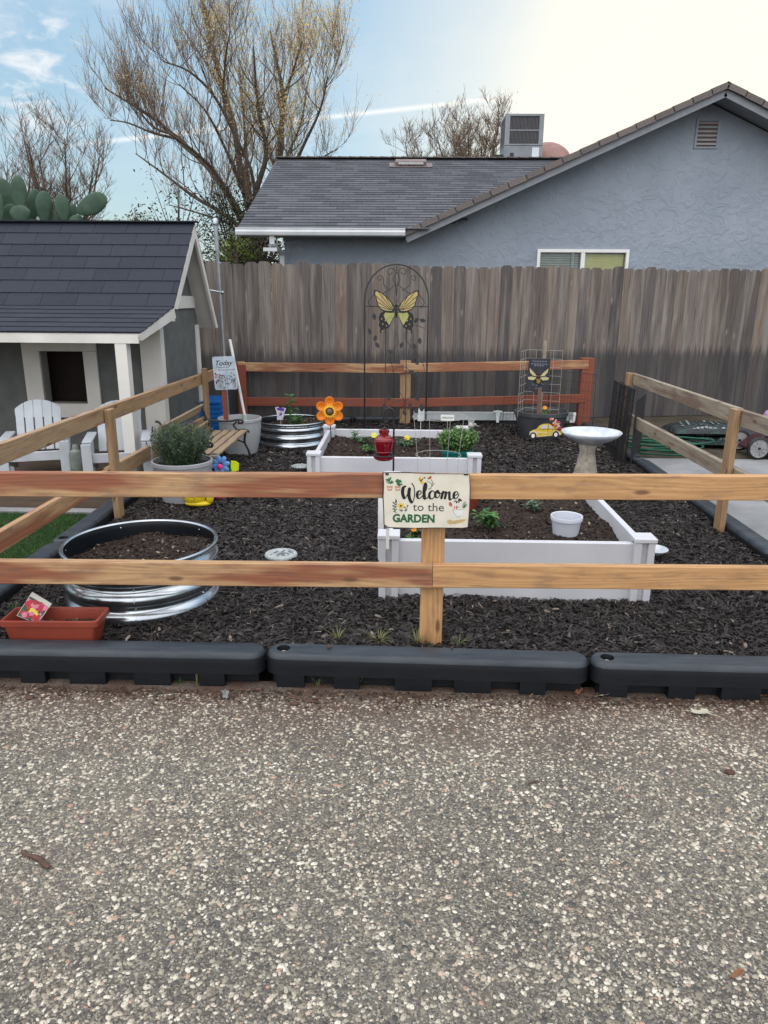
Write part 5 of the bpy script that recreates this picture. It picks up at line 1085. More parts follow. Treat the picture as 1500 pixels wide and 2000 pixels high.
c = PY(412, 915, 5.24); t = thing('toy_trowel', 'pale lilac plastic trowel leaning against the grey pot', 'toy', (c.x, c.y, 0)); m = MB(); m.tube([c+V((-.02, 0, .05)), c+V((.01, 0, -.05)), (c.x+.02, c.y, -.01)], [.006, .009, .009], 8); m.prism([(-.016, -.03), (.016, -.03), (.02, .02), (0, .035), (-.02, .02)], .005, facing(c+V((-.01, 0, .03)), .2, 0, .3)); m.build('trowel_body', flat('lilac_plastic', (.3, .28, .5), .45), t)
# ------------------------------------------------------------------ orange metal flower
c = V((PY(644, 803, 6.2).x, 6.2, PY(644, 803, 6.2).z)); t = thing('metal_flower', 'big orange metal flower stake at the corner of the back raised bed', 'ornament', (c.x, c.y, .1)); MF = facing(c, .05, .05)
m_or = noisy('orange_enamel', (.72, .17, .01), (.80, .24, .02), 6, .32, metal=.1); m_or2 = noisy('yellow_enamel', (.85, .42, .02), (.9, .55, .05), 9, .4)
for k in range(6):
    a = PI/2+k*PI/3; m = MB(); n_ = 18; cen = V((math.cos(a), math.sin(a), 0))*.078; ring = [V((.047*math.cos(q*2*PI/n_), .041*math.sin(q*2*PI/n_), .004)) for q in range(n_)]
    Ra = Matrix.Rotation(a, 3, 'Z'); i0 = m.add([MF @ (cen+Ra @ p) for p in ring]+[MF @ (cen+Ra @ V((p.x*.7, p.y*.7, -.004))) for p in ring]+[MF @ (cen+V((0, 0, -.007)))])
    for q in range(n_): q2 = (q+1) % n_; m.face([i0+q, i0+q2, i0+n_+q2, i0+n_+q]); m.face([i0+n_+q, i0+n_+q2, i0+2*n_])
    pt = m.build('petal', m_or, t, smooth='all'); so_ = pt.modifiers.new('solid', 'SOLIDIFY'); so_.thickness = .0015
m = MB(); pts = []
for k in range(36): r = .062 if k % 2 else .043; a = k*PI/18; pts.append((r*math.cos(a)*(1+.1*random.random()), r*math.sin(a)*(1+.1*random.random())))
m.prism(pts, .003, MF @ Matrix.Translation((0, 0, .006))); m.build('inner_petals', m_or2, t)
m = MB(); m.prism([(.034*math.cos(k*PI/14), .034*math.sin(k*PI/14)) for k in range(28)], .006, MF @ Matrix.Translation((0, 0, .009))); m.build('centre_ring', flat('dark_brown_enamel', (.05, .018, .01), .4), t)
m = MB(); m.lathe([(0, .018), (.015, .015), (.024, .008)], (0, 0, 0), 20); m.v = [tuple(MF @ (V(p)+V((0, 0, .008)))) for p in m.v]; m.build('centre', noisy('brown_bead', (.12, .08, .04), (.2, .13, .07), 60, .5), t, smooth='all')
m = MB(); m.tube([c+V((0, .012, 0)), (c.x+.01, c.y+.012, .05)], .004, 6); m.build('stalk', m_black, t)
# ------------------------------------------------------------------ hummingbird feeder on its hook
Yh = 4.95; top = PY(758, 797, Yh); px_ = PY(769, 860, Yh).x; hx = PY(751, 800, Yh).x
t = thing('shepherd_hook', 'black metal shepherd hook rising between the two white beds', 'hook', (px_, Yh, 0)); m = MB(); zt3 = top.z-.0
arc = [V((px_, Yh, 0-.05)), V((px_, Yh, .3)), V((px_, Yh, zt3-.05))]+[V(((px_+hx)/2+(px_-hx)/2*math.cos(a)*1.15, Yh, zt3-.045+.045*math.sin(a))) for a in (.5, 1., PI/2, 2.2, 2.7)]+[V((hx-.005, Yh, zt3-.06)), V((hx-.006, Yh, zt3-.085)), V((hx+.012, Yh, zt3-.098)), V((hx+.026, Yh, zt3-.085))]
m.tube(arc, .0065, 8); m.build('hook_rod', m_black, t, smooth='all')
zb_ = PY(750, 898, Yh).z; fz = lambda y: PY(750, y, Yh).z; fx = PY(750, 860, Yh).x
t = thing('hummingbird_feeder', 'red glass hummingbird feeder hanging from the black hook', 'bird feeder', (fx, Yh, zb_))
n = NT('red_glass'); n.set(Base_Color=(.30, .005, .016, 1), Roughness=.06, Transmission_Weight=.5, IOR=1.45, Coat_Weight=.4); m_rg = n.m
S_ = (fz(845)-zb_)/53.
m = MB(); m.lathe([(0, 8), (9, 8), (10, 13), (15, 15), (17.5, 27), (19.5, 37), (19, 41), (12, 47), (9, 48), (8.5, 52), (10, 53), (10, 58), (0, 58)], (0, 0, 0), 36); m.v = [(fx+x*S_, Yh+y*S_, zb_+z*S_) for x, y, z in m.v]; m.build('bottle', m_rg, t, smooth=True)
m = MB(); m.lathe([(0, 0), (14, 0), (19, 3), (20, 7), (18, 8.5), (10, 9), (0, 9)], (0, 0, 0), 36); m.v = [(fx+x*S_, Yh+y*S_, zb_+z*S_) for x, y, z in m.v]; m.build('base', flat('dark_red_base', (.18, .01, .015), .35), t, smooth=True)
m = MB(); m.lathe([(15, 9.6), (20.5, 8.6), (21.5, 9.4), (20, 10.6), (15, 10.4)], (0, 0, 0), 36); m.v = [(fx+x*S_, Yh+y*S_, zb_+z*S_) for x, y, z in m.v]
for k in range(4): a = k*PI/2+.6; m.tube([(fx+15*S_*math.cos(a), Yh+15*S_*math.sin(a), zb_+9*S_), (fx+24*S_*math.cos(a), Yh+24*S_*math.sin(a), zb_+8*S_)], .0022, 5)
m.build('perch_ring', m_black, t, smooth=True)
m = MB(); m.lathe([(19.3, 37.2), (20.2, 38.4), (19.3, 39.6)], (0, 0, 0), 36); m.lathe([(15.2, 15.4), (16.6, 16.6), (16.0, 17.8)], (0, 0, 0), 36); m.v = [(fx+x*S_, Yh+y*S_, zb_+z*S_) for x, y, z in m.v]; m.build('glass_band', m_rg, t, smooth=True)
m = MB(); m.tube([(fx+(9.5*math.cos(a))*S_, Yh, zb_+(60+11*math.sin(a))*S_) for a in [-.3+i*.35 for i in range(11)]]+[(fx-9.5*S_, Yh, zb_+56*S_)], .0018, 5); m.tube([(fx, Yh, zb_+71*S_), (hx+.012, Yh, zt3-.098)], .0018, 5); m.build('hanger', m_bwire, t)
# ------------------------------------------------------------------ tomato cage
t = thing('tomato_cage', 'thin wire plant support with two rings in the front raised bed', 'plant support', (.215, 4.2, .2)); m = MB(); cz0, cz1 = .749, .528; cx1, cx0 = .215, .212
for (cx, cz, R) in ((cx1, cz0, .154), (cx0, cz1, .130)): m.tube([(cx+R*math.cos(k*PI/20), 4.2+R*math.sin(k*PI/20), cz) for k in range(41)], .0015, 5, False)
for k in range(4):
    a = k*PI/2+.35; f = lambda R, z: V((.213+R*math.cos(a), 4.2+R*math.sin(a), z)); m.tube([f(.156, cz0+.01), f(.130, cz1), f(.112, .19)], .0013, 5)
m.build('wire_rings', m_wire, t)
# ------------------------------------------------------------------ oregano in teal pot, tags
c = PY(893, 888, 5.62); c = V((c.x, 5.62, .165)); t = thing('flower_pot', 'teal green plastic pot in the back raised bed under the oregano', 'pot', c); m = MB()
trough(t, c, .24, .19, .115, flat('teal_plastic', (.0, .12, .11), .4))
t = thing('oregano_plant', 'bushy fresh green oregano in the teal pot', 'plant', (c.x, c.y, c.z+.09)); spray(t, (c.x, c.y, c.z+.09), 420, .19, .17, rndmat('fresh_leaf', ((0., (.05, .13, .03)), (.5, (.12, .24, .07)), (1., (.26, .38, .16))), .6, trans=.3), None, .018, 7, .0012, wid=.6)
c2_ = PY(874, 816, 5.72); t = thing('plant_marker', 'white rectangular plant tag lettered OREGANO above the leafy plant', 'plant label', (c2_.x, 5.72, .2)); MO = facing(c2_)
m = MB(); m.prism([(-.052, -.021), (.052, -.024), (.052, .022), (-.052, .024)], .002, MO @ Matrix.Translation((0, 0, -.002))); m.build('tag', m_white, t); m = MB(); m.tube([c2_+V((0, .003, 0)), (c2_.x+.005, 5.723, .18)], .0018, 5); m.build('stake', m_wire, t)
text_mesh('OREGANO', .019, m_ink, 'lettering', MO @ Matrix.Translation((0, 0, .0003)), t, .0002, .0002)
c2_ = PY(822, 810, 6.45); t = thing('plant_marker', 'pale forked plant tag standing at the back edge of the back bed', 'plant label', (c2_.x, 6.45, .2)); m = MB(); m.prism([(-.028, -.055), (.024, -.055), (.030, .055), (.014, .03), (.0, .028), (-.02, .06), (-.024, .02)], .003, facing(c2_)); m.tube([c2_, (c2_.x, 6.455, .19)], .003, 5); m.build('tag', noisy('pale_tag', (.42, .46, .48), (.62, .64, .66), 30, .5), t)
# small bird ornament on a wire right of the back bed
c2_ = PY(920, 832, 6.7); t = thing('bird_ornament', 'small grey metal bird with raised wings on a stake beside the back bed', 'ornament', (c2_.x, 6.7, 0)); m = MB(); m.ball(c2_, .022, 12, 8, (1.5, .8, .9)); m.ball(c2_+V((.035, 0, .012)), .014, 10, 7); m.prism([(.045, .01), (.09, -.004), (.045, .002)], .003, facing(c2_)); m.prism([(-.02, 0), (-.06, -.022), (-.052, .0)], .003, facing(c2_)); m.build('bird_body', noisy('weathered_tin', (.25, .24, .22), (.42, .4, .36), 40, .5), t, smooth=True)
m = MB()
for s in (-1, 1): m.prism([(-.02, .01), (.02, .01), (.03*s, .07), (-.035, .075)], .002, facing(c2_+V((0, s*.012, 0)), 0, s*.35))
m.build('wings', noisy('pale_tin', (.4, .42, .42), (.55, .56, .55), 40, .5), t); m = MB(); m.tube([c2_, (c2_.x, 6.7, -.02)], .003, 5); m.build('stake', m_black, t)
# ------------------------------------------------------------------ arched trellis with butterfly
YT = 6.9; cx = -.064; hwid = .287; zs = 1.335
m_tr = flat('bronze_black_metal', (.035, .036, .038), .5); t = thing('arched_trellis', 'tall black wire garden trellis with arched top and curling vines', 'trellis', (cx, YT, 0))
R_ = hwid; zc = 1.681-R_*1.06
m = MB(); m.tube([(cx-R_, YT, -.05), (cx-R_, YT, zc)]+[(cx-R_*math.cos(k*PI/20), YT, zc+R_*1.06*math.sin(k*PI/20)) for k in range(1, 20)]+[(cx+R_, YT, zc), (cx+R_, YT, -.05)], .007, 8); m.build('arch_frame', m_tr, t, smooth='all')
zb = PY(720, 598, YT).z; m = MB(); m.tube([(cx-R_, YT, zb), (cx+R_, YT, zb)], .0045, 6); m.tube([(cx-R_, YT, .16), (cx+R_, YT, .16)], .0045, 6)
for x in (-.095, .095): m.tube([(cx+x, YT, -.05), (cx+x, YT, zb)], .0045, 6)
m.build('cross_bars', m_tr, t)
def scroll(m, pts, r=.0036, k=6): m.tube(catmull([V((cx+x, YT-.004, z)) for x, z in pts], k), r, 5)
def spiral(c, r0, turns, a0, dirn=1, n_=16): return [(c[0]+r0*(1-i/n_*.8)*math.cos(a0+dirn*turns*2*PI*i/n_), c[1]+r0*(1-i/n_*.8)*math.sin(a0+dirn*turns*2*PI*i/n_)) for i in range(n_)]
m = MB()
for s in (-1, 1):
    scroll(m, [(0, zb+.09), (s*.01, zb+.2), (s*.015, 1.61)]+[(s*x, z) for x, z in spiral((.055, 1.615), .04, 1.1, PI, -1)])
    scroll(m, [(s*.05, 1.46), (s*.11, 1.50), (s*.12, 1.56)]+[(s*x, z) for x, z in spiral((.150, 1.56), .03, 1.1, PI, -1)])
    scroll(m, [(s*.005, 1.52), (s*.06, 1.47), (s*.13, 1.43), (s*.2, 1.42), (s*.25, 1.36), (s*.22, 1.31)])
    scroll(m, [(0, 1.50), (s*.03, 1.55), (0, 1.62), (0, 1.67)])
m.build('scrollwork', m_tr, t, smooth='all')
m = MB(); vine = catmull([V((cx+x, YT+.006, z)) for x, z in ((.05, .0), (.03, .25), (.09, .45), (.0, .62), (-.02, .75), (.1, .78), (.24, .62), (.26, .78), (.2, .9), (.08, 1.05), (.14, 1.16), (.26, 1.13))], 5); m.tube(vine, .003, 5)
m.tube(catmull([V((cx+x, YT+.006, z)) for x, z in ((.24, .62), (.12, .5), (-.03, .45), (-.08, .3))], 5), .003, 5); m.tube(catmull([V((cx+x, YT+.006, z)) for x, z in ((-.02, .75), (-.05, .9), (.02, 1.0), (.0, 1.1))], 5), .003, 5); m.build('vine_rod', m_tr, t, smooth='all')
leafM = lambda c, a, s: facing(c, 0, 0, a) @ Matrix.Diagonal((s, s, 1, 1))
lp = [(0, -.028), (.012, -.014), (.017, .002), (.012, .016), (0, .03), (-.012, .016), (-.017, .002), (-.012, -.014)]
m = MB()
for x, z, a in ((-.2, 1.23, .2), (-.19, 1.04, -.2), (-.24, 1.1, .3), (-.17, .98, .6), (.215, 1.02, .1), (.17, .97, .5), (.17, .86, -.3), (.19, .83, .6), (-.05, .92, .9), (.05, .98, -.4), (.21, .72, .4), (.25, .66, -.5), (.15, .74, 1.2), (.14, .43, .2), (.2, .5, .8), (.24, .42, -.4), (-.1, .42, .7), (.09, .36, .3), (-.06, .5, -.5), (.2, .38, 1.1), (-.22, .66, .2), (.24, 1.2, 1.3), (.18, 1.2, -.8)):
    m.prism([(p, q) for p, q in lp], .002, leafM(V((cx+x, YT-.006, z)), a, 1.1))
m.build('metal_leaves', m_tr, t)
# butterfly
c = V((cx-.0, YT-.02, PY(774, 603, YT).z)); t = thing('metal_butterfly', 'yellow and black metal swallowtail butterfly mounted on the arched trellis', 'ornament', c); k_ = .39/80   # metres per photo pixel at that distance
zoom = lambda x, y: ((x-540)/4.763*k_*1.0, -(y-500)/4.763*k_)
ups = [(548, 500), (575, 455), (625, 400), (690, 355), (738, 340), (745, 365), (728, 410), (712, 470), (680, 510), (630, 528), (570, 530)]
los = [(552, 525), (600, 530), (655, 520), (690, 545), (700, 580), (692, 615), (698, 645), (682, 662), (690, 700), (674, 706), (655, 672), (628, 670), (602, 655), (590, 625), (570, 590), (556, 560)]
m_by = noisy('yellow_wing', (.38, .29, .11), (.50, .39, .17), 30, .45); m_bg = noisy('olive_wing', (.28, .29, .09), (.42, .40, .16), 30, .45)
def sh(poly, f, cen=None):
    cx_, cy_ = cen or (sum(p[0] for p in poly)/len(poly), sum(p[1] for p in poly)/len(poly)); return [(cx_+(x-cx_)*f, cy_+(y-cy_)*f) for x, y in poly]
for s in (-1, 1):
    MBt = Matrix.Translation(c) @ Matrix.Rotation(s*.0, 4, 'Z') @ Matrix.Rotation(PI/2, 4, 'X') @ Matrix.Rotation(s*-.28, 4, 'Y'); q = lambda P: [(s*zoom(x, y)[0], zoom(x, y)[1]) for x, y in P]
    m = MB(); m.prism(q(ups), .002, MBt); m.prism(q(los), .002, MBt @ Matrix.Translation((0, 0, -.0025))); m.k = 1
    m.poly([MBt @ V((x, y, .0026)) for x, y in q(sh(ups, .86))]); m.k = 2; m.poly([MBt @ V((x, y, .0004)) for x, y in q([(556, 532), (600, 536), (640, 530), (655, 555), (640, 590), (622, 612), (606, 640), (596, 622), (574, 585), (560, 558)])])
    m.k = 0
    for i in range(6): a = (560+i*8, 512-i*1); e = [(590, 436), (640, 392), (700, 362), (722, 395), (716, 440), (700, 480)][i]; m.poly([MBt @ V((x, y, .003+i*1e-5)) for x, y in q([a, (e[0], e[1]-2), (e[0]+3, e[1]+3), (a[0]+4, a[1]+3)])])
    m.k = 1
    for (x, y) in ((640, 600), (662, 630), (630, 645), (672, 585), (668, 690)): m.poly([MBt @ V((u, v, .001)) for u, v in q([(x-7, y), (x, y-6), (x+7, y), (x, y+6)])])
    m.build('wing', [m_black, m_by, m_bg], t, recalc=False)
m = MB(); m.ball(c+V((0, -.004, -.03)), .011, 10, 8, (1, 1, 5)); m.ball(c+V((0, -.004, .03)), .012, 10, 8); m.tube([c+V((0, -.004, .04)), c+V((-.02, -.004, .1))], .0015, 4); m.tube([c+V((0, -.004, .04)), c+V((.02, -.004, .1))], .0015, 4); m.build('butterfly_body', m_black, t, smooth='all')
# ------------------------------------------------------------------ charcoal pot, wire grid and bee sign
c = V((1.462, 7.80, 0)); t = thing('flower_pot', 'large round charcoal pot near the back right corner with the bee sign', 'pot', c); pot(t, c, .28, .27, m_dpot, tap=.74, rim=.045); disc_soil(t, c, .26, .23)
t = thing('wire_grid', 'folded white wire grid trellis standing in the charcoal pot', 'trellis', (1.4, 7.7, .22)); m = MB()
PA, PB_, PC = V((1.19, 7.62, 0)), V((1.305, 7.92, 0)), V((1.64, 7.78, 0)); z0, z1 = .22, .885
for a, b_, n_ in ((PA, PB_, 3), (PB_, PC, 4)):
    for k in range(n_+1): p = a.lerp(b_, k/n_); m.tube([p+V((0, 0, z0)), p+V((0, 0, z1))], .002, 4)
    for k in range(8): z = z0+.06+(z1-z0-.06)*k/7; m.tube([a+V((0, 0, z)), b_+V((0, 0, z))], .0024, 4)
m.build('grid_wires', m_wire, t)
bc = (PY(1031, 701, 7.6)+PY(1072, 765, 7.6))/2; t = thing('bee_sign', 'dark plaque with a cream-winged bee on a weathered stake in the charcoal pot', 'sign', (bc.x, 7.6, .25)); Mb = facing(bc, 0, 0, -.02); hw, hh = .112, .168
m = MB(); m.prism([(-hw, -hh*.9), (-.03, -hh), (.03, -hh), (hw, -hh*.9), (hw*.97, hh), (-hw*.97, hh)], .008, Mb @ Matrix.Translation((0, 0, -.008))); m.build('plaque', noisy('navy_plaque', (.02, .022, .032), (.04, .04, .05), 20, .5), t)
m_wing = noisy('cream_wing', (.45, .40, .22), (.58, .52, .30), 25, .5)
m = MB()
for s in (-1, 1):
    m.prism([(s*.012, -.012), (s*.05, .03), (s*.095, .072), (s*.088, .03), (s*.06, -.002)], .006, Mb); m.prism([(s*.015, -.022), (s*.07, -.012), (s*.107, -.022), (s*.098, -.042), (s*.05, -.05)], .006, Mb)
m.build('bee_wings', m_wing, t)
m = MB(); m.ball(Mb @ V((0, -.012, .01)), .022, 12, 8, (1, .6, 1)); m.ball(Mb @ V((0, -.05, .01)), .026, 12, 8, (1, .6, 1.3)); m.ball(Mb @ V((0, .018, .01)), .014, 10, 7); m.build('bee_body', noisy('bee_brown', (.03, .02, .015), (.07, .045, .02), 30, .5), t, smooth='all')
m = MB(); 
for k in range(3): m.tube([Mb @ V((-.022+.003*k, -.042-.014*k, .028)), Mb @ V((0, -.046-.014*k, .032)), Mb @ V((.022-.003*k, -.042-.014*k, .028))], .003, 5)
m.build('bee_stripes', flat('bee_gold', (.55, .38, .06), .5), t)
m = MB(); 
for j, (y, w_) in enumerate(((.135, .07), (.108, .08), (.092, .05))):
    x = -w_
    while x < w_: d_ = random.uniform(.01, .022); m.poly([Mb @ V((a, b_, .0006)) for a, b_ in ((x, y), (x+d_, y), (x+d_, y+.010), (x, y+.010))]); x += d_+.007
for i in range(14): x = random.uniform(-.08, .08); y = random.uniform(-.14, -.08); m.poly([Mb @ V((x+.006*math.cos(q), y+.006*math.sin(q), .0006)) for q in (0, 1.3, 2.6, 3.9, 5.2)])
m.build('faded_writing', flat('slate_lettering', (.16, .19, .24), .6), t, recalc=False)
m = MB(); m.beam((1.405, 7.612, .2), (PY(1066, 665, 7.612).x, 7.612, PY(1066, 665, 7.612).z), .036, .014, (0, 1, 0)); m.build('stake', noisy('weathered_stake', (.2, .17, .13), (.3, .26, .2), 12, .8), t)
m = MB(); m.beam((1.40, 7.60, .2), (1.395, 7.60, bc.z-.12), .04, .014, (0, 1, 0)); m.build('post', noisy('brown_stake', (.12, .07, .06), (.18, .11, .09), 12, .8), t)
def flower(t, c, col, r=.02, pet=8, h=.06, leaf=True, nleaf=8, lsz=.03):
    m = MB(); m.tube([(c[0], c[1], c[2]-h), c], .002, 4); m.build('stem', m_stem, t); m = MB()
    for k in range(pet): a = 2*PI*k/pet; m.ball(V(c)+V((math.cos(a)*r*.6, math.sin(a)*r*.5-.002, .1*r+math.sin(a)*r*.5)), r*.42, 7, 5, (1, 1, .5))
    m.ball(V(c)+V((0, -.004, r*.1)), r*.35, 7, 5); m.build('blossom', col, t, smooth='all')
    if nleaf:
        lv = Leaves(); lv.add(V((c[0], c[1], c[2]-h*.75)), .018, nleaf, lsz); lv.build('foliage', m_leaf, t, .5)
m_ym = noisy('yellow_petals', (.70, .52, .02), (.80, .62, .04), 30, .6); m_om = noisy('orange_petals', (.75, .28, .02), (.82, .38, .03), 30, .6)
p = PY(1064, 797, 7.62); t = thing('orange_flower', 'small orange bloom growing in the charcoal pot below the bee sign', 'flower', (p.x, 7.62, .23)); flower(t, p, m_om, .025, 8, .08, nleaf=26, lsz=.035)
# ------------------------------------------------------------------ plants in the back metal planter
c = V((PY(570, 830, 7.3).x, 7.25, .17)); t = thing('leafy_plant', 'upright young plant with drooping leaves in the back metal planter', 'plant', c)
def stemplant(t, c, H, ns, leaf, mat, sp=.06, droop=.5, k=6, wid=.38):
    st = MB(); V_, Q_, R__ = [], [], []; o = 0
    for i in range(ns):
        a = random.uniform(0, 2*PI); top = V(c)+V((math.cos(a)*sp*random.random(), math.sin(a)*sp*random.random(), H*random.uniform(.65, 1.))); st.tube([c, V(c).lerp(top, .5)+V((0, 0, .01)), top], [.003, .0025, .0015], 4, False)
        for j in range(k):
            f = .2+.8*(j+.5)/k; p = V(c).lerp(top, f); b_ = random.uniform(0, 2*PI); L = leaf*random.uniform(.6, 1.1); d = V((math.cos(b_), math.sin(b_), .35)).normalized(); s_ = V((-math.sin(b_), math.cos(b_), 0)); w_ = L*wid/2
            pts = [p, p+d*L*.35+V((0, 0, .0)), p+d*L*.7-V((0, 0, L*.12*droop)), p+d*L-V((0, 0, L*.5*droop))]
            ws = (.15, 1, .8, .05); vv = []
            for q, ww in zip(pts, ws): vv += [q-s_*w_*ww, q+s_*w_*ww]
            V_ += [tuple(x) for x in vv]; Q_ += [[o+2*z, o+2*z+1, o+2*z+3, o+2*z+2] for z in range(3)]; rr = (random.random(), random.random()); R__ += [rr]*3; o += 8
    st.build('stems', m_stem, t, recalc=False); ob = npmesh('foliage', np.array(V_), np.array(Q_), mat, np.array(R__), smooth=True); reorg(ob, WLOC[t.name], t)
stemplant(t, c, .34, 4, .10, m_leaf, .05, .8, 7)
t.location = c
c = V((PY(576, 830, 7.2).x+.02, 7.16, .175)); t = thing('leafy_plant', 'low clump of glossy leaves at the foot of the plant in the back metal planter', 'plant', c); stemplant(t, c, .13, 7, .09, m_leaf, .12, .6, 5)
pc = PY(548, 808, 7.1); t = thing('butterfly_ornament', 'small white and purple patterned marker stuck in the back metal planter', 'plant label', (pc.x, 7.1, .17)); MQ = facing(pc, 0, 0, -.05)
m = MB(); m.prism([(-.032, -.06), (.022, -.06), (.035, .0), (.052, .055), (.02, .062), (.0, .045), (-.025, .066), (-.055, .058), (-.035, .0)], .003, MQ); m.build('tag', noisy('lilac_white', (.35, .33, .45), (.7, .68, .72), 45, .5), t); m = MB()
m.poly([MQ @ V((x, y, .004)) for x, y in ((-.03, .03), (.03, .03), (.04, .05), (.0, .062), (-.04, .052))]); m.poly([MQ @ V((x, y, .004)) for x, y in ((-.01, -.02), (.015, -.01), (.01, .01), (-.012, .0))]); m.build('purple_mark', flat('deep_purple', (.1, .04, .3), .5), t, recalc=False)
m = MB(); m.tube([pc, (pc.x, 7.1, .16)], .003, 5); m.build('stake', m_wire, t)
# ------------------------------------------------------------------ plants in the beds
def mound(name, label, px, py, z, R, H, n_, mat, lsz, cat='plant', wid=.35, Y=None):
    c = PZ(px, py, z); t = thing(name, label, cat, c); stemplant(t, c, H, n_, lsz, mat, R, .6, 6, wid); return t
mound('vegetable_seedling', 'frilly green and silvery plant in the middle of the front raised bed', 955, 1032, .21, .08, .10, 16, m_leaf, .065)
lv_c = PZ(955, 1030, .21); 
mound('vegetable_seedling', 'small grey-green seedling near the back of the front raised bed', 1040, 998, .21, .05, .06, 8, m_leafg, .05)
mound('vegetable_seedling', 'thin pale seedling beside the front left post of the front raised bed', 812, 1042, .21, .05, .05, 6, m_leafg, .05)
p = PY(808, 1034, 3.62); t = thing('orange_flower', 'small orange marigold behind the welcome sign post in the front bed', 'flower', (p.x, 3.62, .21)); flower(t, p, m_om, .016, 7, .05, nleaf=12)
mound('vegetable_seedling', 'small bushy green seedling in the left corner of the back raised bed', 692, 862, .21, .05, .10, 6, m_leaf, .06)
mound('vegetable_seedling', 'low green seedling between the left corner and the yellow flower in the back bed', 716, 866, .20, .06, .06, 6, m_leafg, .06)
mound('vegetable_seedling', 'spreading silvery green plant behind the black hook in the back bed', 795, 872, .19, .12, .06, 12, m_leafg, .07)
mound('vegetable_seedling', 'trailing dark green plant low in the back bed behind the feeder', 722, 884, .18, .10, .05, 9, m_leaf, .06)
p = PY(731, 851, 5.95); t = thing('yellow_flower', 'lemon yellow pansy left of the red feeder in the back bed', 'flower', (p.x, 5.95, .2)); flower(t, p, noisy('lemon_petals', (.62, .66, .03), (.7, .74, .06), 30, .6), .028, 6, .06, nleaf=16)
p = PY(795, 856, 5.95); t = thing('yellow_flower', 'golden yellow pansy right of the black hook in the back bed', 'flower', (p.x, 5.95, .2)); flower(t, p, m_ym, .026, 7, .05, nleaf=16)
p = PY(702, 850, 6.1); t = thing('pale_flower', 'tiny white bloom among the seedlings at the left of the back bed', 'flower', (p.x, 6.1, .2)); flower(t, p, noisy('white_petals', (.6, .6, .5), (.7, .7, .62), 30), .010, 6, .05, nleaf=6)
# terracotta pot behind the sign, white bucket
c = PZ(905, 990, .20); c = V((c.x+.0, 4.28, .18)); t = thing('flower_pot', 'round terracotta pot in the front bed, half hidden by the welcome sign', 'pot', c); pot(t, c, .105, .13, m_terra, tap=.7, rim=.03); disc_soil(t, c, .09, .09)
c = PZ(1108, 1050, .20); c = V((c.x, c.y+.05, .19)); t = thing('plastic_bucket', 'small empty pale grey plastic pot on the soil of the front raised bed', 'pot', c); m = MB()
Rb, Hb = .082, .115; m.lathe([(0, 0), (Rb*.78, 0), (Rb*.92, Hb*.78), (Rb*.93, Hb*.80), (Rb, Hb*.82), (Rb*1.02, Hb*.99), (Rb*1.0, Hb*1.015), (Rb*.93, Hb), (Rb*.9, Hb*.8), (Rb*.74, .008), (0, .008)], c, 44); m.build('bucket_body', noisy('pale_grey_plastic', (.52, .55, .62), (.6, .63, .69), 5, .4), t, smooth=True)
m = MB(); m.box(c+V((.0, .02, .012)), (.05, .02, .006)); m.build('dark_scrap', m_crumb, t)
# white cross-shaped stake by the front bed corner
c = PZ(757, 1062, .30); t = thing('garden_stake', 'short white stake topped with a small silver star at the corner of the front bed', 'stake', (c.x, c.y, .2)); m = MB(); s_ = PY(757, 1036, c.y+.02); m.box((s_.x, s_.y, s_.z-.035), (.016, .012, .11)); m.build('stake_body', m_white, t)
m = MB(); m.prism([((.016 if k % 2 == 0 else .006)*math.sin(k*PI/5), (.016 if k % 2 == 0 else .006)*math.cos(k*PI/5)) for k in range(10)], .005, facing(s_+V((0, -.006, .026)))); m.build('star', m_galv, t)
a = PY(744, 1020, 3.9); t = thing('garden_stake', 'narrow white upright stake showing just left of the welcome sign', 'stake', (a.x, 3.9, 0)); m = MB(); m.bx(a.x-.016, a.x+.016, 3.9, 3.91, -.03, PY(744, 968, 3.9).z); m.build('stake_body', m_white, t)
# ------------------------------------------------------------------ bird bath, dish, stone, glass bowl
n = NT('cast_stone'); co = n.coord('Object'); f = n.noise(co, 28, 6, .7)
n.set(Base_Color=n.mix(n.ramp(f, (.35, 0.), (.65, 1.)), (.22, .19, .155), (.42, .38, .32)), Roughness=.9, Normal=n.bump(n.noise(co, 80, 5), .7, .006)); m_stone = n.m
c = V((1.395, 5.50, 0)); t = thing('bird_bath', 'bird bath with a white shallow bowl on a rough stone pedestal', 'bird bath', c); m = MB(); m.lathe([(0, -.03), (.112, -.03), (.105, .04), (.09, .12), (.07, .22), (.056, .30), (.068, .345), (.06, .36), (0, .36)], c, 32); m.build('pedestal', m_stone, t, smooth='all')
n = NT('glazed_white'); n.set(Base_Color=n.mix(n.ramp(n.noise(n.coord('Object'), 12, 5), (.35, 0.), (.65, 1.)), (.40, .44, .50), (.58, .61, .63)), Roughness=.35)
m = MB(); m.lathe([(0, .355), (.07, .357), (.14, .385), (.20, .42), (.222, .446), (.219, .451), (.21, .447), (.185, .425), (.12, .398), (0, .385)], c+V((.02, .0, 0)), 56); m.build('bowl', n.m, t, smooth='all')
c = PZ(1276, 1085); t = thing('saucer', 'small white saucer lying on the mulch right of the front raised bed', 'dish', c); m = MB(); m.lathe([(0, .012), (.045, .012), (.075, .038), (.078, .043), (.074, .045), (.05, .022), (0, .020)], c, 36); m.build('saucer_body', n.m, t, smooth='all')
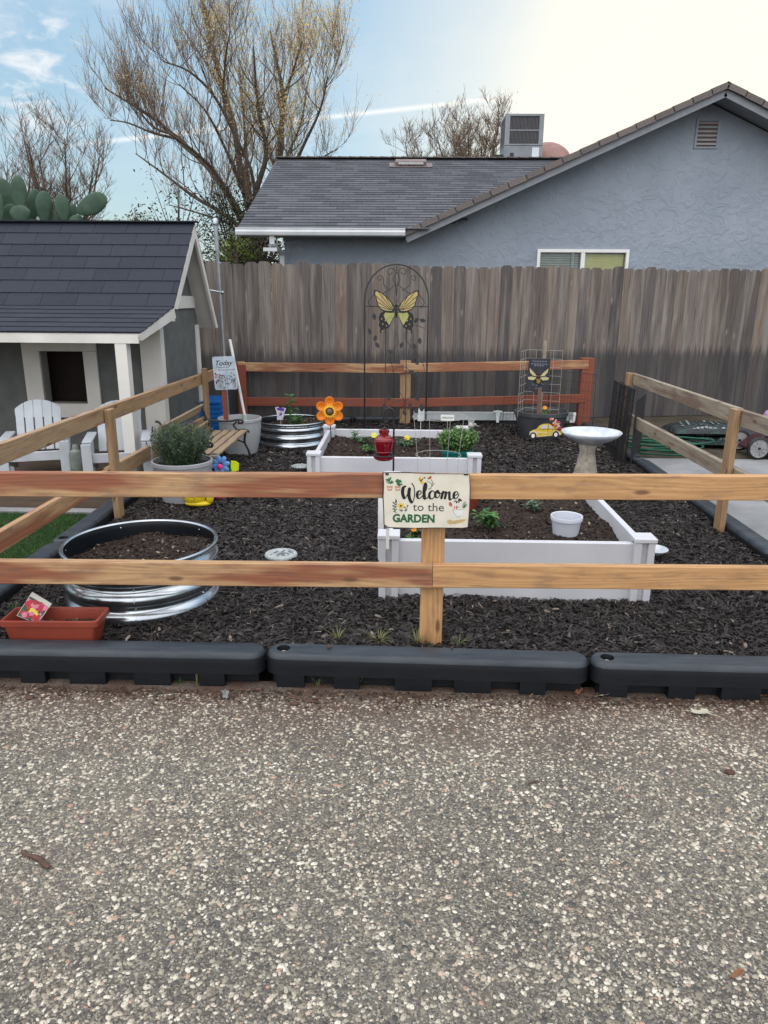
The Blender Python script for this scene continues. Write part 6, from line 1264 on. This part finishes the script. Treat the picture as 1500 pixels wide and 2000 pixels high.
c = PZ(549, 1086, .01); t = thing('stepping_stone', 'round pale stepping stone with a raised leaf pattern lying on the mulch', 'stepping stone', (c.x, c.y, 0)); m = MB(); m.lathe([(0, .0), (.088, 0), (.092, .012), (.086, .022), (.078, .023), (.07, .020), (0, .020)], (c.x, c.y, .006), 44); m.build('stone_disc', noisy('pale_cast_stone', (.27, .30, .31), (.40, .43, .43), 30, .8, .6, 60, .003), t, smooth='all')
m = MB()
for k in range(34): a, r = random.uniform(0, 2*PI), random.uniform(.005, .07); p = V((c.x+r*math.cos(a), c.y+r*math.sin(a), .0275)); b_ = random.uniform(0, PI); m.beam(p-V((math.cos(b_), math.sin(b_), 0))*.009, p+V((math.cos(b_), math.sin(b_), 0))*.009, .003, .003)
m.build('raised_pattern', flat('stone_pattern_grey', (.16, .18, .19), .8), t)  # raised marks in a darker grey than the disc
c = PZ(588, 922); t = thing('glass_bowl', 'shallow clear glass bowl on the mulch left of the back raised bed', 'bowl', c); n = NT('clear_glass'); n.set(Base_Color=(.85, .95, .92, 1), Roughness=.05, Transmission_Weight=.75, IOR=1.4); m = MB(); m.lathe([(0, .01), (.05, .01), (.085, .05), (.088, .052), (.084, .054), (.05, .018), (0, .016)], c, 36); m.build('bowl_body', n.m, t, smooth='all')
m = MB(); m.tube([c+V((.03, 0, .02)), c+V((.075, .02, .14))], .002, 5); m.build('wire_handle', m_galv, t)
# ------------------------------------------------------------------ car stake
cc_ = (PY(1032, 842, 6.)+PY(1100, 842, 6.))/2; t = thing('car_stake', 'yellow metal cut-out car with a load of flowers on a garden stake', 'ornament', (cc_.x, 6., 0)); Mc = facing(cc_)
u = .27/350.; q = lambda P: [((x-640)*u, -(y-905)*u) for x, y in P]
m = MB(); m.prism(q([(468, 940), (472, 915), (505, 895), (540, 885), (570, 845), (610, 828), (670, 826), (700, 840), (740, 860), (790, 895), (815, 930), (800, 945), (560, 968), (480, 965)]), .004, Mc); m.build('car_body', noisy('mustard_enamel', (.55, .38, .03), (.66, .48, .05), 25, .4), t)
m = MB()
for P in ([(575, 880), (590, 850), (615, 840), (655, 838), (655, 876)], [(672, 876), (672, 838), (700, 848), (715, 880)]): m.poly([Mc @ V((x, y, .0046)) for x, y in q(P)])
m.build('car_windows', flat('pale_window', (.5, .54, .52), .4), t, recalc=False)
m = MB(); 
for P in ([(470, 925), (480, 908), (520, 900), (548, 925), (552, 950), (542, 950), (530, 922), (500, 915), (480, 930)], [(700, 935), (712, 905), (745, 895), (785, 915), (800, 935), (790, 940), (760, 912), (725, 915), (712, 940)], [(560, 958), (700, 940), (702, 946), (562, 966)]): m.poly([Mc @ V((x, y, .0048)) for x, y in q(P)])
m.build('fenders', flat('cream_fender', (.62, .58, .42), .4), t, recalc=False)
m = MB(); 
for a, b_ in (((660, 832), (662, 940)), ((560, 880), (560, 960)), ((562, 884), (720, 880))): pa_, pb_ = [V((*v, .005)) for v in q([a, b_])]; m.beam(Mc @ pa_, Mc @ pb_, .002, .002)
m.build('outlines', m_ink, t)
text_mesh('Welcome', .026, flat('cream_lettering', (.75, .68, .4), .5), 'lettering', Mc @ Matrix.Translation((*q([(608, 918)])[0], .0046)), t, .0002, .0003, shear=.2)
for x, y in ((508, 955), (745, 940)):
    m = MB(); cx_, cy_ = q([(x, y)])[0]; Mw = Mc @ Matrix.Translation((cx_, cy_, .001)); m.prism([(.026*math.cos(k*PI/12), .029*math.sin(k*PI/12)) for k in range(24)], .007, Mw); wh = m.build('wheel', m_black, t)
    m = MB(); m.prism([(.014*math.cos(k*PI/12), .017*math.sin(k*PI/12)) for k in range(24)], .0085, Mw); m.build('hubcap', m_white, wh)
m = MB(); m.k = 0
for i in range(34): m.k = i % 4; x, y = q([(random.gauss(745, 32), random.gauss(840, 22))])[0]; y = y+max(0, -x)*.0; m.ball(Mc @ V((x, y-(x-.08)*.5, .006)), random.uniform(.008, .014), 7, 5, (1, .5, 1))
m.build('flower_load', [flat('coral_flower', (.55, .14, .09)), flat('pink_flower', (.55, .28, .26)), flat('dark_red_flower', (.25, .03, .03)), flat('blush_flower', (.6, .42, .35))], t, smooth='all')
m = MB(); m.tube([cc_+V((.02, .004, -.03)), (cc_.x+.02, 6.004, -.03)], .004, 6); m.build('stake', m_black, t)
# ------------------------------------------------------------------ wire pens
def pen(label, pts, h, lean=(0, 0), sp=.032, z0=0., rows=7, solid=None):
    t = thing('wire_pen', label, 'wire fence panel', (pts[0][0], pts[0][1], z0), 'folding black wire pens')
    for i, (a, b_) in enumerate(zip(pts, pts[1:])):
        a, b_ = V((*a, z0)), V((*b_, z0)); up_ = V((lean[0], lean[1], h)); m = MB(); n_ = max(2, int((b_-a).length/sp))
        for k in range(n_+1): p = a.lerp(b_, k/n_); m.tube([p, p+up_], .0036 if k in (0, n_) else .0017, 4, False)
        for k in range(rows+1): f = k/rows; m.tube([a+up_*f, b_+up_*f], .0036 if k in (0, rows) else .0019, 4, False)
        m.build('wire_panel', m_bwire, t, recalc=False)
    return t
pen('black wire pen opened out behind the charcoal pot and bee sign', [(1.10, 8.05), (1.62, 8.25), (2.02, 7.85)], .64, sp=.04)
pen('black wire pen folded against the far right fence post', [(1.99, 7.15), (1.93, 6.40), (1.985, 7.10), (1.955, 6.38), (2.02, 7.05)], .66, (.02, -.01), .024)
pen('narrow black wire panel standing behind the right rail fence next to the hose', [(2.00, 6.38), (2.26, 6.95)], .56, (.0, .0), .022)
# pale plank and faucet along the back
m_pale = noisy('pale_board', (.42, .47, .48), (.55, .59, .60), 3, .6); m = MB(); z_ = PY(960, 814, 8.5).z; m.beam((.13, 8.53, z_), (2.0, 8.57, z_), .03, .095, ch=.003); o = m.build('plank', m_pale, org=(.13, 8.53, z_-.05)); tag(o, 'long pale grey-white plank lying along the foot of the board fence', 'plank')
c = PY(972, 808, 8.45); t = thing('hose_tap', 'small white tap fitting on the pale plank at the fence', 'tap', c); m = MB(); m.box(c, (.05, .05, .07)); m.tube([c+V((-.05, 0, .02)), c+V((.05, 0, .02))], .014, 8); m.tube([c, c+V((0, -.03, -.1))], .018, 8); m.build('tap_body', m_pale, t, bevel=.005)
c = PY(1121, 815, 8.2); m = MB(); m.box(c+V((0, 0, .0)), (.03, .03, .10), Matrix.Rotation(.1, 3, 'Y')); m.box(c+V((-.02, 0, -.05)), (.05, .03, .02)); o = m.build('pipe_bracket', m_white, org=c-V((0, 0, .06)), bevel=.004); tag(o, 'small white bracket between the charcoal pot and the red corner post', 'bracket')
# ------------------------------------------------------------------ right side: bags, hose, mower
n = NT('glossy_bag'); co = n.coord('Object', (1, 1, 1)); f = n.noise(n.coord('Object', (6, 14, 10)), 1.5, 4, .6, 1.)
cc3 = n.mix(n.ramp(n.noise(n.coord('Object', (5, 9, 9)), 2, 3), (.54, 0.), (.6, 1.)), (.007, .011, .014), (.01, .035, .03))
n.set(Base_Color=cc3, Roughness=.22, Normal=n.bump(f, .7, .03)); m_bag = n.m
m_print = flat('bag_print', (.16, .2, .2), .4)
def bag(label, x, y, z, rz, L=.72, W_=.42, H=.13):
    t = thing('mulch_bag', label, 'bag', (0, 0, 0), 'stacked bags of garden mulch'); b_ = MB(); nx, ny = 26, 16; top = {}; 
    hgt = lambda u, v: H*(max(0, (1-abs(u)**3.2))*max(0, (1-abs(v)**2.6)))**.55*(1+.09*math.sin(u*9+z*40)*math.sin(v*7+x*9)+.05*math.sin(u*23+v*13))
    for s in (0, 1):
        for j in range(ny+1):
            for i in range(nx+1):
                u, v = i/nx*2-1, j/ny*2-1; top[s, i, j] = b_.add([(u*L/2*(1-.04*abs(v)), v*W_/2, (.35*H+hgt(u, v)*.65) if s else (.35*H-hgt(u, v)*.35))])
        for j in range(ny):
            for i in range(nx): q4 = [top[s, i, j], top[s, i+1, j], top[s, i+1, j+1], top[s, i, j+1]]; b_.face(q4 if s else q4[::-1])
    b_.build('sack', m_bag, t, smooth='all'); m = MB()
    for i in range(9):
        u = -.72+i*.17; pts = []
        for v, du in ((-.55, 0), (.35, .12)):
            for d_ in (0, .055): pts.append((u+du+d_, v))
        pts = [pts[0], pts[1], pts[3], pts[2]]; m.poly([(a*L/2, b4*W_/2, .35*H+hgt(a, b4)*.65+.004) for a, b4 in pts])
    for i in range(8): u = -.5+i*.12; m.poly([(a*L/2, -W_/2*b4, .35*H+hgt(a, b4)*.65+.003) for a, b4 in ((u, .86), (u+.09, .86), (u+.09, .74), (u, .74))])
    m.build('printed_stripes', m_print, t, recalc=False)
    t.location = (x, y, z); t.rotation_euler = (0, 0, rz); return t
g = PY(1375, 868, 7.55)
bag('lower glossy black bag of mulch in the stack beside the patio', g.x+.06, 7.60, -.045, -.03); bag('upper glossy green-black bag of mulch on top of the stack beside the patio', g.x-.02, 7.60, .065, .05)
bag('rear glossy bag of mulch lying behind the stack beside the patio', g.x+.35, 7.95, -.045, .1, H=.16)
t = thing('garden_hose', 'green garden hose coiled on the ground at the patio edge', 'hose', (2.55, 6.95, -.03)); m = MB(); pts = []
for i in range(150): a = i*.24; r = .17+.07*math.sin(i*.11)+.0008*i; pts.append((2.50+r*1.35*math.cos(a)+.02*math.sin(i*.7), 7.03+r*.62*math.sin(a), -.02+.0011*i*.9+.008*math.sin(i*.5)))
pts = [(2.95, 6.9, -.022), (2.75, 6.84, -.022)]+pts; m.tube(pts, .010, 7); m.build('hose_coil', noisy('green_rubber', (.0, .05, .028), (.004, .09, .048), 10, .4), t, smooth='all')
# mower
wc = PY(1480, 884, 6.85); t = thing('lawn_mower', 'lawn mower with grey wheels parked on the patio at the right edge', 'lawn mower', (wc.x+.3, 6.95, -.03)); m_mow = noisy('dark_red_deck', (.03, .009, .012), (.055, .012, .016), 8, .35); m_gw = noisy('grey_wheel', (.24, .24, .25), (.32, .32, .33), 12, .5)
def wheel(x, y, R):
    RX = Matrix.Rotation(PI/2, 3, 'X'); m = MB(); z = R-.03; m.lathe([(R*.8, -.022), (R*.97, -.024), (R, -.012), (R, .012), (R*.97, .024), (R*.8, .022)], (x, y, z), 36, RX); w_ = m.build('wheel', m_black, t, smooth='all')
    m = MB(); m.lathe([(0, .018), (R*.25, .02), (R*.3, .012), (R*.72, .010), (R*.82, .02), (R*.82, -.02), (0, -.02)], (x, y, z), 36, RX)
    for k in range(10): a = k*PI/5; m.beam((x+R*.25*math.cos(a), y-.014, z+R*.25*math.sin(a)), (x+R*.75*math.cos(a), y-.012, z+R*.75*math.sin(a)), .008, .008, (0, 1, 0))
    m.build('rim', m_gw, w_, smooth=True); m = MB(); m.lathe([(0, .026), (R*.12, .026), (R*.12, .0), (0, 0)], (x, y, z), 14, RX); m.build('axle_cap', m_black, w_)
for dx, dy in ((0, 0), (.62, 0), (0, .42), (.62, .42)): wheel(wc.x+dx, 6.85+dy, .105)
m = MB(); x0 = wc.x; m.prism([(-.03, .06), (.05, .13), (.1, .17), (.52, .17), (.66, .12), (.7, .05), (.0, .04)], .34, Matrix(((1, 0, 0, x0), (0, 0, 1, 6.89), (0, 1, 0, -.02), (0, 0, 0, 1)))); m.build('deck', m_mow, t, bevel=.015)
m = MB(); m.lathe([(0, .17), (.12, .17), (.125, .27), (.10, .31), (0, .32)], (x0+.3, 7.06, -.02), 28); m.build('engine', m_black, t, smooth=True)
m = MB(); 
for y in (6.92, 7.2): m.tube([(x0+.6, y, .1), (x0+1.25, y, .85)], .012, 8)
m.tube([(x0+1.25, 6.92, .85), (x0+1.25, 7.2, .85)], .012, 8); m.build('push_handle', m_black, t)
m = MB(); m.tube([(x0-.02, 6.88, .12), (x0+.06, 6.88, .19), (x0+.15, 6.88, .16)], .014, 8); m.build('height_lever', m_black, t)
pb = PY(1494, 808, 6.95); m = MB(); m.ball(pb+V((.05, 0, -.02)), .06, 18, 12); o = m.build('play_ball', flat('lilac_ball', (.32, .2, .36), .4), smooth='all', org=pb); tag(o, 'lilac ball just showing on top of the mower at the right edge', 'ball')
# ------------------------------------------------------------------ litter, weeds, bark on the drive
m_dl = noisy('dry_leaf', (.20, .17, .11), (.34, .30, .2), 20, .8); m_rl = noisy('brown_leaf', (.16, .07, .035), (.26, .12, .06), 20, .8)
def leafobj(label, px, py, L, rz, mat, z=-.084, lobes=True):
    c = PZ(px, py, z); pts = []; n_ = 22; m = MB()
    for k in range(n_):
        a = 2*PI*k/n_; r = (1+(.28*math.cos(5*a+1) if lobes else 0))*.5; pts.append((L*r*math.cos(a), L*.42*r*math.sin(a)))
    R = rotz(rz); vv = [c+R @ V((x, y, .006+.02*L/.08*abs(y/L)+.004*math.sin(x*90))) for x, y in pts]; i = m.add(vv+[c+V((0, 0, .003))])
    for k in range(n_): m.face([i+k, i+(k+1) % n_, i+n_])
    m.tube([c+R @ V((-L*.5, 0, .006)), c+R @ V((-L*.75, 0, .004))], .001, 4); o = m.build('fallen_leaf', mat, org=c, recalc=False); return tag(o, label, 'leaf')
leafobj('pale lobed oak leaf lying alone on the driveway at the right', 1368, 1394, .078, -.25, noisy('pale_leaf', (.36, .35, .27), (.46, .44, .35), 25, .8))
leafobj('tan leaf resting against the gap between the middle and right front timbers', 1182, 1356, .07, .5, m_dl); leafobj('reddish brown leaf at the far right end of the front timbers', 1492, 1358, .08, .2, m_rl)
leafobj('dull brown leaf in the dirt below the right end of the middle timber', 1130, 1350, .06, 1.2, m_rl); leafobj('curled grey leaf on the drive just below the left timber', 440, 1358, .06, 1.9, noisy('grey_leaf', (.13, .13, .13), (.22, .22, .21), 30, .8))
leafobj('small dark leaf scrap on the driveway near the lower right corner', 1440, 1905, .035, .4, m_rl, lobes=False)
def stick(label, pa_, pb_, r, mat, name='bark_piece', cat='bark'):
    a, b_ = PZ(*pa_, -.084), PZ(*pb_, -.084); m = MB(); k = 5; pts = [a.lerp(b_, i/k)+V((random.gauss(0, r*.3), random.gauss(0, r*.3), .0)) for i in range(k+1)]; m.tube([p+V((random.gauss(0, r*.25), random.gauss(0, r*.25), 0)) for p in pts], [r*random.uniform(.6, 1.2) for _ in pts], 5)
    m.v = [(x, y, -.084+(z+.084)*.45) for x, y, z in m.v]; return tag(m.build(name, mat, org=a), label, cat)
m_bk = noisy('wet_bark', (.05, .028, .02), (.10, .055, .04), 30, .8, .5, 60, .002)
stick('dark brown strip of bark lying on the driveway at the lower left', (46, 1660), (97, 1692), .0075, m_bk); stick('reddish strip of bark on the drive below the middle timber', (565, 1360), (625, 1372), .006, m_bk); stick('short bark crumb on the drive right of centre', (1032, 1532), (1048, 1526), .004, m_bk)
for i, (x, y) in enumerate(((58, 1362), (333, 1362), (575, 1374), (505, 1345), (1425, 1508))):
    c = PZ(x, y, -.084); m = MB(); m.ball(c, .012, 8, 6, (1.5, 1, .6)); m.v = [(a+random.gauss(0, .0012), b_+random.gauss(0, .0012), q) for a, b_, q in m.v]; tag(m.build('dirt_clod', m_bk, org=c, smooth='all'), ['dark clod at the left end of the drive below the left timber', 'dark clod on the drive below the middle of the left timber', 'small clod beside the reddish bark strip', 'small clod on the drive below the gap between the left and middle timbers', 'tiny dark clod on the drive at the right, below the oak leaf'][i], 'clod')
for i, (x, y) in enumerate(((643, 1265), (883, 1266))):
    c = PZ(x, y, .055); m = MB(); m.ball(c+V((0, 0, .004)), .009 if i == 0 else .006, 8, 6); tag(m.build('dirt_clod', m_bk, org=c, smooth='all'), ['round seed pod sitting on top of the middle timber left of the post', 'small crumb on top of the middle timber right of the post'][i], 'clod')
# weeds: each tuft a thing
def tuft(label, c, n_, H, sp, mat, name='grass_tuft', broad=False):
    t = MB() ; c = V(c)
    for _ in range(n_):
        a = random.uniform(0, 2*PI); d = V((math.cos(a), math.sin(a), 0)); s_ = V((-d.y, d.x, 0)); h = H*random.uniform(.4, 1.1); w_ = .0035 if broad else .0012; l = sp*random.uniform(.3, 1.2); b_ = c+d*sp*.15
        t.r = (random.random(), random.random()); p = [b_-s_*w_, b_+s_*w_, b_+d*l*.4+V((0, 0, h*.65))+s_*w_*.9, b_+d*l*.4+V((0, 0, h*.65))-s_*w_*.9, b_+d*l+V((0, 0, h))]; i = t.add(p); t.face([i, i+1, i+2, i+3]); t.face([i+3, i+2, i+4])
    return tag(t.build(name, mat, org=c, recalc=False), label, 'weed', 'weeds along the front timbers')
m_dry = rndmat('dry_grass', ((0., (.10, .12, .04)), (.4, (.16, .2, .06)), (1., (.36, .32, .18))), .8, trans=.2)
for lab, px, py, n_, H, sp, mt in (('tall thin weed growing in front of the left timber near its right end', 385, 1335, 7, .10, .02, m_dry), ('tiny green weed sprout in front of the left timber', 352, 1334, 12, .03, .03, m_leaf), ('small green weed at the foot of the left timber', 300, 1330, 12, .035, .03, m_leaf), ('dry grass tuft in front of the middle timber at its left', 620, 1338, 30, .05, .04, m_dry), ('wispy green grass tuft in front of the middle timber below its middle', 700, 1336, 26, .06, .05, m_dry), ('broad-leaved weed in front of the middle timber below the post', 790, 1337, 16, .04, .05, m_leaf), ('dry tuft at the right of the middle timber', 935, 1340, 26, .04, .05, m_dry)):
    tuft(lab, PZ(px, py, -.09), n_, H, sp, mt)
for lab, px, py, n_, H, sp, mt in (('grass tuft at the left foot of the front post', 815, 1256, 46, .06, .05, m_dry), ('low weed patch behind the middle timber left of the post', 740, 1250, 30, .035, .07, m_dry), ('sparse dry weed behind the middle timber near its left end', 660, 1248, 26, .05, .05, m_dry), ('small weed at the right foot of the front post', 895, 1256, 16, .03, .05, m_dry), ('weed sprouting beside the large metal planter and trough', 30, 1190, 20, .03, .04, m_leaf)):
    tuft(lab, PZ(px, py, 0), n_, H, sp, mt)
# loose dirt and bark crumbs along the timber foot
N = 2600; P = np.stack([RNG.uniform(-2.2, 2.2, N), 2.585-np.abs(RNG.normal(0, .05, N)), np.full(N, -.086)], 1); L = RNG.uniform(.004, .022, N)
v, q_, r = chips(P, L, L*.4, RNG.uniform(0, 2*PI, N), RNG.normal(0, .2, N), L*.1, RNG.uniform(0, 1, (N, 2))); tag(npmesh('dirt_crumbs', v, q_, rndmat('dirt_crumb', ((0., (.02, .014, .01)), (.6, (.06, .035, .025)), (.9, (.12, .07, .045)), (1., (.3, .24, .16))), .9), r), 'loose dirt and bark crumbs along the foot of the front timbers', 'dirt', kind='stuff')
